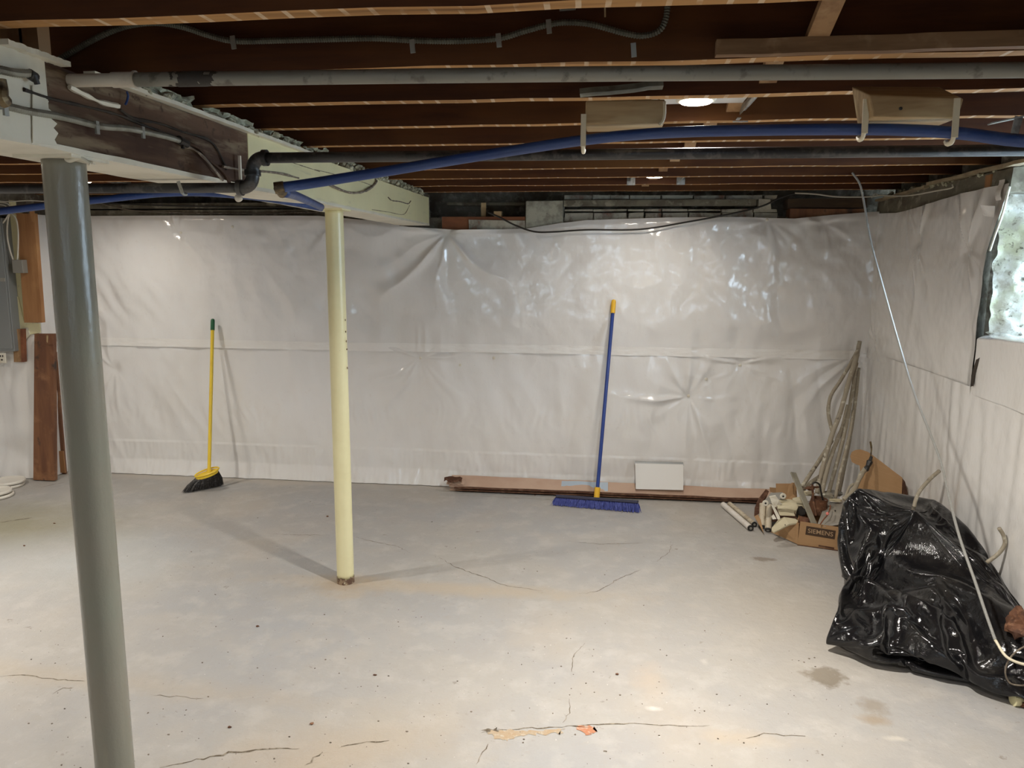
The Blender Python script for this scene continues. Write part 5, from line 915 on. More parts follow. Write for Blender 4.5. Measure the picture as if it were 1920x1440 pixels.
# ================================================================== BLACK PLASTIC BAG (settled cloth shape, points stored compactly)
BAG_LO, BAG_STEP = (0.95008, 2.83525, -0.002), (0.00040554, 0.00071515, 0.00024258)
BAG = [790,882,65,10,-7,-6,11,-6,-7,8,-8,-9,14,-3,37,3,-7,-36,14,-4,32,2,-9,24,8,-5,29,18,-11,32,22,-4,16,4,1,-53,34,-7,1,21,-10,-71,25,-5,-3,23,-14,-13,17,3,-5,26,-4,-28,11,-5,36,19,2,20,7,5,-7,-12,0,-48,36,-27,-6,-10,20,0,37,-10,0,106,-28,0,81,0,0,31,-4,0,27,0,0,31,4,0,20,6,0,28,-1,0,39,11,0,1,-13,0,31,-36,37,94,81,11,43,0,11,-47,32,-6,-77,9,-8,-36,-1,4,-27,-2,2,-17,8,-27,3,12,15,0,12,4,-1,11,12,-1,12,13,-16,3,-17,-10,12,3,-4,8,12,-10,5,20,-4,8,-25,-11,8,-1,-4,9,1,-7,3,24,-12,0,19,-11,-4,38,6,9,-11,-7,7,22,-4,-1,-30,10,10,8,-6,-3,-33,3,8,9,1,-6,-35,14,7,8,11,5,-14,10,6,-11,11,3,34,4,-6,23,16,-2,16,16,3,11,19,3,-7,18,7,-14,17,7,-7,16,8,-4,18,10,5,11,25,-18,12,18,-2,13,6,-2,12,8,0,11,11,-3,8,15,-2,-5,22,-8,-6,14,0,-3,11,1,-13,25,-11,5,11,-12,-1,16,0,-5,13,7,-18,9,-1,-14,6,5,-10,12,8,-12,4,-4,-12,10,-10,-17,7,4,8,8,8,-9,9,16,-7,-7,21,-26,-6,6,-13,-7,-10,-18,-4,-17,-18,-1,-9,-34,0,-50,-28,12,11,-28,-2,-10,-23,-3,-3,-29,-10,8,-29,-9,-15,-17,-6,24,-19,-4,-16,-21,-7,-28,-24,-10,7,-16,-10,6,-6,-12,34,-14,-11,-10,-14,-13,1,-12,-9,1,-8,-10,-4,-3,-11,-1,-1,-13,2,2,-12,2,4,-12,3,4,-13,3,8,-13,2,-1,-9,-1,-17,-6,-2,-15,-7,5,-21,-7,-3,-16,-7,4,-13,-7,2,-18,-7,-1,-19,-7,-3,-21,-4,5,-18,-6,0,-14,-7,1,-14,-9,-2,-13,-10,-2,-17,-6,6,-17,-7,7,-17,-11,-6,-11,-11,-2,-16,-10,8,-14,-10,2,-14,-10,6,-9,-13,-5,-37,-76,180,0,-1,-12,0,-5,-24,1,-2,-15,-2,-8,-68,6,3,-4,-7,-5,-57,11,6,-50,1,5,2,-1,12,-60,1,41,-23,21,-56,55,-12,9,-43,22,-15,92,22,-4,-24,5,-1,42,9,-11,-20,-1,-1,24,25,2,-31,10,-9,7,25,-2,12,4,10,11,-20,32,6,35,-32,0,13,-11,2,-65,21,-2,-24,-13,0,14,-11,0,8,-10,1,-14,11,22,-25,6,-23,-14,11,0,-17,-11,0,15,25,0,-1,39,-37,-35,-66,-4,0,30,23,99,18,10,71,16,-14,16,-6,-14,17,-11,-11,-64,6,36,-7,5,-26,-1,4,3,-3,4,-2,-1,4,1,12,12,25,3,4,12,-3,7,1,-5,1,10,-7,5,37,-10,-2,39,-1,3,-26,-2,10,-24,-3,-8,5,-9,-4,-7,
-22,-4,48,6,8,-2,12,12,-2,-15,-23,-22,13,17,18,-3,-17,-43,3,19,54,-7,4,13,9,-4,-28,9,-4,-16,11,-1,-66,-3,22,-37,-25,15,-26,-28,10,-23,-25,12,7,-17,8,25,-12,6,23,-10,4,14,-9,5,-6,7,-10,5,-5,-3,4,-10,8,-11,-19,12,-9,-6,-4,9,-17,0,-5,-7,-7,-9,0,-4,20,-5,3,-13,-8,-14,16,-36,0,-9,0,0,40,0,-1,-10,-14,6,0,-5,-10,-2,1,-5,-1,1,-1,24,-3,-3,39,11,4,30,-17,0,26,10,3,9,15,17,4,47,15,11,31,13,41,27,-3,41,25,-12,14,23,-13,53,10,-22,-13,6,-8,-2,0,-3,-13,4,6,-26,1,8,-4,-14,3,-35,-11,1,4,-6,3,6,0,5,-28,-5,3,-35,-17,4,-60,0,-3,2,5,-4,4,6,-7,10,-1,-6,13,-5,-6,5,-1,-5,-6,-2,-5,-7,-2,-5,-9,0,-3,-12,4,-1,-11,2,-3,-2,-6,-1,4,-7,0,1,1,-3,4,-7,-3,3,1,-7,8,-1,-1,25,7,-7,17,7,-10,-1,-1,-7,1,-8,-5,1,-6,-3,5,-4,-2,6,-14,1,-13,21,-9,29,5,-5,17,-20,3,-23,17,-7,31,2,-7,0,-6,-5,0,0,-4,3,-95,-38,-101,-6,-5,51,0,-3,54,3,2,-27,-2,2,-15,6,-7,7,3,-2,17,-4,-3,3,44,15,-39,26,-20,2,11,-58,4,2,39,-2,3,-18,40,-19,18,-16,-17,-6,28,4,1,-11,9,-2,1,14,-1,59,6,-3,-28,12,1,-39,10,-8,-17,48,-17,29,-17,31,0,3,2,0,-12,-20,19,-15,2,-12,-32,8,-7,2,8,7,-10,1,-8,-33,8,15,33,-7,8,19,-6,-22,8,8,0,2,-11,0,-8,5,0,-63,11,-7,3,-1,-12,12,-25,16,31,14,-1,39,16,10,32,22,17,53,6,-36,-3,5,11,3,4,-7,-9,1,-10,-10,0,-5,-7,2,-1,-2,1,4,-3,1,14,-12,-4,11,-1,5,4,-5,-1,-6,0,5,26,3,2,-34,2,11,25,-6,-2,-2,-3,-5,10,-3,3,8,-18,-14,-15,23,18,-28,-4,-1,-22,-2,25,60,3,-9,-70,8,-2,20,-7,15,60,-4,6,-20,-1,0,-9,-6,2,5,12,-1,-34,-2,-14,51,15,7,-13,4,3,-25,8,5,-10,-2,2,-23,5,1,-12,-3,3,14,5,4,-1,-1,4,14,10,-1,2,-15,14,-8,-10,3,7,-7,0,20,-13,4,-16,-9,6,20,-6,2,4,4,2,40,-24,-5,-11,-12,5,33,11,-9,-5,32,-4,54,0,-5,20,-15,7,-51,1,5,-41,-9,5,-51,-15,4,-46,-32,-8,-54,-32,-16,-41,-41,-25,4,-15,-14,18,-3,7,33,3,13,49,22,16,38,39,13,53,29,-3,44,8,-10,25,5,-11,20,4,-13,20,7,-10,4,4,-11,-6,1,-4,-1,-3,-1,-8,-1,1,-11,
-4,8,-8,-12,14,-28,-15,9,-40,-9,3,-47,1,-1,-37,8,-2,-22,6,-2,-2,3,-3,2,2,-2,1,1,-3,5,-6,-5,3,-3,-3,0,-2,-4,-8,-5,-4,-5,-6,-3,3,2,-6,-1,-8,-3,0,-2,-6,3,-8,3,24,-6,8,40,-3,-1,17,0,-3,13,-2,-5,7,-2,-4,3,14,-14,9,-17,2,-71,-13,-1,12,15,-12,17,-10,9,-98,-11,-2,9,4,-3,-12,2,0,-27,-75,-34,-84,18,-2,-22,6,-1,0,-22,-6,97,6,-1,41,1,-3,-15,5,-3,-28,3,-5,35,-11,-23,-55,8,25,36,-27,-1,-7,33,-16,0,8,7,2,11,-6,-5,4,5,-1,0,4,-18,1,0,24,6,-1,-55,0,-3,23,19,-3,12,-4,-1,12,-8,2,10,34,-48,11,69,-4,-3,-17,44,2,-11,8,24,-2,1,13,-12,13,-22,-34,9,55,38,-9,-69,-2,-11,4,-48,19,-12,40,-27,-5,29,20,0,26,10,0,10,-14,0,-49,-1,-17,-52,-3,-6,-2,-17,6,3,15,5,1,10,1,50,5,17,3,6,4,-15,1,28,13,3,-7,1,1,6,3,3,-19,-1,3,-17,2,5,-11,10,15,-15,-22,-17,22,0,3,10,-2,2,-27,1,4,6,2,3,11,-2,1,6,2,4,9,3,5,-18,-4,-4,-8,-12,15,60,-9,5,15,16,-24,-81,-4,14,71,10,3,-77,-11,4,-25,7,7,72,-18,12,-7,21,-12,-44,-11,-4,101,21,14,-82,-2,-3,-18,-1,2,27,-5,-5,-47,-3,9,35,-9,2,41,-17,4,30,-23,-3,24,-26,-7,42,-20,0,19,6,1,6,15,1,-8,-14,-18,25,-9,0,4,-11,-5,-1,3,2,11,29,7,15,20,2,8,20,-2,-12,-8,8,4,-41,19,-71,-20,7,-67,3,-12,71,15,-28,47,-15,-6,-5,2,4,-8,10,13,17,15,18,-25,12,21,-84,-24,0,-88,-26,-16,-60,11,2,-2,2,2,8,-18,-10,14,10,6,19,33,11,44,8,-3,-32,15,-3,-31,17,-6,-19,6,-2,2,-4,6,61,-4,-3,50,-3,-10,47,4,-18,24,5,-15,3,3,-2,-9,-9,4,-4,-19,9,-9,-14,7,-29,-4,3,-34,2,-1,-16,3,-2,8,0,-2,-1,0,-2,-1,-2,-3,-2,0,-3,21,0,-3,12,3,-4,10,-4,0,4,-5,1,4,-8,1,-13,-8,-2,-23,-2,-12,-38,-5,0,-2,1,-3,-17,2,-2,-12,-3,-2,-6,-6,1,-1,-7,-5,22,15,-3,-45,-6,2,-9,0,-11,30,7,1,-32,-9,1,5,-22,0,36,-74,-31,0,2,0,-17,11,-3,-22,39,-3,-47,-1,-6,26,-15,-2,96,11,-4,1,0,-2,-50,-5,0,62,0,-3,-22,-9,0,-21,-12,7,-6,9,6,1,-6,-18,0,2,6,6,22,-2,3,17,-4,5,-5,6,6,15,1,1,-30,-14,31,6,-3,5,10,14,-14,0,15,-10,-59,5,14,
16,-2,7,23,-8,-29,15,1,-27,-4,-1,53,36,2,-79,-3,11,22,25,-17,-23,46,-2,26,-44,26,2,29,-27,0,-4,-2,0,12,11,0,14,0,-5,-8,2,-14,-14,3,29,-9,-1,-16,-6,8,-6,-20,-4,36,19,-14,-20,-3,11,-16,-8,6,33,3,4,1,-7,-1,22,0,1,8,5,2,-52,4,3,10,6,10,6,-2,2,0,-6,-5,-26,-2,2,-3,-18,-7,-6,20,12,31,-1,3,2,-21,-10,-55,7,30,72,-7,-22,-86,10,-5,76,5,20,5,1,1,-63,-11,4,84,12,-2,-27,-19,-10,-89,19,4,28,-14,5,119,7,3,-134,5,9,29,-6,0,82,18,-6,-59,-21,1,77,-17,-4,13,-10,4,20,-9,-1,-9,4,6,-8,16,11,-33,9,3,5,5,-5,46,-22,-10,16,-3,9,-17,-1,0,3,-3,1,12,53,1,-38,27,-7,-41,17,-12,-104,-46,-17,-34,3,-19,-1,6,10,35,27,12,75,-4,19,-36,-25,28,3,0,4,50,-11,-2,30,-14,-4,20,-27,-12,57,-19,-15,17,-2,10,-18,0,18,-60,-54,-15,-75,-9,-18,1,24,21,-51,2,1,10,-1,-2,6,11,2,79,5,3,-23,4,-4,29,12,5,-42,31,-10,-97,0,-4,-3,2,9,45,-5,1,23,-7,-2,43,-4,-10,41,6,-11,18,8,-9,1,-3,1,-6,-17,9,-20,-8,4,-27,-2,-1,-29,2,-2,11,1,-2,3,-1,-2,3,-3,-3,-1,-2,-2,-5,-4,-1,-5,-3,-1,-10,-2,-2,-15,5,-7,-11,5,-7,-7,-13,7,9,4,-6,-15,0,-3,1,2,-3,-6,9,-4,-8,3,-3,-10,0,-1,-4,-13,2,-3,-2,-1,0,-26,5,41,-9,-2,22,4,0,-36,0,-2,-5,-24,-33,87,-37,4,-51,-4,0,-32,3,-2,-4,16,-3,-21,28,-3,-41,-20,0,87,20,-4,44,-2,-6,-24,-24,-3,-40,31,7,41,-5,10,-1,-3,-14,3,-4,18,2,7,-11,-8,4,2,2,-21,1,-6,17,-7,-16,-17,3,-1,19,9,-20,-1,0,-10,2,-9,16,13,1,10,4,3,1,7,-8,-18,5,3,52,9,1,15,12,-6,-69,-2,-7,5,8,-7,-28,4,12,17,11,-19,11,10,13,11,-23,11,-14,6,-3,0,-4,3,0,0,-2,0,13,3,0,-4,3,-10,-9,3,12,-3,3,2,14,8,-28,-18,-8,39,20,0,-21,-9,5,-2,2,5,-24,-12,-2,44,-2,1,-50,-2,1,49,-24,-7,-4,7,4,1,21,11,-2,3,7,13,-4,-2,-13,3,16,-10,-20,10,-26,13,-22,3,2,6,9,0,-1,23,-6,-9,2,-3,12,-51,-3,9,80,12,-16,-31,1,6,-12,-2,-2,-15,3,4,-5,-10,-1,69,-14,7,-118,14,13,69,-1,-5,51,3,6,-39,-17,5,-5,-16,4,-22,12,3,-5,-2,0,-23,-9,0,-8,7,1,-1,2,2,2,6,1,28,-33,-27,-79,
-5,-5,-13,18,10,10,0,6,21,70,-16,25,-7,-4,-33,-77,-15,-16,-43,-2,54,1,23,-5,12,25,36,6,-27,-47,-15,-14,-2,-6,-4,15,-5,3,-10,3,6,-15,34,6,-49,9,8,-3,29,18,25,14,18,114,-11,-10,89,-16,-11,29,1,7,-24,-41,1,-74,-18,-32,41,5,19,-89,10,6,-2,13,5,14,-5,-10,69,-4,2,-42,39,11,6,10,0,-4,20,-7,-58,-11,-6,-23,15,-7,1,-6,3,6,-10,5,16,-15,2,31,-8,-3,37,6,-12,37,9,-9,4,-14,8,-17,-6,1,-18,-2,0,-33,-1,-2,11,2,-1,5,-3,-2,1,-1,-2,8,-1,-3,-1,-1,-3,6,-1,-2,3,-3,-1,-6,-2,1,-45,26,-14,-11,0,-3,-6,-6,0,-10,-6,1,0,-14,3,-1,1,-2,-1,-7,0,-3,-8,0,16,-8,0,10,1,-3,-10,2,-3,19,7,-2,82,16,-4,19,-25,-27,82,-10,3,-1,-1,-1,-4,-11,-2,-32,-5,-1,-28,3,-1,-23,30,-2,-52,1,0,4,-4,-4,54,18,-7,33,8,7,26,-19,0,-45,-2,5,30,12,0,25,3,2,8,-12,0,1,14,3,9,-10,3,16,7,-1,3,-2,7,-8,4,1,12,2,-8,-5,0,-12,-22,4,-3,-16,2,-2,-13,5,-4,-40,2,-1,-10,3,1,-1,12,0,-1,10,-18,-17,-8,14,32,29,0,3,-4,-3,-7,-15,2,13,-8,-2,4,8,6,-23,3,2,6,-13,1,-12,12,2,5,-11,3,24,-10,-4,0,-4,-9,8,12,22,-20,-3,-6,-12,4,5,11,0,0,-4,8,8,-10,0,2,-9,-14,-4,29,-2,0,-4,13,11,-43,-5,-5,19,3,4,9,1,7,21,-9,-6,3,5,9,-61,0,-2,4,4,6,18,-8,-12,31,7,9,-16,-15,-4,38,12,0,-33,-26,18,40,28,-12,-63,-12,-6,-25,-3,14,95,7,6,-83,-3,1,5,1,-4,59,2,9,-29,-7,-2,-57,-21,-2,100,14,7,-12,-3,5,-32,-26,-5,-51,15,6,-1,11,3,9,14,1,3,-29,-40,-70,2,25,12,40,7,78,1,-2,-43,19,-31,48,-76,0,-92,-48,-1,31,13,19,-3,-3,18,6,-4,-10,19,32,1,-45,18,16,89,12,2,45,7,-4,-58,1,-1,-67,-17,-15,-37,-47,-19,26,-11,-10,34,1,-6,20,20,18,-64,41,29,14,13,13,98,14,-5,-16,0,0,41,-38,-1,-65,-39,-31,79,4,16,-71,12,6,1,4,1,24,-3,-5,24,-7,-4,-13,0,-5,3,33,15,-28,29,-13,-52,-16,4,8,25,-12,-4,5,-4,7,-10,6,-1,-12,5,8,-19,5,40,-1,-9,52,10,-10,6,-14,8,-20,-3,-1,-9,-1,-1,-26,-1,-2,6,-1,-1,-5,-1,-3,-12,-1,-1,-4,-2,-2,-1,-2,-1,6,-3,-2,4,7,-7,35,-9,4,-44,3,-1,-16,1,-2,-5,-4,-2,0,-1,-3,2,
-10,2,37,0,-2,16,-3,0,-19,-5,0,28,6,-5,13,1,1,6,1,-9,-22,0,-3,18,-60,-10,53,65,-4,52,11,3,-2,-2,-2,-2,-21,-6,-6,-15,-4,-19,-13,-2,-32,-2,-6,-28,6,1,-56,-12,10,85,3,-9,-51,16,-3,45,7,-4,-41,11,3,-25,-1,-1,4,-3,-2,21,-3,2,31,0,-4,-8,2,0,-10,0,0,-22,1,1,-24,3,0,-10,2,0,0,3,1,-7,2,1,-9,2,0,-5,2,-1,9,7,-5,39,3,3,22,4,4,56,-10,-11,-37,3,0,-21,-6,2,-1,20,5,8,13,-10,4,-16,11,33,0,-3,-1,11,-2,-24,-13,12,-7,19,4,4,-2,-7,-24,-5,-2,-7,3,10,0,-4,10,49,1,-8,-36,-2,1,-17,0,2,-16,8,4,39,-17,-5,5,12,7,5,2,1,-27,-17,8,-46,15,-3,76,-27,-6,26,27,19,-37,-5,-8,-33,3,6,13,-3,0,30,-12,-19,-6,12,18,12,3,6,-32,-37,0,53,32,-7,-24,-11,-15,-39,3,20,66,13,1,-55,-16,-5,-39,5,7,93,5,7,-41,-17,-2,-62,10,-3,103,1,11,-51,-6,-1,-25,-15,-2,-23,26,-2,94,20,0,-17,0,1,-12,-35,-32,-73,7,43,7,39,-11,75,-55,-9,-120,40,-16,89,-52,12,-94,-5,7,12,-17,0,2,-6,0,19,-3,7,7,6,8,10,-24,-7,69,25,13,-34,13,2,-6,6,-9,109,-4,1,-8,11,8,-19,-4,1,-3,20,3,-102,-37,-19,-46,-29,-36,63,0,6,-23,36,23,-44,-6,18,133,20,0,-87,-6,4,40,13,-10,-63,-57,-21,82,20,17,-39,3,2,16,2,-1,36,-13,-13,2,4,5,-9,23,3,30,0,7,-40,28,-6,-56,2,-2,-2,7,-6,-1,14,-10,12,-6,3,-4,-12,6,-1,-23,7,38,-3,-8,48,7,-7,6,-12,6,-25,-1,-1,-6,0,-1,-17,2,-4,-18,3,-3,-7,2,-3,-3,2,-2,0,-4,-1,-1,7,-3,-2,-16,4,3,-7,-2,33,-5,2,-20,-3,-1,10,0,-2,6,1,-2,2,2,-3,-27,-10,3,16,18,-8,59,13,-6,-9,-7,3,19,12,-4,-4,-17,5,16,14,3,31,-13,-23,75,-12,-4,-23,-16,1,-35,23,8,64,31,5,11,9,2,-3,-13,-5,-3,19,15,1,-9,-7,3,-2,-25,-108,-28,14,102,9,9,13,-1,-2,0,-6,-8,-14,-6,-7,-20,-1,-6,-39,3,5,-84,1,-3,10,-1,-3,25,4,-2,17,2,-1,4,1,0,-7,3,0,-2,2,-1,-2,3,0,1,3,1,6,2,-1,3,0,0,-10,14,1,21,4,2,20,11,1,-16,-25,4,29,27,-5,-15,-13,3,-6,-5,11,1,6,-11,-26,-12,0,18,-1,3,6,2,-8,-3,7,11,-34,6,4,24,-3,-3,13,-7,-7,5,3,7,-34,5,0,-5,3,3,22,-9,-1,17,0,2,-5,
2,3,-3,13,9,-30,-6,1,49,0,-4,-57,-10,8,-26,14,-2,56,-3,0,-23,0,4,-2,-2,7,11,-2,-2,29,0,-8,-9,-7,10,21,7,-1,-36,-1,-4,25,1,3,-7,-2,5,-6,3,-4,-29,-21,-5,-48,7,10,110,12,4,-36,-12,-3,-64,10,6,63,-5,3,-1,-5,-2,-31,2,4,7,-1,-20,93,23,13,-84,4,1,20,-38,-20,-82,4,35,54,6,-11,69,-43,15,-69,69,-25,74,-59,8,-107,11,7,-9,-5,4,32,0,4,31,8,3,8,7,-2,12,9,2,24,-32,-4,-100,-34,-9,35,21,6,-20,16,7,17,-6,-12,100,13,7,-11,1,2,-13,-23,-7,9,38,12,-94,-3,-2,0,-50,-45,-30,-3,1,5,29,20,-32,-17,9,137,29,5,-110,23,0,6,0,-18,-33,-56,5,45,9,9,25,1,-1,5,-10,-10,32,26,12,10,-20,-9,-35,25,-8,70,-11,11,-39,5,2,-49,23,-6,-25,-8,3,13,30,-16,-4,-4,1,-1,-13,8,-2,-22,6,39,-1,-7,35,1,-4,0,-6,1,-18,-1,0,-5,0,-1,7,-1,-1,-4,-2,-1,-18,5,-3,-18,10,-6,-10,-9,2,2,1,-3,-5,-14,4,17,-2,-4,36,-4,0,-9,6,-1,22,4,-3,9,4,-3,-1,-7,-1,-10,-10,0,-15,20,-1,39,19,-7,-11,-22,7,21,12,1,18,-39,11,-42,-37,-19,55,-18,10,-60,23,-5,69,-4,-8,-33,4,0,10,14,1,24,32,8,18,-11,-11,-20,-35,1,-37,-11,3,-24,41,-3,-67,-12,-7,43,-3,14,-56,7,5,-11,4,2,0,1,-2,2,-13,-20,76,2,0,-1,5,-1,-10,1,0,10,3,-1,16,4,1,19,3,0,15,4,3,13,3,2,11,2,2,8,3,2,7,1,3,8,1,-3,-10,0,-11,-75,-2,13,84,6,-1,-16,-2,-4,-1,4,-5,-31,-26,6,33,0,-2,4,24,-1,-80,-4,2,5,1,-5,31,-8,-13,3,6,16,-5,12,15,-16,0,-4,-19,-16,-12,46,4,8,13,-12,-1,-1,26,5,-76,-14,-3,50,18,9,-8,-1,0,-25,-1,2,-6,-4,-2,-5,-7,-4,32,12,9,-20,-3,1,-11,1,3,5,-4,10,1,1,-8,32,-3,3,8,-5,2,4,9,-2,-25,0,-1,1,-5,-11,-20,-3,21,25,1,-15,-46,7,10,35,1,0,-5,-11,-1,-38,9,7,48,-8,-4,48,0,7,-73,-2,-1,1,-14,-26,66,29,25,-70,12,-2,27,-37,-5,-58,6,19,47,-4,-17,58,-3,13,-71,13,-32,58,-62,13,-32,18,16,21,0,-3,2,-5,-16,20,24,8,23,12,8,4,7,6,-5,8,7,-34,-2,1,-2,-44,-5,-87,-31,-15,39,28,14,-36,26,9,27,-30,-15,87,22,14,-27,-5,0,-1,32,-3,9,-25,2,-82,24,-8,-31,-57,-30,8,2,2,-6,25,25,-1,-25,-11,119,-8,2,-40,
49,1,-87,-11,-27,6,-15,23,4,-7,10,45,-5,-3,18,7,3,13,9,2,10,-10,-5,-17,24,-15,53,-17,12,-33,15,1,16,6,0,-84,14,-3,1,11,-10,2,-2,0,3,-15,7,-3,-20,3,46,3,-6,23,-4,0,-10,-2,-1,-6,0,-2,3,1,-2,4,3,-2,6,-4,0,-4,-7,2,-24,2,-2,-15,-2,1,-4,1,-6,-11,-7,3,34,5,-3,24,-5,-2,-30,-2,-1,0,6,0,34,21,-8,5,-11,3,17,-6,-3,-16,12,-4,13,-3,11,25,-25,7,-26,18,-15,12,-40,-23,5,16,-2,18,-10,9,-71,10,9,-25,7,4,-8,-4,-4,5,1,-2,0,-13,-10,39,35,-3,88,23,8,12,-33,-14,-89,18,8,-36,11,-5,97,-47,2,-67,1,-2,9,1,-1,10,12,3,-31,3,-1,-7,3,3,-8,4,1,-8,3,1,-3,2,0,-1,4,2,-2,1,-1,0,2,-1,-2,3,-1,2,1,0,3,3,-3,5,2,-1,6,-15,4,138,7,-13,-79,-10,6,-46,5,-5,21,-19,7,93,21,-9,-71,-2,1,-10,-12,5,31,11,1,17,12,2,-43,-1,2,-9,-1,-7,2,-5,5,18,-8,5,30,16,0,-24,7,-1,-19,1,3,14,-22,-2,26,12,3,-3,6,4,-57,-1,0,57,2,1,-42,3,4,2,0,3,-9,1,-1,16,-12,-5,-21,13,10,23,-7,9,-9,2,-15,18,-1,11,15,3,-7,-32,0,5,19,0,1,5,2,-2,-3,-9,-9,-35,9,11,19,-7,3,48,-9,0,-84,15,3,40,-10,-1,41,3,6,-45,-5,-6,-38,0,-12,103,3,23,-46,12,-13,-59,-22,5,-9,9,7,43,-4,-12,75,2,12,-107,-16,-37,96,-23,0,-12,-23,23,-17,10,-13,-39,3,-2,48,23,20,24,-5,7,9,2,3,0,14,1,8,-12,-3,11,33,6,-30,11,4,-32,-54,-5,-80,-31,-26,38,11,17,-30,39,19,28,-27,-15,88,24,12,-15,-33,-8,-18,64,3,-75,-23,6,61,5,-12,-83,-51,-24,25,17,8,-31,10,23,48,17,2,8,-21,-4,-2,5,-19,-49,-7,-10,6,-3,20,20,-7,1,35,-5,-6,-11,12,7,8,-1,-2,12,15,2,32,-1,-6,7,-13,-1,-34,48,3,-29,-25,3,-13,14,-9,-10,8,-8,6,-2,1,3,-18,8,2,-15,-1,52,1,-2,3,-3,-1,-9,-1,0,-16,0,-1,-8,-1,-2,12,2,-3,14,1,-2,9,-7,3,-9,-1,-2,6,-3,1,-4,-2,-3,-32,1,-1,18,1,-1,7,-1,-1,4,-4,-3,-14,15,1,45,23,-7,-1,-3,0,3,-14,3,12,-9,-5,-15,-4,1,-3,-14,0,-29,-30,0,-62,-4,-19,62,13,-4,25,-4,0,-19,-3,3,-32,9,13,-44,-13,-7,26,-7,-1,34,18,8,-58,-7,-15,67,27,2,47,-5,-6,-55,-1,1,18,-19,2,2,3,1,17,6,3,22,
12,11,20,4,2,9,1,-2,-2,2,-2,-1,2,0,0,2,-2,-2,-1,-2,0,2,-1,-1,2,-1,0,-2,-6,-15,0,-5,-22,0,-3,-21,-18,16,59,10,-1,-153,-1,-9,23,5,-5,95,-16,15,41,26,-12,-33,-46,19,23,38,-18,-20,-7,3,8,-11,0,-13,-6,1,-1,1,0,6,2,1,2,3,-2,-12,22,0,-20,7,3,-26,-16,-2,-15,9,2,-14,16,3,37,-1,3,-13,1,2,15,-1,1,5,-13,-6,-26,14,8,9,0,-1,7,0,4,-12,-1,0,-6,4,2,19,-20,-12,-4,8,4,6,9,12,9,0,-3,-6,-2,4,6,0,3,-4,-7,6,-2,11,-13,-4,-12,9,38,10,-1,-48,0,2,8,-4,-2,31,-3,2,-61,9,0,-6,-10,8,58,-25,3,-60,36,-9,36,2,1,2,-8,2,13,-15,-8,46,1,5,-97,-13,-20,97,-6,-8,-36,-1,25,8,36,6,-43,-43,-15,66,8,13,5,6,15,5,3,-1,-46,12,-12,67,-23,0,-8,31,7,-21,-36,-6,19,-7,-7,-1,19,23,-59,15,-1,4,-53,-18,-56,18,5,-19,15,12,22,-37,-26,75,4,-8,7,22,21,21,29,9,-114,-5,-1,95,-2,-9,-112,-43,-22,35,26,24,-28,-27,-8,50,24,-3,71,18,13,-113,-10,-4,-4,-7,-6,-2,-12,7,35,-4,-7,-10,0,-9,6,27,16,60,-12,-4,-8,18,-10,24,-20,9,-46,10,5,-3,4,-1,-24,3,-1,-10,17,-11,-10,5,-5,10,-4,2,-3,-25,8,8,-5,-5,52,0,1,-8,0,-1,0,-2,-1,-11,0,0,-21,-2,-1,-2,0,-1,27,2,-4,18,-4,0,-2,-1,-1,-2,-4,2,-10,-1,-2,-8,9,-3,25,12,-3,12,-11,2,-5,-8,-4,-23,0,-1,9,15,2,29,-11,4,1,2,-7,-12,-5,-3,-12,5,0,20,-43,-11,1,18,18,-58,-3,-5,1,3,3,-4,-1,-3,0,-8,-15,31,5,0,-11,1,-1,-2,-2,-5,45,8,6,-54,-1,-5,23,2,-3,54,-13,34,-18,21,-23,56,9,8,10,9,11,-3,4,5,-10,2,3,-7,2,-1,1,1,2,-2,2,0,-3,2,3,-7,2,0,-3,2,0,-3,1,0,-2,3,1,-7,0,-4,18,-8,-12,30,13,-28,-57,-37,-6,-30,-7,11,76,-14,13,8,17,-15,-9,-26,5,-116,48,-13,11,-38,16,104,35,-11,-21,5,-2,-21,0,0,-18,0,1,-17,-3,1,-15,1,1,-3,-5,2,0,6,0,9,12,4,17,-1,0,5,-1,3,-26,1,1,6,-13,-3,45,13,4,-31,-7,-2,-11,6,4,38,-1,6,-46,4,-2,16,-2,-1,-6,0,1,30,-3,-3,2,-6,19,-25,9,-14,11,1,3,3,-37,-3,33,36,6,-31,-3,6,2,4,-5,2,1,-2,-21,-8,-3,-28,4,4,63,3,5,-24,8,0,-20,-3,4,8,-35,-16,47,25,15,-56,
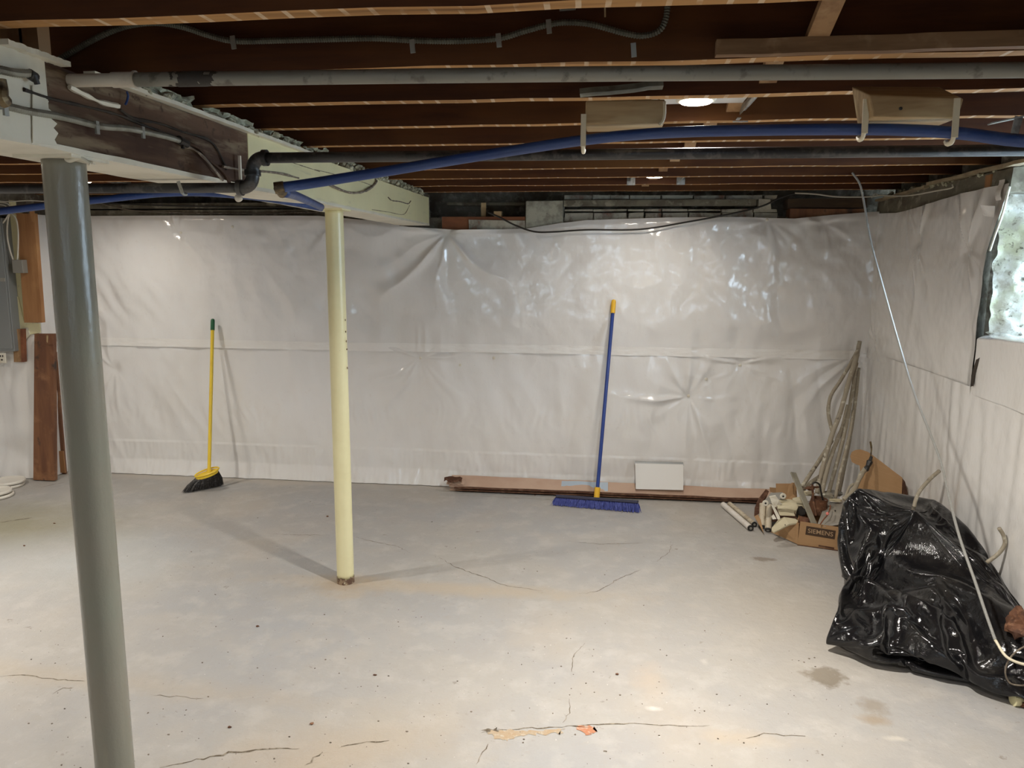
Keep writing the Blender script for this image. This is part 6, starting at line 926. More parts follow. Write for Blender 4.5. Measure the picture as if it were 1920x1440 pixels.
31,2,14,-23,-2,12,-33,-12,47,18,9,-116,-17,-7,87,2,-19,-7,-3,40,-6,1,-2,30,-16,-30,-2,1,18,13,5,8,7,18,4,-28,4,1,-19,13,2,10,-5,-3,22,-32,-4,11,15,7,-14,-4,-1,7,29,1,-32,-19,4,4,18,-11,-72,-59,-14,-7,16,11,-2,2,10,27,-24,-13,61,8,2,15,26,11,-6,15,-8,-97,-9,3,104,-19,-17,-110,-13,-8,26,13,23,80,-10,-3,-16,16,6,-9,2,-28,-70,-4,12,-1,-5,5,13,-9,-19,45,-3,5,-15,3,14,18,7,1,15,7,-1,12,7,6,-20,-3,-1,-5,1,0,-11,0,-1,-9,9,-4,-21,15,-9,-1,5,-5,13,-8,4,-13,-27,7,26,1,-4,33,2,-2,3,4,-2,2,-7,1,-9,-4,2,-21,0,-1,-21,-2,-1,1,-4,1,9,-1,0,12,18,-7,41,5,-1,1,-2,0,1,-3,-1,0,22,-6,-9,-12,4,16,-9,3,2,-6,-1,-1,-19,4,-25,-7,1,-11,27,-13,33,-12,17,-102,-36,-4,-47,4,0,6,7,8,-11,-4,-7,3,-4,-9,26,1,-1,-1,0,-1,4,16,1,-31,-15,-2,42,11,4,60,9,7,13,2,-1,7,-30,3,-70,43,15,61,8,8,-39,2,0,-3,-1,1,-41,1,-1,-7,1,1,17,1,0,24,1,0,0,0,-3,24,3,1,-9,1,0,0,2,0,1,-2,-7,25,-4,-7,14,-8,-5,7,-52,-4,-99,33,-19,68,-15,17,22,22,-18,-24,3,-2,-67,21,3,37,-10,1,-52,-1,-3,10,-28,10,86,8,0,2,10,-2,-6,-13,0,-5,-2,1,-5,11,-2,-4,6,1,0,-6,1,2,5,0,3,5,1,-3,10,0,-16,-11,-1,3,14,4,-6,0,1,-36,5,3,3,-7,-1,36,6,0,-27,0,3,-11,0,3,1,-1,-3,29,-2,1,2,4,6,-16,0,-2,0,-7,6,12,-19,-14,22,17,1,-64,9,14,41,-3,2,-6,1,-10,-36,5,6,33,0,0,2,-3,0,-39,3,4,37,-24,-7,43,21,12,-76,1,-1,19,-3,-19,7,-15,14,50,2,1,-86,-3,3,67,8,-26,17,-15,38,-23,6,-6,-9,-17,-23,-58,-8,15,66,17,-1,53,18,11,-56,-17,-5,-67,20,5,38,-45,-5,-46,35,7,10,13,3,38,-31,-9,72,7,6,-10,28,-5,-9,-37,8,-36,-13,-9,34,20,0,-104,-12,-2,-3,3,-13,-5,8,22,107,-41,-22,-53,27,20,52,31,-11,30,2,12,-88,-6,3,19,-37,-35,-40,-3,16,11,1,5,56,12,-13,33,15,13,-107,-9,-8,-4,-4,3,10,13,5,-2,-20,-26,52,-6,21,-3,6,3,17,2,-2,2,19,8,-11,-10,-3,-5,1,1,-12,-1,0,-3,1,-1,-8,14,-7,-22,9,-7,5,8,-5,22,-17,8,-24,-20,4,23,-2,-1,8,1,-3,20,9,-4,13,1,-1,5,
-9,2,-5,-7,3,-14,-2,1,-7,18,-6,36,2,-1,0,12,-4,-4,6,-3,-7,7,-2,-21,-18,5,34,10,-5,-13,-10,9,26,-32,-1,-51,18,-7,34,7,-2,16,-22,19,-107,-9,-7,28,-24,4,-48,-5,-9,9,2,4,-5,-1,-6,10,-1,-3,3,-2,-2,27,1,-1,5,1,0,9,12,-3,-42,-2,-2,16,-3,0,29,1,25,35,21,1,0,12,6,-6,0,-2,7,2,8,-36,-1,0,-15,-4,-3,40,3,4,-26,3,0,-11,0,-1,18,2,0,-3,0,-1,13,0,-3,14,-6,-11,22,-4,-4,4,-27,-15,-23,-4,-5,-33,55,16,34,-45,-8,12,28,0,-122,-12,-12,35,-9,8,-28,10,-8,26,3,1,1,1,1,-2,2,1,-1,-7,3,79,-7,3,3,11,0,-4,9,-4,-34,-20,3,26,-3,1,-1,13,0,-3,10,-1,-10,4,0,-24,-14,1,30,7,1,-2,8,3,-43,-9,-1,-11,14,7,19,-3,-3,19,1,0,-13,-1,3,-13,2,2,6,-5,-5,23,2,3,4,1,6,-21,2,0,5,-15,4,31,2,5,-14,-1,-18,-59,16,2,44,-12,19,-1,13,-13,-14,0,2,18,-6,2,-32,7,1,16,-12,-4,47,5,7,-49,-5,-2,-26,9,4,30,-6,9,4,-9,-7,-51,-6,1,10,8,-23,103,-15,26,-93,10,2,40,-21,-25,-55,36,22,79,-18,-8,28,-8,2,-127,0,-3,3,16,5,16,-43,-13,24,27,20,-20,-27,-6,6,21,5,-15,21,6,67,-12,-1,17,-12,0,-4,-8,-25,-91,0,24,89,42,0,-25,-18,-33,-60,23,31,44,-14,3,2,-46,-14,52,-1,1,-12,35,13,-48,3,-20,93,1,-4,-4,-16,22,-76,-7,-35,-42,-17,23,42,3,-6,33,22,17,-16,2,-29,-58,-7,17,5,-2,-4,4,-18,-5,39,1,0,-1,10,10,28,-1,0,-14,3,-13,15,5,14,-10,4,3,-16,-2,-2,-2,0,0,10,2,-2,-26,17,-8,-20,5,-3,6,9,-6,26,-16,8,-30,4,-3,1,-8,2,0,-17,5,21,-3,-2,16,-1,0,4,-3,1,-5,22,-7,46,9,-2,-6,11,-4,-16,1,-1,-6,3,-1,-13,-13,3,34,3,-3,-5,-7,1,9,-1,-8,-30,-22,15,24,-1,1,6,-11,-2,-50,-3,-4,10,2,-1,-10,-18,7,-47,-7,-7,8,0,-3,0,-3,-4,11,-2,-3,33,1,-1,7,1,-1,6,1,0,0,3,3,19,1,2,6,9,18,1,2,7,-25,36,-18,29,-6,15,-86,-5,3,49,-8,0,-37,6,1,43,-3,-2,15,2,1,-3,0,-1,3,2,0,0,1,-2,4,-2,-6,18,-7,-9,9,-8,-7,-3,-3,-4,-5,25,10,2,14,9,-27,-40,-27,4,42,7,-26,-20,-3,-53,-16,-6,15,10,-2,30,-4,2,-26,3,-1,3,2,2,-3,-3,3,-13,-3,2,-5,6,-1,81,1,1,-2,
-4,-3,-19,7,1,-24,2,0,1,-2,1,-5,-10,1,-17,6,1,53,10,1,-8,3,3,-29,-4,0,-8,4,2,9,3,4,12,-2,-3,9,0,0,-8,-1,3,-17,3,4,13,-14,-12,16,10,9,7,4,3,-16,-5,8,3,-31,-7,29,24,12,-26,9,-19,9,-2,-2,-37,6,12,29,0,0,-7,1,-1,-15,2,2,14,-4,0,24,1,5,-34,-16,-5,-35,-3,2,93,25,2,-44,-23,9,11,-24,-14,-7,41,6,3,-17,4,-5,-3,-3,-41,-23,-24,3,10,29,60,3,-31,-106,10,10,-1,-17,4,19,-9,0,7,-15,0,33,15,12,-34,-16,-5,27,37,9,-29,-6,1,-1,9,4,9,-3,1,80,-40,-23,3,20,22,-58,37,-2,54,-34,-1,1,8,2,-67,5,0,1,2,-22,-40,-11,22,115,-25,-24,-51,25,28,30,2,-14,-85,21,5,112,2,0,2,-38,-2,-75,-5,-2,-1,1,1,49,3,1,3,18,-1,-75,-4,-3,-1,-4,-2,1,-5,3,0,-12,-16,34,3,15,25,3,0,-4,2,-2,2,7,4,2,3,1,-11,0,0,14,-1,-1,-29,0,0,29,2,-1,-35,16,-9,-17,-7,4,3,19,-11,13,-16,6,-14,-13,5,10,9,-5,-14,-10,5,4,-8,2,17,21,-7,65,12,-4,-5,11,-4,-30,0,-1,-13,-1,-1,5,-10,3,32,-3,0,4,-3,0,3,-8,2,2,-6,1,1,-5,1,-5,-13,-1,-67,-3,4,17,3,-7,4,2,9,-26,-10,12,-46,-12,-8,10,-4,-8,8,-1,-4,44,2,-1,4,0,0,3,1,-1,-1,0,-1,-1,3,4,16,8,18,0,4,6,-60,5,-1,-10,-1,1,17,8,2,21,2,0,-8,-1,-1,-9,-11,-12,63,13,13,-36,-1,-8,30,0,-2,6,-1,-4,4,-3,-4,2,-8,-9,-4,-4,-6,-17,-5,-3,-29,0,-1,-16,2,0,-6,2,-1,21,37,9,25,12,13,-24,-51,-24,-17,16,2,-18,4,-2,16,-7,2,-21,9,-1,26,3,6,-31,-3,-5,32,2,1,-13,-6,5,-21,10,-1,68,-2,-2,-11,2,1,-16,0,1,-13,-14,1,-17,16,0,23,-5,2,-24,1,1,-2,-9,0,-3,2,1,1,6,1,4,10,1,42,2,2,-1,1,0,-9,-4,0,-27,1,4,47,-6,12,-32,10,-13,16,1,-4,18,-4,17,-19,-2,-2,-25,0,-1,44,0,0,1,-1,-17,-51,8,5,28,2,7,1,0,1,-3,-1,1,6,5,2,-20,-2,2,-6,-24,-8,59,16,9,-28,-1,-1,-7,-30,7,-6,-6,-5,16,36,0,14,-36,-5,-86,-12,-9,30,36,13,29,-12,-18,-51,-20,26,96,-9,-6,-54,27,7,0,-14,-11,-49,-12,-3,15,-2,2,5,27,6,-24,-26,-2,28,-4,-1,11,42,10,-14,-5,-20,-37,-29,18,78,33,4,-23,-11,2,-1,-12,-40,60,24,33,3,-37,-9,-95,
50,12,46,12,-6,21,-52,3,22,-5,-1,-8,20,5,-52,6,1,13,21,-18,-52,-29,19,38,25,-3,13,-51,-4,47,-2,-17,-9,28,18,-55,-6,-13,-22,-10,-3,9,-8,4,32,17,11,-25,-17,-5,16,1,-4,23,3,0,0,6,2,3,3,2,-8,-1,0,4,0,-1,-9,0,0,8,4,-2,16,3,-1,-44,14,-11,-12,-19,11,25,1,-1,-7,1,-1,-12,-8,2,20,-1,0,24,20,-6,34,17,-5,-4,11,-4,-41,-2,0,-9,-4,0,26,-8,2,18,-10,2,6,-1,0,1,-5,0,0,-4,2,1,-9,2,-4,10,-11,-9,-17,8,-17,6,-1,-55,-7,2,19,11,8,-20,-29,1,-17,12,5,-21,-6,-12,61,0,-1,-1,1,1,5,1,-2,1,0,0,-3,-1,-2,-3,9,21,15,5,7,-42,0,-1,-6,4,-3,-25,2,0,-4,5,1,66,6,3,-12,-12,-29,29,3,21,1,-2,-9,8,1,2,1,0,-2,0,-2,-5,-2,-6,-8,-15,-3,-4,-23,-1,6,-55,4,1,-5,4,1,-3,2,1,-2,-8,-6,17,-2,-3,11,9,-3,23,-8,0,3,14,2,-35,3,-2,20,1,0,1,2,-1,11,1,2,-11,3,5,-21,-4,-4,38,-8,0,11,10,1,-20,4,10,44,-4,-9,-57,-20,2,-10,9,1,-2,-10,2,-1,3,0,-1,3,1,-4,17,1,4,10,0,26,1,2,3,-3,-1,19,4,3,-4,-26,1,30,20,1,-11,-3,-1,3,8,8,-32,2,-3,4,-9,-4,27,-30,-13,-10,24,15,26,14,6,-29,-10,8,-19,12,-20,7,-7,-4,-31,8,14,36,3,0,-5,1,1,-6,-2,0,-6,-15,-7,53,17,10,-59,-4,-3,-25,-5,3,49,-22,-6,-51,8,9,81,-14,-1,-23,6,-13,-67,19,18,88,-33,-26,-71,33,26,49,-23,-20,-73,-2,5,8,-4,29,33,21,-13,-4,-4,2,-17,-13,-4,-13,-27,-6,18,5,3,-9,-2,-1,12,0,2,-6,18,2,86,15,7,-56,-3,2,0,-28,-10,-34,5,-4,81,1,3,4,53,-7,-90,-38,15,4,25,-1,28,-26,-3,53,-12,4,-38,17,1,-14,5,1,-3,10,-3,-8,7,-1,36,-49,-17,-52,11,17,26,-6,-3,18,5,3,-5,6,-16,-63,-14,-4,25,-1,9,27,2,3,-6,-4,-1,3,0,-1,9,3,-2,1,7,3,6,1,2,-5,1,-2,1,-2,1,-7,0,0,5,12,0,-30,-8,0,30,4,0,12,2,-5,-47,-9,4,31,2,-1,24,5,-1,16,13,-6,11,19,-5,-10,9,-3,-42,-4,0,-4,-10,2,41,-6,1,6,-23,6,-3,1,-1,2,-12,0,-26,6,2,20,-8,-1,-43,7,0,35,-6,2,-34,2,-2,-1,5,-10,32,0,11,-49,17,3,-14,-27,-1,-13,17,1,55,-11,-5,-17,4,1,8,0,-1,-3,-1,-1,-3,0,-1,1,9,5,17,
2,16,-22,-3,2,-30,4,1,16,1,-1,8,1,-5,21,-1,-8,15,0,-13,-15,-1,0,0,-1,1,2,2,5,7,-3,-7,-12,-1,-4,-22,1,4,20,-5,-4,-21,-1,2,-28,2,-2,4,6,8,-34,-1,-1,2,-2,-2,6,0,-2,3,-1,-2,4,2,-4,33,4,0,-3,7,7,-43,-2,-7,27,6,0,9,2,0,12,0,1,-7,2,1,-7,3,4,-15,-6,-3,28,-1,0,-8,1,0,-3,9,8,36,0,-5,-37,2,0,7,-1,1,-5,2,1,1,0,0,2,-1,2,-5,-3,1,-14,2,0,45,3,1,-6,4,6,-27,-13,-4,50,0,0,1,-15,-3,0,30,5,-35,-7,14,-10,-5,-15,39,3,8,-2,0,-1,6,7,2,-21,-7,-18,0,6,14,9,-12,6,11,6,-2,-4,-8,2,12,17,-4,-29,-23,0,41,5,6,-24,15,-3,-45,0,1,37,-15,1,13,-2,4,-53,6,2,21,13,-14,-50,-32,16,66,20,-30,18,7,30,-39,-22,-23,-30,-17,11,-14,-7,3,14,36,-6,-9,-13,14,68,12,3,-8,4,0,-20,-22,-3,-41,-20,-7,10,-7,-1,6,6,-2,4,19,13,24,30,-12,-29,-34,15,42,37,-22,32,-33,21,-31,44,-14,-29,-17,12,18,-35,-1,-40,45,-8,-10,-2,6,67,-58,-5,-24,39,12,-2,-14,-3,-9,-10,-2,13,51,-13,30,-15,5,2,-48,6,-65,23,7,19,-25,-10,13,28,-3,56,-26,2,-66,1,-3,0,1,1,5,-2,-1,-2,-2,-1,5,31,9,20,-22,-6,-20,1,-1,1,7,0,-35,-9,-1,38,1,-2,-19,-3,-1,15,29,-1,42,-18,6,-49,0,-1,22,4,-2,20,8,-4,10,7,-3,5,21,-5,-24,5,-3,-32,-2,0,4,-23,6,50,-2,-1,-4,-26,6,-24,7,-1,14,-10,-1,-43,10,2,46,-2,-6,-74,3,9,71,0,-10,-74,-2,2,4,15,-11,4,-21,16,28,15,3,-30,-6,-2,0,-17,-7,0,-5,3,9,12,4,27,-4,-3,-5,-1,-2,-2,0,0,-1,15,8,14,1,-1,2,-11,13,-44,4,0,23,0,-1,6,2,-1,2,-1,-14,17,0,-13,-24,1,5,14,-3,-2,-7,13,2,-69,-17,-5,48,1,0,-18,1,5,44,1,2,-74,-6,-5,24,1,3,-16,0,2,-6,-1,-4,14,2,0,-5,3,0,-5,4,2,-7,6,3,-7,-17,-8,50,13,-3,-1,0,1,-5,3,1,-15,7,-1,14,-3,0,25,-17,2,-5,14,-1,-6,6,0,-7,0,1,-2,1,0,-12,-7,1,-9,-5,0,-4,19,2,13,3,1,4,0,1,18,0,0,-1,2,1,-12,1,0,8,-3,1,14,-6,0,10,-8,0,4,0,1,3,7,2,2,-2,1,4,6,2,-4,11,-1,-19,-8,-7,4,-12,-7,1,23,23,-39,-3,-2,40,4,-1,-9,-6,-7,14,-3,9,1,8,-5,-19,
-40,10,19,35,-5,-13,-22,4,23,23,0,-66,0,-1,14,-2,3,15,-2,0,-1,-7,-2,-48,1,6,51,1,1,-7,-14,3,7,27,-30,17,-33,24,-10,1,1,16,-11,-8,-42,6,-11,-40,-2,6,17,-3,7,16,24,10,52,-15,-7,21,8,3,-14,9,3,-30,-19,-3,-52,-13,-3,-1,-18,-16,38,64,18,-39,-50,-4,61,32,9,9,-12,3,-2,-3,-2,-1,-12,-1,-9,34,1,-8,-7,2,-22,6,-3,-8,12,-4,40,-11,3,5,-3,0,-9,-19,1,-28,-12,-2,24,18,3,5,-7,0,-12,20,-12,60,-33,-21,-7,0,28,-15,-9,-4,-41,-1,0,-3,-1,-2,-2,1,1,1,1,-1,5,3,0,-24,13,8,24,-13,-27,21,-2,17,-18,0,-1,5,24,1,40,22,-2,-7,-32,5,-6,0,-1,-4,13,-9,14,-10,8,-9,12,-5,11,13,-4,-1,16,-3,-55,1,-2,0,-1,1,14,-35,9,45,3,-2,-3,-24,4,-51,7,-1,31,-5,-3,-49,11,3,60,-5,-5,-73,-10,3,28,4,1,12,10,-3,-34,4,-6,-3,-5,2,8,-4,6,3,18,3,-13,-17,-1,13,-15,-6,0,0,-1,3,8,6,31,7,3,2,-1,-1,1,-3,-2,0,-7,-6,-9,11,8,13,-3,4,0,1,-1,4,1,-1,1,-2,-18,-31,-4,5,17,1,0,2,1,1,0,10,4,4,-6,-8,-52,-9,0,18,2,0,10,2,0,-13,-4,5,-30,-3,-1,8,1,4,-14,-1,-5,16,1,-2,3,1,1,-3,0,0,-3,5,2,-13,-6,-4,22,-3,0,15,13,-2,3,1,0,14,2,1,-32,5,-1,21,-4,2,16,-12,0,-3,-11,4,-13,2,0,1,28,-4,-2,-1,1,-18,-1,0,-3,2,1,0,7,1,13,-3,1,25,-1,0,4,-2,2,3,-1,0,1,2,1,-1,-20,-1,0,-4,0,-2,-9,1,-19,-2,0,-4,41,3,29,-32,-2,4,32,6,1,8,-2,-17,-2,11,-8,4,-5,7,-6,-5,22,10,4,-19,1,0,-8,-6,-6,17,-6,8,4,-1,1,0,-10,1,8,-2,0,2,19,-2,-26,-6,2,13,2,3,-60,-23,-3,77,27,5,-51,-10,1,8,0,-11,43,-5,17,-35,-1,-31,-23,-3,15,46,4,11,-59,15,-27,-27,5,10,31,-48,10,-28,7,4,9,-4,11,9,15,-10,-4,16,3,32,-16,-4,42,-6,-2,3,18,7,-22,-8,2,-56,-15,-1,-9,20,-16,-26,10,10,102,5,0,-4,-34,9,-33,2,0,19,20,-2,7,1,1,-1,-4,2,-32,4,-2,-6,23,-16,19,-14,9,20,-18,7,-9,-9,-2,-41,-10,-1,41,11,2,-3,1,0,7,-17,-2,-40,0,-8,68,-5,1,-7,2,4,-75,-9,-3,34,0,-2,-4,-3,-2,1,0,0,1,15,6,-30,-3,-3,-6,-9,-12,58,-1,6,-3,13,-2,25,44,6,-13,-46,5,-8,
4,-3,15,-11,-2,-23,24,-4,36,-3,2,-4,26,-6,-3,13,-3,-47,-1,-1,27,-1,0,-1,-36,9,31,-2,-1,-4,-15,3,-73,1,1,41,0,-4,-44,7,3,60,-11,-4,-43,1,0,-9,-1,0,6,4,-3,8,3,1,-16,19,-12,-2,-13,16,46,-2,0,-41,7,3,-5,-13,-8,17,-14,-6,-1,1,1,5,1,-3,-14,2,4,37,11,5,7,0,-1,1,-10,-5,-6,6,9,9,2,-1,6,2,-13,-9,-6,-4,-58,2,0,30,-4,2,13,2,4,14,0,-3,-10,18,11,12,-20,-14,-36,-2,2,3,2,3,23,2,-3,-42,-4,5,-12,-4,-1,8,8,-4,32,-7,2,-30,0,0,2,0,-1,0,1,0,0,1,0,3,0,-1,3,-4,0,10,17,-1,10,-5,5,-46,0,2,-3,-4,-3,76,6,-3,-12,-3,-1,-2,-10,1,-3,15,-2,-7,8,1,-20,-4,2,-9,2,0,0,3,0,3,-1,3,41,-4,1,6,-10,1,3,-1,0,-2,3,0,2,-3,0,0,-11,-1,-13,-7,1,-21,0,0,10,7,-1,18,-9,3,-12,23,3,32,31,-6,-53,-3,4,34,3,4,-2,-7,14,-16,-25,0,-61,41,-11,59,-2,0,2,-8,-4,16,-11,7,13,1,0,0,-8,1,10,-1,0,1,-7,2,0,-21,-2,-10,23,0,9,16,6,-31,-50,-10,10,53,-2,32,11,11,-29,6,2,-63,-20,-21,67,5,21,-42,0,-25,-62,-21,28,99,33,-22,-61,55,9,27,-71,16,-14,1,6,0,-42,-8,-41,10,-5,20,25,3,41,-8,-3,32,-17,-4,15,32,4,-34,-23,9,-29,8,-4,-4,22,-9,44,-27,2,25,-10,10,-54,6,1,23,6,-1,5,6,-2,-2,1,1,-28,-7,1,9,-1,-1,3,36,-20,-29,-53,17,40,11,-6,-71,12,5,81,-39,-8,-5,62,-13,4,-6,10,8,-42,9,1,14,-30,9,-28,23,-18,-2,3,-25,0,-2,-6,0,1,1,-8,-10,-12,31,21,0,-24,-16,-17,-3,-2,41,2,-5,-1,18,4,40,10,5,1,-1,0,2,-6,2,-4,-11,0,-14,6,0,6,17,-13,14,37,1,-49,-10,1,39,-16,2,13,-37,11,-29,9,-2,14,-5,1,-71,-3,-1,21,2,-3,-17,0,1,39,-2,-1,-7,3,-1,-38,-3,-1,10,24,4,63,-21,-5,-45,3,-1,-7,-1,-2,-5,2,2,25,3,4,-27,5,-15,2,-8,2,9,-12,-5,-1,0,0,6,-1,-2,-4,1,-1,-6,3,4,29,12,4,7,-10,-3,1,3,7,5,14,-8,1,-18,-7,-63,3,-1,3,-4,5,50,4,-3,-11,1,-2,-13,-1,2,20,-10,1,-40,8,-3,16,0,-1,0,0,1,1,0,2,-17,-3,3,-8,5,1,-6,-3,-5,39,-3,1,-10,-1,0,-12,1,0,-1,0,0,5,0,-1,-2,1,6,42,-1,-6,-33,19,1,20,-7,-3,-22,
2,1,3,1,0,1,-8,1,21,1,1,5,8,-1,-1,5,0,-42,0,0,3,-4,0,-6,2,1,2,6,2,38,-10,1,13,-20,1,-6,-5,1,-12,-3,0,-6,7,0,18,10,0,10,4,1,4,19,2,-7,-16,-3,8,16,1,-7,13,2,-22,-5,-2,26,-1,2,4,3,-1,-6,0,1,1,-3,17,-72,7,-1,4,5,-14,14,3,3,19,-3,1,8,-30,7,38,9,-1,2,-12,-2,11,-2,1,1,-30,-4,-22,15,3,14,10,-2,4,-16,-4,-11,19,7,0,3,-1,11,-4,-5,6,24,-5,-73,11,5,37,5,1,-72,-17,3,126,25,-13,-131,-11,15,58,5,11,-10,37,-3,-6,-42,-20,-2,11,18,-8,-33,0,-40,-20,-6,9,27,8,49,1,-5,-38,-8,3,77,-11,4,-55,-4,1,27,19,-4,11,-24,-6,31,7,-14,12,-5,28,-54,-10,-1,-12,28,-1,22,12,-6,-49,-48,3,17,17,3,15,17,-1,-2,-24,-15,59,13,14,-46,27,-10,14,-19,4,0,2,1,3,25,-21,-19,-5,1,16,-39,-1,27,2,-5,-3,-22,23,-40,-3,-3,-11,-1,1,3,2,-13,-41,5,-5,75,-13,18,-47,35,6,-52,-29,-29,75,46,31,13,-27,-8,22,-2,0,-2,6,-2,10,10,-2,5,-28,3,-28,65,-6,-15,-25,-2,43,-27,7,-6,-14,9,-68,16,-5,64,-14,2,-77,-2,-2,15,2,-2,9,2,-1,9,5,0,15,-6,-3,-41,3,0,-8,0,1,46,16,3,16,-6,-3,-67,2,-5,63,-3,4,-44,0,-1,18,-1,-1,-21,1,1,3,3,-10,12,-10,-4,0,1,-1,6,4,5,19,-5,-4,-8,-1,-4,-12,6,6,25,3,-1,4,2,13,-7,14,-14,6,-8,-7,-4,-5,-3,-21,-11,11,27,10,-7,-65,-2,0,10,-3,-1,20,9,2,25,-17,-2,-21,6,0,-6,2,-1,0,-2,3,-15,-3,3,-5,17,7,-11,-21,-9,20,11,-2,32,-8,1,-25,0,0,-4,1,-1,-2,-1,0,20,-1,2,13,1,-1,-37,1,0,-4,12,1,46,-1,-4,-22,-2,2,7,-2,1,11,3,0,6,7,0,-3,3,-3,-25,1,2,-19,-6,0,-6,10,2,41,-9,2,18,-22,2,-7,-4,0,-5,0,0,4,-1,0,-2,-6,2,-16,0,0,0,38,0,34,1,0,0,-5,-1,3,21,0,-33,-1,-1,17,-1,0,9,1,1,10,-39,0,20,43,19,-56,-6,-2,20,-16,-23,35,30,5,-99,-31,-12,83,35,19,-56,-5,-2,-11,-26,12,67,-9,-4,16,-38,-1,-31,21,4,22,38,-5,-7,-47,2,-3,45,6,-24,-20,-8,36,-11,1,-9,10,13,-33,1,-7,10,22,-6,-18,-2,-23,-46,1,27,5,18,0,-34,-17,8,13,23,-4,52,6,15,5,8,-14,1,-25,0,2,-11,1,-14,-13,0,-32,-17,-4,-18,13,5,101,-6,-11,-115,
12,8,32,-52,-11,56,64,11,-31,-11,-23,73,-5,23,-13,5,5,-34,-35,2,-6,14,0,19,10,0,-16,-8,-1,-4,-1,2,2,-25,-27,41,42,26,-51,-23,-10,59,46,-7,-22,5,-8,-23,-46,15,35,-15,4,-31,-3,1,-1,0,-10,30,4,9,-14,-2,-2,3,-12,-3,-30,5,-28,3,17,29,53,-30,-16,-63,-4,1,-5,6,6,-27,18,-3,100,2,8,-9,3,0,0,11,-3,11,12,-4,4,-25,6,-10,37,-6,4,6,2,-7,-50,8,-13,4,7,-83,1,-4,87,-12,1,-63,0,-2,8,2,-2,7,3,-1,8,2,-1,8,-2,-1,-11,6,-1,-38,-7,0,43,7,1,20,-7,-2,-10,33,-5,-68,-22,5,36,21,-10,50,-13,11,-37,7,-19,10,1,1,-9,-7,6,1,-8,-3,0,-1,0,8,4,4,17,12,4,-4,-11,-5,6,-9,-7,-12,16,6,21,7,-11,-23,-3,2,19,2,2,-1,-14,20,0,-2,-23,-10,2,0,-33,-7,7,40,4,-7,-41,5,0,28,-10,1,-10,7,-2,-10,0,1,2,-2,3,-15,2,-1,2,5,5,-12,-11,-2,10,3,-3,24,-2,-1,-2,0,1,-10,-1,0,7,1,-1,10,-2,1,7,-2,1,-37,18,1,44,0,-1,2,-9,16,-4,-3,-15,6,4,-2,-4,6,2,5,10,-2,-5,-1,1,6,5,-2,-49,3,3,37,-10,2,16,-23,2,-4,-2,-1,-3,7,1,12,6,1,5,10,0,0,-21,-1,-5,-9,1,-12,-6,2,-22,3,0,21,49,4,9,-46,3,-6,36,-12,22,18,1,-11,-43,4,26,-7,1,-5,21,-5,9,8,2,1,-4,4,2,12,-4,-14,-32,-18,-31,19,23,43,13,3,-11,-34,-3,8,56,7,-46,-33,0,52,-12,0,-3,-19,2,-23,57,-4,-8,-12,2,14,-5,-1,3,-41,5,-20,51,5,-26,2,-35,24,3,19,-76,-5,12,73,13,-2,-79,-38,14,48,-1,25,21,-32,-8,-7,48,-18,5,4,-5,-2,4,-2,-12,5,0,4,-2,1,-26,3,-1,6,-8,1,3,10,-4,-3,4,-2,6,7,-8,-17,-80,-1,15,49,15,41,1,0,7,16,0,-23,1,-36,19,-64,21,6,17,13,-7,-16,-17,-72,9,17,8,19,-9,99,-10,-4,2,0,8,-10,14,4,-7,11,-4,1,-33,6,-59,2,-2,17,14,0,-59,8,0,-8,-24,-6,94,37,-21,19,-42,21,-29,18,13,-28,-28,-27,-31,-3,2,-11,13,-21,44,42,28,73,-36,10,-27,-1,-9,7,-8,-3,-9,43,-2,21,-14,3,1,3,-2,3,33,4,-26,-55,-3,14,0,16,-100,-13,-3,48,-2,0,-9,1,0,-3,2,-2,-1,2,-1,10,1,-1,5,5,-1,13,1,-2,-60,-6,0,34,4,1,21,1,0,6,-1,-3,-9,10,3,-25,10,-9,-37,2,2,70,-2,-8,-3,15,-3,-21,-11,-1,-3,-6,5,5,
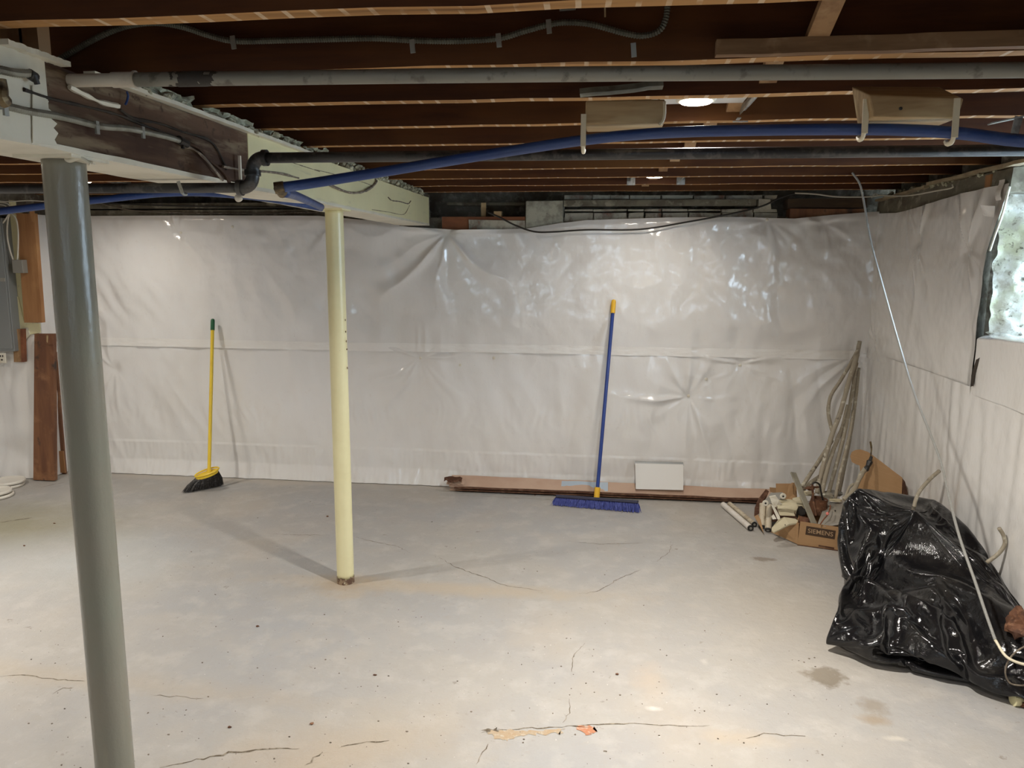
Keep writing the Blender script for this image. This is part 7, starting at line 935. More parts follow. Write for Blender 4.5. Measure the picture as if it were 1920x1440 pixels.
-7,-3,2,1,0,7,-2,-2,4,3,3,13,13,6,0,-9,-4,7,6,3,5,0,-10,0,3,-3,-3,8,14,-2,-18,8,-8,8,2,-13,-19,-21,18,14,4,-67,-9,-8,18,0,-1,32,-6,2,-6,14,0,-31,-5,-1,19,-3,2,-11,1,0,-1,4,5,-10,-7,-1,6,-3,-4,23,2,0,4,-1,0,-8,0,-1,8,0,1,5,-1,1,4,22,7,20,-8,-6,-5,1,13,-3,-4,3,-9,-9,-9,6,4,-6,0,13,-1,6,7,-1,-3,2,-1,0,-22,8,18,11,-2,-1,-18,0,-7,-1,0,-1,8,1,8,10,1,1,1,-1,1,-11,1,1,27,1,-8,-22,-2,16,9,0,1,-4,0,3,-37,1,-38,58,-7,19,-49,9,9,-16,4,-38,27,-4,61,-2,-1,0,13,-5,4,10,3,0,1,3,-2,3,-1,0,0,7,-9,2,5,-2,-35,-3,2,56,2,-11,-19,2,22,2,2,-5,24,-6,-37,-51,-2,39,-1,1,-1,-19,-5,-12,62,14,-25,-32,-13,44,30,-26,-78,-25,-2,7,-4,42,70,7,12,-40,29,-17,-88,0,5,67,-19,-3,-14,16,9,6,3,-1,0,-8,-2,-10,-1,0,4,3,1,-1,6,3,-1,0,-2,-8,-16,-19,-75,4,17,82,7,-22,64,-75,11,-53,78,0,-10,-52,-13,-63,7,8,-12,37,13,42,-11,3,-1,-51,-16,85,28,12,8,-17,6,-52,-24,-23,-23,51,28,45,-7,-54,16,34,36,24,-77,-4,-93,29,-2,-53,1,4,11,51,-6,17,-12,9,-10,-26,10,14,-1,-4,-21,-9,1,126,17,8,-86,-47,-18,47,26,-6,-98,-25,-11,59,36,19,101,0,6,-5,-10,6,-28,-32,-29,-28,11,9,32,3,1,2,50,-4,20,-6,3,3,-29,-5,-5,-6,26,-87,-8,-5,24,-1,1,5,-2,0,-14,1,-1,0,3,-2,22,0,0,-13,4,-1,17,-3,-1,-52,-2,0,22,3,0,25,26,-1,32,34,-5,-12,-52,9,-37,22,-17,51,-20,10,-56,6,-3,-30,1,4,21,24,-16,13,-13,-1,2,-3,4,-1,-5,-2,3,0,0,9,-1,-6,-18,-1,-1,5,-2,5,27,20,8,5,-2,-2,9,3,8,-5,1,-23,-3,-21,26,-1,13,-4,3,10,1,-57,-12,-3,60,-15,-18,-47,5,3,-23,-9,-3,42,4,-1,3,-3,5,15,4,-3,-49,2,0,5,15,1,41,-12,2,-55,3,1,1,-11,-3,33,4,0,10,-5,-1,-12,1,1,12,0,-1,0,2,-1,-7,0,0,-3,16,15,32,-4,4,-9,0,0,-5,-10,-6,4,0,-5,4,18,-2,7,8,-4,-9,-30,11,17,1,0,3,10,-3,4,-5,0,-2,10,0,1,9,1,-3,4,-1,-4,0,1,1,-3,0,5,-15,1,9,32,1,-18,-42,-3,27,-15,1,-13,25,2,18,0,1,0,-40,-1,-56,2,-1,16,-6,5,-28,31,-4,75,
10,-8,1,10,3,-1,6,6,0,1,-3,3,5,5,-2,-6,7,0,-20,-5,11,-28,1,-21,13,2,14,45,6,-9,8,-3,-8,-19,-8,18,-23,4,-3,-14,-5,0,26,-6,14,46,14,-39,-73,-35,-3,76,16,-30,-19,-9,-89,24,7,6,-17,31,67,-4,1,-2,12,-3,4,5,5,-1,-7,-2,-3,-5,0,2,-2,2,6,1,-2,6,-8,-3,6,7,6,-45,-6,2,22,-20,-20,87,-31,11,-163,17,8,49,-45,-25,9,63,18,57,22,-11,-98,-31,-1,-35,-38,-4,152,70,15,-85,-58,-2,88,-3,4,-13,77,-8,-43,-96,3,35,38,-13,57,-15,-5,-3,39,-6,-2,-64,23,-90,68,1,70,-52,9,-87,17,1,-26,-6,1,75,6,-6,37,-10,3,-130,-16,-9,113,3,-23,-124,-13,1,77,36,17,72,8,11,-15,-1,-5,18,3,-3,7,-40,-7,-29,-12,-11,-43,4,2,13,7,4,16,62,-4,35,-49,26,-72,-4,-1,4,0,-2,8,0,-1,-1,-2,0,-19,3,-2,31,0,0,-9,-1,0,-7,-3,1,-30,-1,-1,21,11,-1,39,49,-4,17,26,-6,-48,-65,18,0,0,-5,-56,2,-5,85,3,-2,-21,19,-2,4,4,-15,-5,-22,7,-8,10,-7,-2,-2,3,-6,-3,-1,6,0,-1,9,2,3,12,-7,-5,-1,-2,-4,-2,4,4,19,29,18,-44,-10,-6,51,1,4,-7,-27,4,-7,18,-31,7,1,25,0,11,3,-22,-14,-14,27,-21,-12,-41,-2,1,4,5,-2,7,2,-1,-5,-4,12,-56,1,6,1,6,-17,45,-8,4,-19,33,9,-17,-34,-5,13,1,2,-8,4,-4,57,-3,-2,-8,5,8,22,-4,-11,-34,21,20,31,1,0,-3,-14,6,-24,8,-4,16,-11,-4,1,-1,-3,3,25,-8,3,-31,10,7,1,0,7,15,-3,10,0,0,1,18,0,-7,3,0,-3,0,0,0,-3,0,1,2,0,0,3,1,4,0,-1,8,-16,2,19,36,5,-29,-20,-7,31,-14,-1,6,-11,4,-1,-7,-3,-3,-15,-1,-10,2,0,4,46,-13,-4,-72,21,-41,43,-17,54,18,13,3,2,-4,5,9,7,1,-14,11,0,-7,-3,11,18,-2,-4,28,-7,-29,3,-2,-17,-35,7,29,26,9,-46,-63,-12,55,77,-1,-32,-67,-6,56,40,-40,-106,22,58,46,7,-15,10,-42,16,29,53,-4,-23,48,6,-62,-63,2,-15,-6,0,0,-1,3,8,-2,1,0,-2,0,11,2,0,-16,-3,3,-19,-1,-3,-5,-6,-4,68,19,8,-49,-36,-4,-73,11,9,95,18,-7,14,17,-18,-43,-58,-6,-104,16,30,101,-20,-18,99,18,-3,8,5,-3,5,-2,-42,-30,-1,43,31,-59,-10,4,104,-3,-53,-47,18,50,-25,-30,13,-41,38,-62,82,9,-26,-67,-3,-78,16,0,-26,-30,-1,115,7,0,-90,1,-2,-15,5,0,139,93,-21,-8,-71,10,30,
-8,-2,-7,19,7,-16,-4,8,-29,-9,-11,42,48,-19,13,-40,10,17,19,4,-8,26,5,-36,5,-2,-15,-79,12,-54,5,0,-7,-10,-6,21,-2,-2,16,0,0,5,3,-2,11,-2,0,-13,-1,1,-8,2,-1,15,4,-1,18,42,-2,32,38,-4,-27,13,-2,-40,-81,20,-6,-3,-2,-25,35,-10,74,-22,-2,-16,-1,-3,-2,21,-4,-15,13,-16,-17,-3,3,-5,-20,0,10,0,1,-9,-2,-1,12,0,1,9,-3,-3,10,15,9,8,-2,-1,11,18,9,-22,6,5,-24,-6,4,21,-4,-3,28,21,-13,-14,-44,22,-44,-34,-44,47,-2,-2,-23,9,4,31,24,35,-12,-42,-24,-52,29,-10,74,2,-9,-94,8,-2,32,9,8,57,-16,-6,-52,17,28,60,-40,-11,-53,8,-2,-44,9,-4,79,3,3,10,16,16,6,-15,-10,-1,22,14,-9,-1,-2,0,0,0,-3,-8,4,-8,3,-3,3,-12,-4,1,-2,-2,5,-1,-1,10,-7,2,2,20,-5,19,1,0,4,-9,3,-2,16,-2,2,7,0,-2,2,0,0,1,0,-1,2,0,2,5,0,7,8,2,8,-6,-1,19,-48,-5,8,50,3,-1,6,2,-4,-41,2,8,7,2,-6,-25,-5,-9,25,-6,8,-42,19,-32,56,-9,37,-82,5,-60,103,-37,40,-26,24,38,49,12,-32,-48,13,27,-3,-2,8,32,-9,-6,-30,4,0,-15,-1,-5,28,1,-4,-35,-16,16,96,1,-76,-13,9,27,18,8,-119,-81,28,89,65,-49,36,-55,43,10,19,1,-12,-29,3,4,-19,-17,34,102,15,-124,-13,4,-16,-12,-7,-3,-4,-2,30,2,2,-12,-3,-2,36,-1,-1,16,5,4,-10,2,5,-92,-10,4,65,21,-26,83,16,8,-59,19,-37,-72,-66,60,-2,9,-10,86,-21,-55,84,0,5,0,68,-10,-96,-85,-20,86,-4,37,35,84,-2,-109,-52,53,-88,-104,-6,34,20,3,39,88,-3,-106,1,-1,-2,-74,6,2,-4,-6,-52,-30,5,89,1,-1,-5,3,-8,94,78,-13,59,26,-6,-13,-80,9,-2,22,-7,22,-14,-1,-7,16,20,-58,3,-7,20,-62,-28,1,18,3,35,59,-6,33,32,22,-38,-21,-6,21,-76,22,-107,10,3,-57,-11,-6,27,-5,-6,31,1,-3,22,10,-5,34,3,-1,2,1,-1,-6,15,-5,21,39,-7,17,61,5,-78,8,-1,-25,-10,3,41,-90,21,5,10,-7,23,10,-6,9,-27,2,-39,12,-2,5,6,-8,8,-23,-7,-40,71,-17,-35,-10,-4,15,-29,7,21,0,1,-17,0,0,34,0,0,20,21,12,12,-8,-1,41,45,20,-47,12,9,-90,3,4,47,0,2,4,-42,6,81,-25,7,0,45,-27,61,27,17,-94,-29,-4,61,-23,-8,25,1,-16,22,11,0,-8,-11,-7,10,-6,-7,2,-7,-11,-5,-6,-25,-28,12,29,11,4,-7,-13,-50,6,-5,7,-1,-2,
-1,1,2,11,12,8,4,11,-4,13,6,-13,7,7,-30,-2,-2,-5,-3,-6,9,-13,3,-7,2,-2,14,-27,0,3,-11,-8,13,1,-2,20,14,-2,21,-9,4,-1,-31,5,-31,-10,2,-9,20,-8,50,18,-4,30,15,-3,15,11,0,8,0,1,15,-2,1,23,-2,1,18,-60,-22,-16,28,4,13,-8,2,-8,-10,-1,2,-9,0,2,21,6,21,-5,-2,8,1,-1,13,22,-5,26,-19,5,14,77,11,19,-108,36,-45,14,-12,25,48,-10,30,-13,-1,-15,93,9,-23,-48,10,0,-11,1,8,15,2,17,-34,1,21,85,16,-26,-71,8,1,7,-4,-7,-32,-10,-2,96,-1,-17,-85,37,-70,-34,-11,-1,5,-3,-10,11,5,-12,35,3,-7,-7,-12,56,112,8,-61,50,16,-85,10,0,-76,2,-1,-21,-11,-3,-23,-7,-7,30,-6,-3,25,-9,-7,91,6,0,36,60,-28,-34,-20,-15,84,-63,54,-20,54,-57,24,-5,-6,-6,-17,25,-18,56,0,-162,-99,48,88,3,0,15,-2,-3,4,-90,-6,69,26,6,-54,-16,3,-13,-1,23,-206,-69,2,38,-25,-5,47,-16,-25,128,15,-11,46,12,-4,24,25,-9,39,28,-6,29,-6,1,8,-44,5,-20,29,-7,30,14,-1,19,2,3,9,0,1,-3,-6,-17,9,15,-3,-22,18,0,-18,23,2,-15,-118,-21,6,-81,26,-110,-6,8,-1,-5,-3,28,42,-20,95,54,-15,50,103,-6,9,-5,3,-6,9,-3,-3,78,5,-45,59,12,-91,26,11,-96,-83,5,101,-78,17,10,-68,14,-61,-2,0,-27,4,-4,-7,9,-5,10,40,-10,16,-49,0,-54,20,-11,21,-1,-8,-31,-31,-7,-75,41,-19,30,3,-1,-25,1,-17,-26,2,1,17,0,-1,6,-6,-1,20,22,8,-10,6,8,-56,4,2,16,-2,1,17,-16,2,24,-7,2,10,18,-2,2,0,2,-5,-1,-4,14,10,0,-20,-16,-1,20,-8,-11,20,15,5,-13,-8,-3,8,-1,-1,-1,-5,-6,1,-18,22,-59,-10,-4,-31,3,-17,81,6,-3,0,4,3,-2,4,2,-4,3,6,-1,-3,-9,8,14,14,-20,-3,5,-35,0,-3,9,-7,-6,24,-1,1,3,1,-1,9,-10,1,1,-5,-2,4,1,-1,5,2,-1,3,-14,2,-16,1,1,1,2,0,12,-1,-1,12,1,0,10,8,-2,13,-26,2,-15,-10,1,-5,-5,1,-10,-5,1,-15,74,24,-16,-34,-37,71,-38,-1,-41,-3,0,5,-5,-1,3,6,0,30,39,6,42,-25,7,-17,-10,5,-16,13,-9,20,1,-1,5,69,7,16,-78,24,-48,7,-15,46,55,-7,17,-24,4,-15,8,-1,-5,11,0,-4,-5,0,1,21,1,-3,-21,3,3,25,2,-2,-26,4,5,42,4,-26,-111,-18,-20,10,5,7,47,14,8,36,-3,7,2,0,4,-64,-7,3,54,2,11,-75,-14,-1,41,4,36,
-15,-9,-2,32,8,-24,53,13,-58,13,11,-78,-1,-1,18,0,1,1,10,-50,-127,-40,58,38,-15,-6,-38,70,-25,95,-66,35,-6,-8,0,-22,-14,-8,-59,-69,-13,136,62,4,-174,-4,-5,-9,43,14,57,3,7,63,-31,-7,106,-20,10,-82,-15,-2,20,0,0,-1,8,-17,92,11,-4,16,6,-2,6,35,-11,3,-10,4,-5,18,-4,-7,-58,11,-1,17,-3,16,2,0,4,-2,1,-2,1,-2,-6,0,-1,0,-14,-13,6,36,12,-15,-2,-2,-2,-65,-1,-19,-12,14,-49,0,3,-4,0,-16,40,90,-11,38,30,2,-29,11,0,-18,-57,-5,56,-1,1,0,57,27,-118,-7,8,-36,6,-3,17,-71,-3,106,-19,12,-56,-2,0,-19,5,-4,26,34,-18,49,27,-10,-11,34,-9,-73,-21,12,-116,3,-4,111,-38,2,41,-43,5,-19,13,-7,-4,5,-3,-9,12,-17,-6,-6,6,-7,3,1,18,0,1,0,7,5,3,6,1,2,5,-4,3,-4,8,-21,-1,1,7,-22,0,19,7,4,-1,14,-3,6,0,0,0,-1,-1,4,1,-1,-3,5,0,-9,-27,-12,26,8,3,1,15,8,-21,-3,5,-31,-1,-2,23,-20,2,-18,4,1,9,-15,-14,24,9,-2,6,17,4,-5,2,8,-61,-3,1,16,-2,-3,-32,-4,5,37,-2,-11,41,3,6,-14,-3,-2,2,2,0,2,1,-1,7,-8,2,1,-1,-2,1,-1,-1,2,-5,2,-5,-5,1,-8,26,-5,19,-21,2,1,-10,10,-34,-3,3,-13,-4,0,11,40,-10,63,14,0,-5,1,0,-5,-4,-1,0,6,-1,-9,-19,18,-72,-14,-19,96,-27,-7,-10,31,0,24,8,-1,3,11,1,1,-1,0,3,-17,0,1,-36,13,-35,-11,6,-37,-2,5,-37,18,-16,102,-22,21,-98,5,-9,79,29,-4,34,-17,-2,-16,-8,-3,-18,-5,-1,-16,-3,-2,-13,-1,-1,-6,-2,0,2,3,2,11,35,4,40,7,5,-9,29,-1,-1,19,-3,-3,-13,6,12,-55,-5,7,26,7,-3,-9,0,-10,2,-1,-2,8,-1,-1,-7,-14,18,-1,0,-1,-4,-1,11,29,7,-1,-16,-30,0,-17,-10,-24,24,56,-1,-32,-1,-152,64,5,76,-46,5,-22,-14,-12,-67,30,12,44,10,1,49,1,-2,14,8,1,3,9,-11,-111,-47,-25,-42,-6,-11,3,-1,-7,2,22,34,-4,-8,24,110,-2,-22,113,0,0,-3,4,-1,6,22,-6,7,-7,1,0,40,-13,-33,-37,14,16,13,-7,-4,19,-5,-15,-5,3,10,-11,4,6,-29,6,4,-1,-5,3,9,7,-7,-12,-6,10,-23,0,-3,-21,8,-35,3,8,-23,-2,-8,19,79,-14,33,-19,-4,7,6,1,-3,9,2,-5,-43,13,-5,71,-10,-48,-4,8,-7,-9,11,-23,-25,-11,83,-24,19,-33,6,-9,21,13,-9,7,9,-5,-3,28,-6,-30,10,-2,-35,-3,7,-39,
1,1,-2,-33,4,-48,15,-4,81,-28,2,39,-22,1,-16,5,-3,-7,5,-8,11,3,-1,-15,5,2,20,0,0,-2,15,-4,-32,-1,12,24,-1,-3,10,-4,4,-15,-2,0,11,-7,2,6,2,2,3,7,-2,6,-1,-1,0,-1,-2,3,-1,0,-2,8,0,-17,-6,0,14,1,1,-5,0,0,2,-13,-12,20,10,12,-25,-15,4,-5,3,-1,9,-20,-10,6,20,-3,15,13,10,-31,-8,2,-26,1,-1,-6,0,0,0,0,0,0,-6,-1,39,-10,-12,12,10,9,-6,2,0,4,-1,0,5,-4,1,1,-2,0,1,1,-1,0,-10,2,-15,23,-5,16,-8,2,3,-1,1,4,3,-1,10,2,-1,5,-28,6,-21,-2,0,2,9,-1,12,24,-2,7,8,-1,-8,-11,1,4,14,11,-35,-11,4,-33,9,-9,69,-54,-6,-17,-3,5,-57,2,2,-14,0,0,0,-1,-1,7,5,1,-9,2,0,-4,-7,-14,85,25,15,-116,-31,0,92,-3,4,-7,6,-4,45,44,-2,31,1,0,-4,1,-2,-5,2,-1,-2,-2,0,-1,-19,-2,-1,4,0,2,-3,0,-4,14,7,-7,2,0,1,16,-4,5,-35,1,2,9,4,3,4,0,-2,-7,0,-5,1,-1,-5,5,-3,1,0,-7,14,4,0,1,13,1,3,0,-1,6,10,23,-53,3,4,-55,-49,-16,88,46,9,-34,-66,-10,-67,32,13,18,5,-1,-35,-23,-13,-26,27,15,32,16,2,42,-42,-5,17,35,6,-44,-1,-1,-20,-2,-1,-11,3,1,4,21,-8,107,-5,-28,41,-13,7,-3,-10,9,-8,27,-8,-3,7,-2,-3,5,-1,-7,-14,2,9,19,-14,-36,-1,-1,-5,-45,25,34,-5,2,-1,12,-2,4,-1,0,-2,-4,-10,10,6,7,-4,-14,-3,6,-25,2,-14,-6,14,-38,-2,-4,10,72,-23,36,19,10,-44,-8,0,16,-6,-1,14,-10,-1,12,6,-5,-7,17,13,-47,-5,2,-2,0,-1,3,-65,12,-10,28,-15,62,29,-14,-13,15,-4,-53,-10,13,-67,-3,1,3,9,0,23,-25,13,-20,-28,9,25,44,-16,-23,-5,-1,11,-1,-2,57,-35,3,14,0,-3,-10,7,-5,8,3,-3,-11,7,3,25,-1,0,-6,6,7,-7,6,-2,-16,-1,-1,18,-4,3,-8,-3,0,8,-3,3,4,-3,2,5,9,-3,10,0,0,-3,-3,-3,4,-11,-1,5,1,-1,-1,15,3,-20,-7,3,-38,-4,-1,-10,4,-2,59,-3,3,-10,-8,0,0,4,-4,17,-23,-6,-9,35,4,9,-15,7,-52,5,0,12,1,-3,-18,1,2,14,1,-7,-26,-2,7,22,-7,-2,35,-2,-2,4,5,-1,6,1,-1,4,-4,2,0,0,-1,-1,-1,2,-2,4,-2,0,-10,3,-7,10,-2,11,2,0,7,1,-2,8,-1,1,2,-12,0,-1,-6,8,-84,-3,0,5,-5,-2,18,11,-6,52,6,0,7,
20,6,-12,1,7,-27,0,0,-2,4,-4,30,-30,-6,23,-26,0,-45,1,1,-22,8,2,-24,3,0,-4,-5,-14,76,5,14,-79,-8,2,24,16,4,-33,-10,1,10,-16,-4,46,12,-4,52,30,-1,19,1,0,-2,4,0,-3,-20,-3,-3,4,0,-2,17,-3,3,-18,2,-6,17,6,-3,21,-9,1,-34,8,3,-6,-1,-1,24,4,0,-13,-2,4,-6,-1,-4,4,1,-2,2,-1,0,3,-6,10,-11,-2,-1,10,0,7,-32,-16,-30,30,18,29,-7,-11,-1,31,21,-22,0,-1,1,1,5,-9,-57,-3,-74,22,-11,100,4,17,-126,-20,-11,-13,66,6,30,-3,4,10,-28,6,36,0,0,-4,3,-1,20,3,-6,27,10,-42,7,-6,-6,-19,2,8,16,-1,19,19,-25,6,-1,-6,1,-5,-3,1,-3,17,-2,7,15,-2,-2,9,-3,-7,-1,2,-1,-11,5,2,-18,4,-4,13,-2,7,2,5,-5,-8,-8,14,-17,-2,2,-23,9,-36,2,4,-11,52,-26,49,28,18,-47,-7,-6,18,8,1,-16,-3,0,8,-23,0,29,21,-8,-20,-5,22,-35,5,-5,5,-13,-16,35,-12,12,1,33,-12,-55,-10,12,-57,-15,6,-3,19,-17,34,-17,10,69,0,9,-84,-17,5,15,33,-10,-16,-43,12,4,9,-8,-23,27,-7,39,-19,1,55,-16,0,-15,8,-5,8,2,-5,-6,8,3,29,1,0,-7,-7,-3,16,13,10,-36,0,0,9,-3,1,-3,-3,0,7,-3,2,3,-1,2,4,9,-6,13,-2,2,-5,-2,-2,3,-4,-1,0,3,1,-5,5,3,-31,-6,0,-15,-2,-3,50,1,1,-3,-1,2,-10,-8,1,1,3,-4,19,18,0,-18,-1,0,2,-12,5,-20,-1,0,0,-2,-1,-17,0,0,16,-1,1,8,7,-3,-34,-10,3,34,-7,-4,16,9,-2,10,-1,1,2,-2,1,0,0,0,-2,1,0,-2,16,-3,-6,-15,2,6,-17,3,-20,14,-2,28,-2,2,3,6,-3,6,22,1,-19,-29,2,11,-16,1,-35,2,0,-11,-4,-1,9,11,-3,37,18,3,3,9,6,-27,-5,2,-17,8,-2,18,-1,-2,18,-16,-5,18,-32,-1,-34,5,-3,16,-4,1,-12,2,5,-16,-1,0,-12,0,0,7,-3,0,0,0,3,-14,3,3,-15,-10,-5,47,19,-3,46,16,0,7,0,-1,-3,14,0,-5,8,-1,-9,-55,-8,-35,15,1,32,50,-1,0,-28,12,10,-16,-2,-2,-3,-1,0,14,1,8,4,1,0,-8,-1,-2,5,1,-1,3,-2,-1,3,-3,7,-7,-2,1,-12,-1,-4,-6,-13,-13,-5,-2,-15,25,22,22,44,-2,-49,-22,5,39,-2,-10,9,4,-11,1,-16,27,-14,11,3,-14,-14,4,-62,1,-1,1,-27,-9,69,27,9,-20,-1,-1,2,7,-6,24,6,-7,15,-35,9,-31,28,-12,38,-2,6,-8,6,-15,11,3,0,0,
-16,5,1,-2,0,-2,-11,1,-6,18,1,2,15,-4,-8,5,-9,-10,-6,7,7,10,-4,-10,-21,12,17,1,2,3,-11,-5,10,-24,-1,-10,-7,14,-41,24,-25,51,50,20,-55,-2,-6,16,-23,-6,29,11,2,-10,-7,0,10,-14,3,5,39,-2,-49,-15,15,-5,2,-22,34,-5,-6,5,12,9,-99,-3,4,2,2,0,4,2,-2,10,2,-2,22,-2,3,5,-40,19,-13,32,-11,-16,3,-2,10,-2,6,-18,-14,1,-14,4,-2,11,9,-5,56,-41,5,-2,12,-6,19,8,-6,-2,10,4,35,-1,1,-7,-2,-2,11,-1,-7,5,1,17,-43,3,-2,5,-2,1,9,-1,2,2,-1,0,2,8,-13,26,-2,8,-11,-3,0,-1,-2,0,1,8,2,-18,-2,1,-23,3,0,9,0,0,-4,-10,0,28,-2,1,-7,-4,1,3,-11,-20,19,34,17,-37,-2,0,11,-15,5,-10,-2,-1,-1,0,-1,-6,-3,1,12,0,-1,1,-1,0,0,0,1,-1,-9,-3,16,18,-16,16,-9,14,-1,-1,-1,-1,2,2,-4,-3,2,-11,7,-2,6,19,-4,-22,-27,2,31,18,-3,3,-4,1,6,-30,7,-31,0,-1,1,19,-1,21,-4,-1,-2,-15,2,-38,-2,-1,5,-3,1,-7,23,-1,47,14,3,-19,-1,3,-13,3,0,4,1,-2,16,0,0,-3,-20,-7,22,-23,4,-60,1,-7,43,-3,6,-26,2,-1,1,-3,0,-4,-1,0,3,0,2,-8,1,1,-11,2,3,-11,-6,-6,60,20,-2,28,2,-1,-1,5,1,-2,-16,-6,-13,21,6,6,-35,-6,-50,11,5,39,12,1,16,-7,-2,-2,12,3,5,6,-1,1,9,2,1,-29,-8,-4,21,6,5,4,-2,3,0,1,-1,-9,-4,1,-13,-2,-6,0,-2,-2,41,6,-9,-3,-1,2,-7,1,4,0,0,3,1,5,-10,3,-8,6,4,16,-29,-5,0,12,11,-28,16,-15,28,-102,4,2,70,-14,0,14,3,-2,7,8,-10,16,5,-6,2,0,2,0,-17,11,-11,7,-9,16,11,-11,0,1,0,-2,-1,1,-1,-22,7,5,0,1,-1,-7,-1,-4,22,0,-2,8,-6,-8,0,1,-2,0,-1,1,-9,13,3,-3,-3,8,-15,-5,8,-24,4,-24,5,-8,11,63,2,-17,0,7,-14,-10,-7,23,-9,0,9,5,2,-2,-5,0,4,12,-2,-11,11,6,-28,0,0,2,-7,-8,21,-25,26,-47,37,-20,-3,-7,-1,-23,-3,-6,55,-19,11,23,-14,6,-6,33,-13,-68,-10,11,4,9,-11,46,2,3,-15,-3,10,-38,-9,4,-16,-8,-2,-1,16,-3,23,-13,-4,60,-16,1,-7,7,-7,6,12,5,42,0,0,-7,1,2,-2,2,5,-25,-4,0,-5,0,0,3,-3,2,8,-2,0,2,6,1,-1,1,-5,20,-1,0,1,0,-1,-3,-1,0,-1,4,4,-40,0,0,5,1,0,4,
-11,-1,30,3,0,-3,-3,2,-6,5,-1,0,-10,-6,23,-12,-9,2,30,15,-34,-10,3,-2,-4,0,-8,-6,-5,33,3,4,-23,-2,0,1,-1,1,2,9,0,-17,-12,0,19,-6,0,-22,-1,-5,38,14,0,8,1,-1,-6,-5,5,-16,-3,0,-14,14,-5,23,9,1,-6,-28,5,5,1,-2,8,13,-2,5,-12,0,-4,-5,0,-9,7,-1,6,-10,0,-7,8,6,-41,-12,-6,39,2,-2,11,28,3,0,-1,-2,10,-5,10,-46,10,-5,27,3,0,-11,1,1,-1,-33,-8,31,-4,7,-69,-5,-3,10,-3,-1,29,-1,1,-8,-1,-1,5,1,-1,-8,0,2,-5,-1,0,-7,1,2,-11,8,-6,74,8,0,3,-9,-4,-8,26,4,4,-10,-2,0,-2,0,3,-22,2,-19,11,-1,19,22,3,5,-7,-2,0,-2,0,-1,-9,-3,0,-2,1,2,19,0,5,1,-2,-2,-3,6,-2,-15,-8,1,-6,-3,-4,3,2,-2,18,-2,4,17,5,-11,-9,0,5,0,0,2,1,2,-3,0,3,0,14,9,-49,-19,-11,58,7,-8,1,3,-2,-5,10,20,-61,-28,-9,61,0,-7,4,13,-22,-42,-3,0,-5,0,0,-3,1,0,0,13,10,36,0,0,0,7,-3,-20,0,-1,-4,-6,11,28,-23,6,12,-2,1,0,10,1,-4,7,-4,-6,3,-4,-6,-2,3,3,-5,12,-4,-5,-6,15,-23,-5,-2,-17,10,-34,52,-17,29,13,20,-47,0,-9,25,-11,-4,18,-4,0,4,4,2,-2,-12,1,6,26,0,-28,3,3,-8,2,-3,0,-6,10,-31,1,-7,7,-4,-5,23,-4,0,14,-15,12,7,-3,3,-3,13,-6,0,7,2,-56,2,-2,2,-25,8,-13,22,-4,9,12,0,0,-10,5,-24,-12,0,-9,8,-3,13,9,-5,48,-32,3,22,11,-9,11,14,6,49,-1,-1,-4,2,7,-12,-1,1,-25,-4,1,-9,2,-1,9,-4,1,7,0,1,1,6,0,-2,-2,-3,19,-16,-22,9,18,21,-8,-3,-1,-72,7,3,41,-10,1,-27,6,-1,44,-5,-1,9,-1,1,1,-3,3,-7,10,-2,0,2,1,-9,-6,-1,19,-2,3,-21,-1,0,1,0,1,-1,-11,-5,21,-4,-8,13,4,10,-23,2,1,-7,-6,0,8,5,1,-7,-6,2,-11,-8,-8,31,18,1,5,2,0,-1,-6,4,-30,20,-8,20,-18,5,6,-6,1,1,19,-4,8,-28,7,-43,4,-4,31,6,-1,4,-4,0,-6,-11,0,-17,8,0,17,-7,1,-18,16,4,-30,-17,-4,25,28,-3,34,1,9,-46,6,-3,25,0,0,-4,-2,-1,7,-8,-6,22,8,3,-8,-27,-4,5,-6,6,-65,-1,-1,1,-7,-2,37,2,1,-19,1,-2,8,-1,-2,1,-2,2,-2,-3,0,3,-1,-3,16,21,-1,35,12,1,-4,-6,-1,-2,1,-1,0,-1,1,4,-9,0,0,
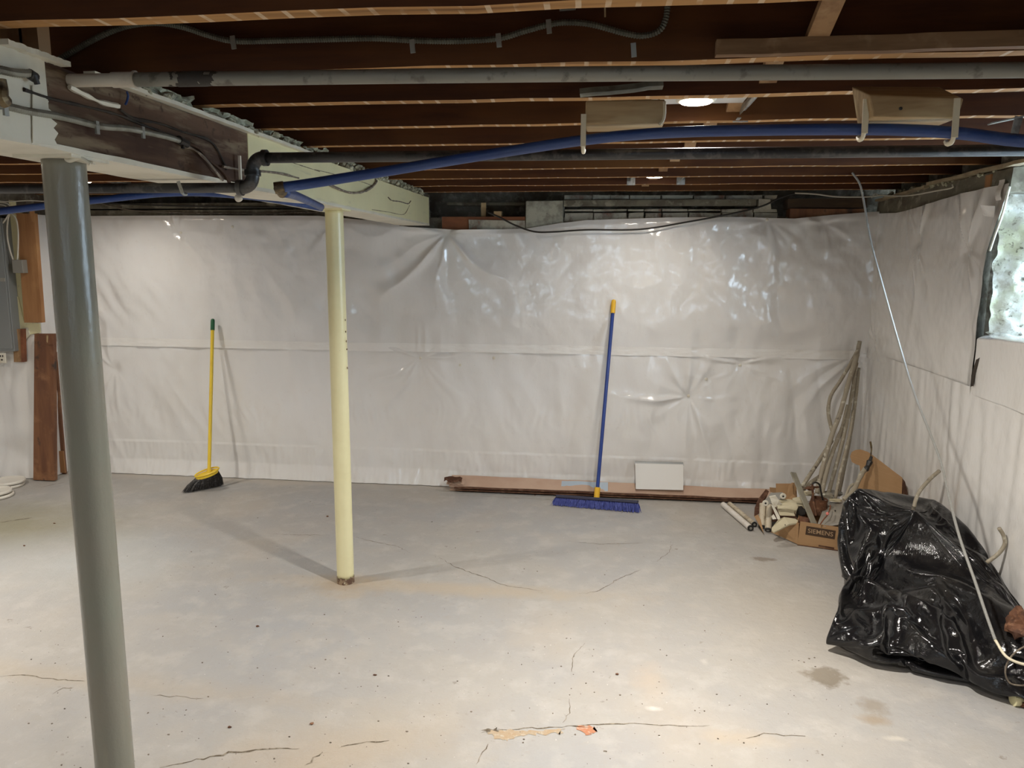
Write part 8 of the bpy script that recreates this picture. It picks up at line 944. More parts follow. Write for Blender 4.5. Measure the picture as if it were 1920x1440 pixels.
-15,1,-16,24,0,22,2,-1,-2,-3,0,-2,-8,-3,-2,4,1,5,13,0,4,-1,0,1,2,13,-28,-16,-19,24,-6,-1,-3,3,3,0,-5,0,-8,40,2,-4,-16,0,12,3,-1,0,4,4,-3,-2,4,-1,-4,-3,7,0,-1,1,10,-7,-7,-38,-6,-10,17,7,16,2,4,1,3,-5,0,9,-3,-5,3,-11,-21,2,2,5,2,1,4,3,3,3,2,-1,-1,2,-1,-5,-1,1,1,1,-1,-5,-13,14,25,-9,0,2,5,2,-2,7,-3,-6,9,-8,-16,-10,8,13,0,8,-5,-10,-7,12,-26,-1,-14,17,-8,10,41,12,-35,-3,3,-6,-6,-8,23,-9,-1,13,-1,1,3,2,1,-2,5,0,-6,10,3,-21,2,2,-3,0,-12,0,-4,19,-26,3,-13,24,-2,0,-1,-18,7,21,-5,4,-3,3,2,4,20,-3,-21,-11,6,-35,17,-13,3,-17,3,54,0,-2,8,23,9,-48,-11,5,-34,-9,4,-15,-5,-1,7,15,-4,18,-5,-8,57,-16,-1,29,15,6,58,0,1,-4,5,9,-46,-5,0,3,-6,0,-16,3,-1,14,-3,1,7,0,0,0,8,0,-6,-3,0,-27,-12,-13,70,-2,-3,0,15,15,-55,-11,-3,-38,15,3,36,-3,-2,28,-4,1,5,-2,0,3,-6,3,-8,11,-2,4,-5,-2,10,3,1,-8,-4,5,-18,0,0,1,0,-1,6,-7,-2,12,-10,-7,15,-3,-8,4,3,11,-11,15,7,-39,-12,1,15,6,-29,40,-19,20,-14,46,0,-29,-24,5,19,19,-8,1,-35,9,-43,1,-3,43,23,-2,12,-32,6,-35,31,-8,37,-32,5,-46,2,0,-6,2,-2,26,1,-1,3,1,0,8,6,-1,8,-11,3,-32,16,3,-22,-6,-8,60,24,6,-21,1,-1,2,-2,2,-12,-15,-11,36,14,6,-14,4,1,-4,-4,-1,10,-18,-3,6,-21,3,-38,2,1,-24,-3,-3,24,2,-1,0,1,0,0,0,-2,2,-3,-1,8,-3,4,-23,8,-3,38,20,0,17,0,-1,-1,2,0,1,-1,0,3,-6,0,4,-5,0,0,3,0,1,11,1,-1,-9,-2,-3,-7,-5,-2,9,5,7,13,-5,2,-10,5,1,7,10,-15,-1,-10,13,-23,-14,-15,5,9,12,-7,-1,-11,7,-1,6,17,3,7,3,0,-1,5,5,-1,0,4,-3,-6,-3,7,1,-1,1,-2,1,-3,-23,-13,-11,11,2,10,5,6,3,3,-3,0,-2,1,0,14,-10,-16,0,-1,-1,2,1,1,3,0,2,2,-1,-4,1,-1,-3,-1,2,2,-1,5,10,0,4,4,-15,4,8,1,0,-3,-9,3,-5,3,-1,-1,10,-3,0,2,5,-3,-17,-9,4,-22,3,-21,55,-4,1,1,15,-35,2,-8,20,-11,-5,21,-14,0,10,11,0,-1,2,2,-1,8,0,-12,6,7,-27,0,0,3,2,-8,8,-1,0,-1,0,2,-3,
-8,-1,15,-14,7,5,-1,7,-11,11,-9,15,13,3,-31,-20,10,-23,-21,2,18,30,-7,-37,2,-6,68,17,1,18,-3,9,-77,-8,5,-24,-5,0,2,-3,1,10,16,-9,30,-12,-7,54,17,7,65,24,4,-77,-22,4,53,-6,3,-44,-2,0,-1,2,-1,15,-4,0,6,2,1,0,7,-1,-7,-12,-12,44,13,5,-18,-26,-21,8,23,19,1,2,9,-36,-1,-2,17,-6,0,8,4,1,-8,-5,0,7,-9,3,-11,15,-4,11,1,2,-6,-3,-1,3,-6,4,-18,1,0,3,1,-1,7,-3,0,2,-12,-4,17,-8,-8,11,-1,2,-4,0,0,1,33,11,-58,-43,-18,63,17,-14,-2,22,29,-23,4,-2,1,-14,3,-10,-1,0,-10,-14,0,18,6,-3,18,3,0,2,-6,1,-13,14,-1,2,-23,-2,-11,-5,1,-30,21,-1,43,0,0,1,-20,0,-25,3,-1,11,2,-2,11,-3,1,-6,25,1,12,1,6,-40,-9,-1,-14,12,-3,33,-7,-4,22,4,0,-2,8,1,-8,0,-1,4,-8,-2,11,-18,0,0,-16,2,-38,2,-2,0,1,-2,0,-2,0,5,-1,0,-2,-3,1,-7,0,-2,8,17,-1,31,10,0,3,3,1,2,-1,-1,3,-5,0,3,-5,1,0,-2,-1,0,11,0,2,-8,-1,-4,-1,-3,-1,10,2,4,9,-6,-1,-15,5,5,6,5,-2,5,13,-32,-18,-22,32,4,1,1,-11,-1,-9,0,0,-2,14,-1,10,8,3,3,7,4,-1,0,7,-4,-4,-5,7,0,-1,0,-5,4,-4,-8,-13,0,-4,-1,-3,7,5,6,5,-4,-2,11,-4,-7,-2,2,2,1,-5,-12,2,0,2,2,1,2,2,-2,-6,-1,1,-1,0,2,6,2,-2,-5,2,7,12,-13,6,9,-8,0,-1,18,-5,-11,2,-1,-5,-12,9,7,1,-4,2,-18,-5,-4,19,-3,-3,23,12,-32,-4,3,-8,-4,-8,21,-16,-3,18,-2,1,4,10,2,-4,0,0,0,11,1,-19,-1,0,2,3,8,-17,-5,4,-5,6,-12,14,1,0,-1,-5,0,7,-17,15,-12,9,-11,20,6,-3,-2,1,12,-39,-28,7,13,23,-5,-29,4,-3,10,-16,6,32,31,9,-11,4,-11,-3,-7,7,-42,-2,-1,-5,-14,3,-3,14,-4,20,4,-11,42,40,4,62,-7,16,-54,-11,1,4,-7,-1,-19,-1,-1,8,1,0,13,-6,1,6,6,-2,-2,14,-4,-18,-2,0,5,-2,0,18,-7,-3,19,-4,-13,15,2,17,-18,-1,0,-3,-7,-1,9,-13,-2,4,17,6,-24,-20,4,-13,21,-7,33,2,1,-9,1,2,-7,-11,3,-15,4,-1,2,2,-1,12,8,1,-25,-14,1,23,-19,-9,22,-5,-14,6,2,10,0,-17,-16,-22,20,12,29,6,-14,-2,-2,1,-2,15,28,-26,-11,0,-61,3,2,37,12,1,-12,-25,-3,33,28,-5,20,
-22,3,-18,1,-1,1,21,0,-6,-22,-2,8,-11,1,-26,4,-2,19,1,0,1,3,-1,4,5,-6,17,-13,9,-40,15,-5,39,13,2,-5,3,2,-17,-11,2,-40,13,-1,30,-14,-6,29,-13,-3,0,-4,0,-4,-5,-1,-2,-2,0,-7,4,0,4,-3,3,-25,1,-2,6,0,-3,3,-2,3,-11,-1,1,-12,-2,-1,4,7,-2,33,18,0,15,5,-1,1,0,1,2,-4,-1,3,-6,0,2,-6,0,-4,8,-1,6,-2,-1,-2,1,-1,-2,8,0,3,3,-3,2,-10,2,1,4,3,1,6,6,-3,1,0,1,-13,-9,4,-8,-2,-8,-5,-1,-6,6,-1,6,17,2,10,-4,-4,0,13,20,-11,-6,-9,12,1,0,0,-8,6,-6,0,-13,6,-11,-5,-7,9,5,7,5,-4,-3,6,1,-2,2,-1,-2,2,-3,-6,0,-2,-4,2,0,-1,4,-3,-11,-2,2,5,-1,3,7,1,0,1,3,3,3,-8,8,9,-24,-2,-7,19,0,4,5,-1,-4,-4,5,1,-1,-6,1,-25,-2,-15,48,4,-14,-1,9,-27,1,-5,11,-13,-8,28,-19,1,6,12,0,3,11,4,-7,-8,-2,5,16,10,-55,-2,-5,33,-5,10,-18,6,-12,19,-3,-3,8,1,2,-2,-8,3,8,-1,2,-6,4,-3,-1,8,-2,-11,-14,17,-19,18,-9,4,-1,1,-2,-3,3,-13,-7,3,18,6,-11,37,22,14,-22,-3,1,-37,-21,10,-46,-5,1,19,-8,1,4,32,-13,34,48,14,31,-16,9,-20,-7,0,-2,-6,0,-12,0,-1,10,-1,-1,10,-16,0,15,19,-2,-13,12,-4,-25,-6,-2,-23,-12,-2,-24,3,9,65,-29,2,-29,14,-15,78,9,10,-18,-19,-2,9,14,2,-8,5,3,-17,-5,1,1,5,-7,23,3,3,-9,3,2,-16,-22,3,-15,15,0,9,0,-1,10,0,0,-2,10,-1,-20,-25,0,28,-16,-11,19,-9,-16,-13,7,7,18,16,14,-3,5,8,-36,5,0,-39,-5,-1,6,-3,2,5,-5,0,26,-2,1,-6,6,1,-10,-7,-6,30,-3,0,-19,-3,-2,-15,11,-2,36,13,1,-2,-21,-1,-3,-6,0,-16,6,-1,13,0,-2,5,-1,2,-2,14,-5,20,-9,2,-7,14,-1,-1,-7,-4,5,15,9,-41,-1,1,-9,-4,0,-16,9,-2,39,-12,-5,26,-9,-2,3,-8,-2,-4,-4,-1,-7,-7,2,-19,0,0,-5,0,-1,1,-1,2,-17,0,-2,8,-1,1,-13,-1,-2,19,14,-2,32,15,1,6,1,-1,1,-2,0,2,-6,-1,2,-6,1,-2,4,-1,3,0,-1,0,2,0,-1,4,-1,2,1,-2,2,-7,0,0,4,1,1,5,6,2,4,9,-9,-8,-13,13,-12,-5,-6,-8,0,-10,5,-1,5,13,-1,8,3,1,2,-2,-3,-1,5,5,3,2,0,1,-9,18,-14,6,-10,14,-17,-14,-14,13,5,13,
3,-1,-2,5,-1,-1,4,-1,-4,1,-2,-3,1,-2,-7,-1,-1,-3,7,-4,-24,-6,6,25,1,1,3,2,0,-1,1,-1,-1,-2,8,8,-17,3,2,-9,0,-5,19,-2,3,-3,5,-1,0,-10,-4,17,1,-11,11,8,-31,-4,6,-13,-3,-11,28,-34,-3,16,10,1,6,24,5,-16,2,1,-5,-2,5,-46,-1,-5,49,3,4,-12,-10,-13,16,5,6,-2,-2,-1,4,-3,0,3,-16,19,-27,14,-11,26,6,-3,-8,7,0,-17,-12,-10,27,14,17,-31,0,1,-1,-21,4,27,23,-6,-33,-35,0,60,51,9,4,0,3,-61,0,6,-37,1,0,2,-28,8,-5,-5,-2,3,21,32,-29,10,-4,26,-3,-1,7,-3,0,-1,-1,-1,11,-1,-2,13,-1,-1,-5,5,-1,-6,8,-7,-39,-8,-2,-14,3,1,8,-9,7,25,-6,2,-1,-2,0,-5,-16,-8,67,4,1,-2,13,4,-20,-1,1,-6,-1,0,3,-6,-12,36,-1,1,-2,3,13,-51,4,0,5,0,-1,2,0,-1,11,-1,1,-4,-13,0,13,12,1,-9,-10,-2,11,-2,-2,3,2,3,-12,-2,0,0,-1,2,-42,-1,0,-4,3,-1,-5,16,-6,66,-13,1,8,-16,3,-13,11,-7,19,-17,7,-72,2,-1,7,13,-3,40,-4,0,-2,-11,-2,-10,31,0,11,4,0,-6,-11,-2,8,-19,1,-9,1,4,-21,-4,-3,16,4,-4,13,14,-2,6,11,7,-47,1,0,9,-4,0,-14,-1,-1,-10,-4,-1,-7,6,1,3,10,-1,37,-14,-7,29,-18,-3,-3,-10,1,-20,-1,1,-7,0,0,-4,-1,-2,-1,-1,2,-15,-2,-1,5,0,-1,-8,4,-2,38,18,0,20,10,0,0,-2,-1,2,-5,0,2,-6,-1,0,1,0,2,0,-1,2,2,-1,0,3,0,0,0,-1,2,-8,-1,-2,-3,-7,-10,14,10,15,3,5,2,1,-1,3,-15,-7,-3,-9,-2,-9,-4,0,-6,16,-3,11,1,-1,1,0,-1,-3,5,3,5,3,3,3,2,8,2,-3,10,-10,-6,-18,9,1,-1,0,4,-2,-2,2,1,0,6,-1,-2,1,1,-2,1,-5,-8,-2,-2,-6,2,1,-2,0,2,5,1,2,2,1,0,0,-1,-3,-6,2,5,6,-7,3,5,14,0,-10,-22,7,10,-8,8,-15,23,-19,1,15,3,-20,-2,13,-34,2,-7,20,-23,-9,28,-10,2,3,28,4,-16,1,2,-1,0,5,-44,1,-3,38,-1,0,3,1,3,-15,-5,-6,22,0,0,1,-3,-2,6,-17,3,8,3,11,-15,23,-13,-13,-4,4,9,4,1,-13,-1,-3,14,-16,-7,23,25,10,-14,-15,12,-6,-13,1,-4,4,3,1,6,-1,90,38,1,-82,-5,6,-47,-5,4,-42,8,0,51,-29,7,-28,33,35,-25,5,-3,32,-4,0,-3,-3,-1,1,0,-5,33,-10,-13,45,34,-16,-75,-15,23,-18,
-7,-7,-31,-21,-3,-23,16,11,52,-54,1,3,43,1,49,-5,-3,9,-20,-4,14,24,5,-25,-2,0,-1,1,1,-6,5,-1,4,-1,0,-3,-3,-1,8,-14,6,-29,-6,-1,0,17,-2,20,-2,-1,2,-2,1,5,8,0,-11,3,1,-7,-14,0,19,-8,-3,11,1,2,-8,0,0,-6,1,-4,15,-3,4,-12,19,0,-63,-24,-1,71,16,-1,14,-22,0,-9,3,2,-23,17,-3,12,-16,-1,-10,-6,2,-24,3,-3,26,9,1,5,5,-3,3,-1,-1,-1,14,0,-7,-11,-2,12,-19,4,-25,1,2,-13,-2,-3,11,5,-5,17,16,3,-7,7,1,-14,-7,0,-37,5,0,11,-3,0,-9,3,0,3,-5,-1,-8,7,0,7,-2,-9,61,-32,-1,-17,-1,-1,-4,-1,2,-12,0,1,-13,-1,-2,17,-1,0,-4,-3,0,-6,0,-1,-7,12,-3,46,16,1,10,7,-1,-1,-6,-1,2,-6,0,1,-1,-1,2,1,0,3,1,0,1,2,-1,1,-1,0,0,-6,-2,-2,-1,-5,-6,6,2,7,10,10,7,1,2,2,-8,-6,1,-15,-5,-10,7,-2,3,2,-1,-2,-3,-3,-5,-1,-1,-4,-3,-4,-14,16,10,30,3,1,1,-1,5,3,2,0,0,-10,-5,-3,5,-1,-1,-1,0,1,9,-1,-3,-1,3,2,0,3,-2,-5,-14,-25,-20,12,13,26,-6,-1,1,1,2,1,1,0,1,-2,-6,1,3,2,-5,3,6,3,2,-2,-15,9,0,3,-6,1,21,-9,-20,12,8,-31,-2,5,-6,-11,-12,28,-34,2,5,43,3,-22,-2,1,10,0,4,-36,-8,-5,48,6,3,-7,3,3,-14,-13,-7,23,7,5,-10,-3,-3,6,-7,-1,8,-8,6,4,19,5,-19,-6,2,4,11,-7,-8,1,0,-6,0,3,-3,3,-7,16,-22,-8,20,22,15,-68,-15,10,41,2,1,4,20,-2,-4,3,5,76,16,3,-85,-2,9,-49,-3,0,-12,-1,2,75,48,37,44,-9,2,-31,1,-2,-8,0,-14,72,-5,-6,14,2,6,-30,4,5,-66,6,-7,-5,-22,-8,-45,-18,6,110,8,4,-24,2,0,-2,1,-1,13,-3,0,7,4,0,-8,-4,-1,4,2,2,-9,-2,0,-3,5,-2,5,-6,-3,20,3,6,-33,-14,3,-12,3,0,3,9,-4,23,-2,2,-4,-5,-2,7,-3,2,2,3,1,-4,9,1,-14,-19,-3,27,-1,0,-7,1,1,-5,-1,0,1,0,-3,13,-4,6,-15,-2,0,1,3,-5,19,-1,-2,-5,-2,5,-61,-4,-4,36,20,-1,9,-21,-1,-6,-1,0,-1,25,-3,9,-26,1,-17,-2,-1,-1,15,-4,28,20,1,-10,-17,-2,10,-16,3,-19,2,2,-23,-2,-5,21,9,-1,6,7,1,0,10,2,-19,1,1,-15,-1,-1,-14,6,0,10,2,-1,2,-1,-1,-2,4,-2,5,-31,-8,40,-13,6,-47,-2,-2,9,
0,-2,8,-1,1,-27,-1,0,0,-2,-1,4,-2,-1,10,1,-2,14,17,-2,33,12,0,4,5,-1,1,-9,-1,2,-3,0,1,2,0,4,1,0,4,0,-1,0,-1,-1,0,-5,-1,-3,2,2,3,-11,-11,-28,22,11,32,4,8,4,6,-3,-7,-28,-10,0,6,-1,2,-2,-1,-1,-5,-5,-14,4,0,2,-2,-3,-7,6,1,6,11,12,21,2,-3,-3,6,15,1,-17,-14,0,5,-1,0,-1,2,1,-3,1,0,13,-12,-23,-1,-3,-17,-3,-2,-18,5,15,48,-18,5,1,16,-8,-8,1,3,2,1,-2,-5,2,1,0,-3,4,4,-9,0,2,-10,13,-7,18,-15,2,19,-1,-30,4,15,-34,-3,-12,21,-35,-4,23,17,-2,-4,14,7,-8,4,3,-29,-3,-2,23,-5,-1,11,-5,-1,5,1,1,0,3,2,-4,2,6,-7,-6,-6,10,-9,0,9,-3,10,-5,-2,-2,6,22,-1,-70,5,-1,35,-1,2,3,0,0,3,-9,9,-4,13,-9,14,1,-2,-2,-21,4,-77,16,6,66,-34,5,32,34,10,77,19,-9,-32,13,10,-102,-1,4,-41,1,3,30,60,42,-12,4,-9,66,2,-19,-148,-4,7,16,-11,8,31,-6,-6,-26,-7,11,68,24,-17,-16,-94,-1,67,54,9,-63,-16,1,51,14,-1,0,-1,-2,12,-3,0,6,10,1,-23,-8,-1,13,0,2,-11,-2,-1,3,15,-11,20,-27,12,-98,1,4,58,-13,0,-4,23,-2,24,0,-3,10,-1,1,-4,-7,0,7,-11,-1,6,-1,1,2,4,2,-5,4,3,-4,-8,-6,22,8,7,-36,-5,-8,38,-2,2,-2,3,-3,13,-4,11,-49,-8,-7,22,26,-2,-13,-26,0,-13,3,2,-34,-1,-4,49,-3,0,-5,0,2,-33,5,-3,28,22,-3,0,-19,-2,11,-15,3,-37,2,-3,27,20,-3,20,7,-2,-4,-25,1,-15,0,0,-6,5,0,6,-5,-3,-3,-5,-3,-3,27,4,5,11,3,-28,2,-1,5,0,-2,0,2,0,0,-7,3,-24,2,-8,49,-39,-1,-16,-1,3,-22,2,-1,-14,-2,-4,35,-2,-1,0,-3,2,-11,-1,0,-10,-1,-1,-7,4,-4,36,17,0,23,11,-1,2,-2,-1,3,-5,0,0,1,0,5,1,0,3,-2,-1,2,-2,1,2,-4,-4,-5,4,3,4,-3,-9,-11,-7,-3,-14,29,21,29,-4,4,15,35,-11,-40,-56,-6,25,2,-2,-1,1,-2,-2,-1,-2,-6,1,-3,-7,-7,-3,-17,14,3,24,8,18,19,-1,-6,-3,-2,-6,-4,0,1,1,-10,3,0,5,0,0,1,1,-2,8,-6,-8,1,1,-1,1,0,-2,4,-1,-7,-15,13,13,11,-8,-8,1,-1,-4,1,-1,-1,-1,3,3,-10,1,3,0,3,-1,14,-8,-15,19,4,-35,1,5,1,-18,-10,13,-6,0,3,7,2,0,-8,-2,0,4,2,0,10,5,-3,
0,2,-1,-7,-2,7,2,2,1,1,2,-5,-5,-2,4,1,1,2,-13,3,6,2,7,-4,-1,-9,8,23,8,-28,2,-1,-16,0,0,14,2,-2,3,1,2,0,-18,13,-3,19,-21,20,-3,12,-49,-15,-2,-39,13,7,73,-24,8,48,13,13,55,37,-13,-35,10,14,-137,5,0,-13,59,42,-94,-5,-6,-18,11,6,81,-5,-4,-12,-3,-7,-17,-13,9,78,-14,1,28,-89,-18,9,82,3,-30,0,0,-13,-30,1,24,28,-1,-12,-10,-7,42,-2,1,3,8,5,-19,10,3,-48,-8,-2,-33,-1,3,22,-35,-2,-21,27,3,35,-4,1,11,4,0,5,9,-7,33,-2,3,-7,-3,0,-3,-8,-1,8,-4,0,-1,-2,1,-1,-4,1,5,11,4,-16,-7,0,18,-4,-3,12,0,3,-10,-2,1,-5,-2,2,-16,1,-12,41,-7,7,-51,2,-3,5,12,-1,6,-12,1,-12,-6,-2,5,32,-3,19,-10,0,-2,-21,1,-47,12,-5,47,19,1,-14,-24,-2,14,-12,1,-21,3,1,-28,0,-8,39,16,-3,15,-15,5,-23,-2,-2,-4,13,2,6,-5,-4,2,-15,-4,-31,27,1,41,17,2,-19,1,0,0,1,-1,-3,1,-1,-3,1,4,-23,-22,-8,49,-24,5,-58,-2,-1,14,0,-3,4,-2,0,3,1,-3,12,0,-1,4,-4,0,-11,-1,1,-19,9,-4,40,13,0,16,12,-1,5,-9,-1,0,3,0,3,2,1,4,-5,-1,3,-2,0,4,-6,-6,-12,5,4,9,1,-4,-4,-4,-4,-12,3,-1,4,3,-5,-11,-14,3,8,43,3,9,-33,4,13,4,3,6,-4,-5,-10,2,-1,0,-8,-7,-26,3,0,1,11,4,20,4,4,8,2,1,2,8,-2,-6,-6,4,5,-13,5,3,-1,1,0,10,-4,-4,4,-3,-6,2,-1,-4,-3,2,2,0,3,0,-7,7,3,11,-8,-8,1,-1,-4,2,0,-1,-16,5,6,3,-2,-2,30,-4,-36,6,7,-21,-40,-14,-7,18,3,33,12,6,-40,-4,-1,31,1,2,1,-8,-2,5,5,5,0,8,2,-22,-7,0,20,-3,0,3,-1,0,1,2,4,-4,-10,-3,10,-8,4,3,1,-2,4,-3,-1,8,-9,6,-9,39,0,-55,-18,10,-2,20,-9,31,2,-1,5,-4,6,1,-10,8,-4,17,-8,-5,-9,1,-45,-12,-2,-21,21,5,61,-11,24,123,15,-6,-10,-1,3,-32,26,5,-167,78,46,-67,-4,3,47,-10,-1,19,-9,-2,19,-9,0,26,-24,0,28,-70,-16,19,75,-3,-70,-1,1,-21,-5,-1,33,2,0,-5,10,-1,-19,-2,1,-19,-8,-3,-37,-20,-5,-29,10,10,36,8,3,45,-1,-1,-15,-12,1,2,3,-1,19,-5,1,7,23,-16,56,-10,13,-29,-3,-9,35,-4,8,-25,-15,0,6,6,1,-6,0,1,-4,-2,1,0,-1,1,2,0,2,0,-1,2,-1,
-1,1,-2,-1,-5,24,0,-8,17,-16,11,-87,7,-2,-16,-8,-3,28,11,-2,27,-9,0,-10,9,4,-38,-4,-4,39,-9,-4,-25,22,-5,47,-24,3,-63,0,-5,48,28,0,14,5,-1,-3,-30,-2,-12,0,4,-24,2,-7,25,-8,1,-47,1,-2,24,7,-1,12,16,4,-3,-14,-6,4,8,-3,12,6,0,3,17,1,-11,0,-1,-1,-3,-3,7,6,3,-8,-1,-3,5,-1,-2,3,-42,4,-29,7,1,-45,-2,-1,0,-2,-1,1,-3,0,2,-6,-2,33,0,-2,5,-2,-1,-8,12,-3,42,10,0,10,7,-1,6,3,-1,3,1,2,4,-8,-2,1,-4,3,6,8,3,6,-5,-14,-17,2,4,8,-3,-4,-7,-3,-2,-7,11,-7,-21,-9,7,32,-24,2,-23,16,-3,18,5,1,7,5,2,6,2,2,3,-1,-5,-11,-13,-6,-29,13,2,17,8,5,18,3,1,2,-20,11,7,-3,2,-2,3,0,0,10,-2,1,-3,3,-1,16,-8,-7,0,-3,-8,-2,3,5,2,-1,-5,0,6,5,-3,3,0,5,-10,-12,8,-4,-18,-25,26,20,27,-23,-16,15,13,-75,-9,1,-17,-9,-13,81,-27,-3,-22,33,5,11,2,1,-5,-13,-4,4,15,10,-5,-19,-8,8,12,7,1,2,1,-2,-4,0,4,-1,1,0,1,2,1,-15,-1,8,-4,6,1,12,-10,-2,-3,4,7,-5,1,4,22,15,-44,8,-7,23,-5,5,-17,6,-7,12,2,1,1,-8,-4,29,7,4,-10,1,9,-48,-12,6,-2,1,-8,-36,30,-7,33,-49,41,157,35,-9,-30,15,3,-43,67,49,56,-13,0,3,-5,0,5,-10,0,19,-52,-7,39,-12,-6,-1,53,-4,-62,1,-4,-45,-3,0,19,-3,1,2,7,-1,-9,3,-4,-73,-15,-3,-26,-18,-2,-11,17,6,22,-6,-4,-16,0,3,3,-16,12,70,41,-17,72,-20,15,-41,6,-2,-51,-8,-3,78,7,-8,26,-16,15,-57,5,-5,40,-2,1,-3,-1,1,-2,-1,0,-2,1,1,-6,-8,0,9,4,3,-14,-4,0,9,-2,1,-8,-2,0,-9,1,-1,13,-2,-4,-3,-11,0,-24,13,3,-33,-15,-4,36,19,-4,40,1,-3,4,-21,3,-59,25,-5,46,-30,2,-65,6,1,17,6,1,-14,-14,-7,32,8,-5,23,14,0,8,-17,1,-22,1,0,-7,4,-2,4,-7,-2,-54,-4,-4,29,12,1,27,2,0,1,-6,3,-46,-4,-7,27,9,-4,22,24,0,5,-10,-6,-1,6,1,3,12,4,-7,-6,0,5,-14,-4,3,-22,4,-19,8,-6,10,-6,1,-4,-6,1,-7,-3,3,-45,-3,-1,4,0,-1,6,-1,-2,4,14,-3,52,5,0,9,10,-1,7,10,3,6,-12,-4,-1,-7,3,3,3,1,7,2,-6,-2,2,1,2,8,3,5,-15,-12,-23,1,1,5,2,1,7,-8,-3,-12,-3,-1,-2,
-2,-4,-17,4,1,9,8,5,23,3,-1,-2,9,4,10,-21,-11,-45,16,3,26,7,5,15,-1,4,5,-9,7,6,-6,4,-2,0,1,-2,5,-1,0,-1,2,-2,17,-15,-15,-4,7,6,2,-2,-4,1,2,0,6,-4,-11,2,-1,-9,-17,19,22,10,-15,-10,31,2,-72,0,3,-5,-22,-9,46,13,4,-33,-7,-1,21,-1,1,2,8,6,-37,-3,-2,34,-5,-1,3,-6,-1,7,4,4,-3,5,3,-12,-8,-1,11,-3,0,3,-2,0,3,-18,5,4,24,-7,-11,-10,2,16,1,1,3,-1,1,2,1,12,-6,22,-4,-13,-9,10,-20,9,-6,17,5,-2,2,0,2,0,-6,-6,32,3,4,-16,-3,2,-86,-13,15,34,9,-1,0,37,-1,46,-32,19,138,3,0,-43,35,48,147,5,3,-11,-24,-6,25,-11,-5,4,36,3,-35,15,-15,-100,-10,-9,-72,-18,10,84,-5,0,9,2,2,-13,6,-7,-105,-12,-1,-14,-15,-1,-8,24,8,48,-1,4,34,-4,1,20,-2,1,-19,12,-7,-47,-30,8,97,12,-6,21,-16,-9,28,-3,16,-112,6,0,36,10,-1,19,-5,-3,32,2,2,-1,6,2,-10,-1,1,-2,-1,0,-2,-10,-1,4,0,2,-14,-5,-2,7,-3,-1,2,-2,0,0,-4,1,-20,16,-2,15,-14,0,1,-14,2,-18,20,2,-42,-3,-1,12,-14,-10,40,14,-2,16,-12,2,-36,18,0,17,-21,-2,-17,0,-1,-6,2,-2,-3,-9,-6,22,7,-3,16,8,-2,10,-9,4,-30,-5,-3,-16,-3,-4,-10,5,1,-21,-3,-7,42,35,7,16,-27,-4,-6,0,5,-44,-6,-7,19,6,-8,24,35,8,5,11,2,-38,1,0,-6,-22,-7,54,25,-3,-44,-33,-2,43,-27,7,-64,2,-2,-13,-3,-1,10,-1,-4,41,0,-2,1,-2,0,-2,-2,-1,-5,-3,0,-8,14,-2,43,5,0,9,24,3,14,-8,-4,-1,-16,3,1,6,1,8,2,-2,2,11,8,10,-10,-20,-23,3,-5,-15,-3,11,30,-1,-4,-5,-7,-4,-11,-5,0,-7,1,-2,-4,4,0,4,3,0,1,3,2,10,3,-1,2,10,7,15,-20,-13,-51,15,3,28,1,11,24,0,1,-1,-3,4,1,-6,5,0,-1,2,-1,0,1,-1,-2,3,-3,7,-3,1,6,-2,-4,7,-11,-15,-6,8,8,-14,10,4,10,-7,-4,44,-8,-83,0,5,-14,-14,-10,34,3,3,-14,-9,-1,21,3,2,-2,-21,-5,4,26,9,-5,4,6,-31,-19,-8,40,5,2,-1,1,3,0,3,2,-6,-7,0,6,-3,0,2,-2,1,2,5,0,-1,-10,2,11,2,0,2,2,-1,3,4,1,2,-8,9,0,21,3,-29,4,-3,10,-14,13,-18,20,-13,13,3,3,-3,-5,9,-10,1,-12,47,3,3,-13,-13,-1,-106,-6,18,38,7,2,8,33,11,65,-18,9,136,
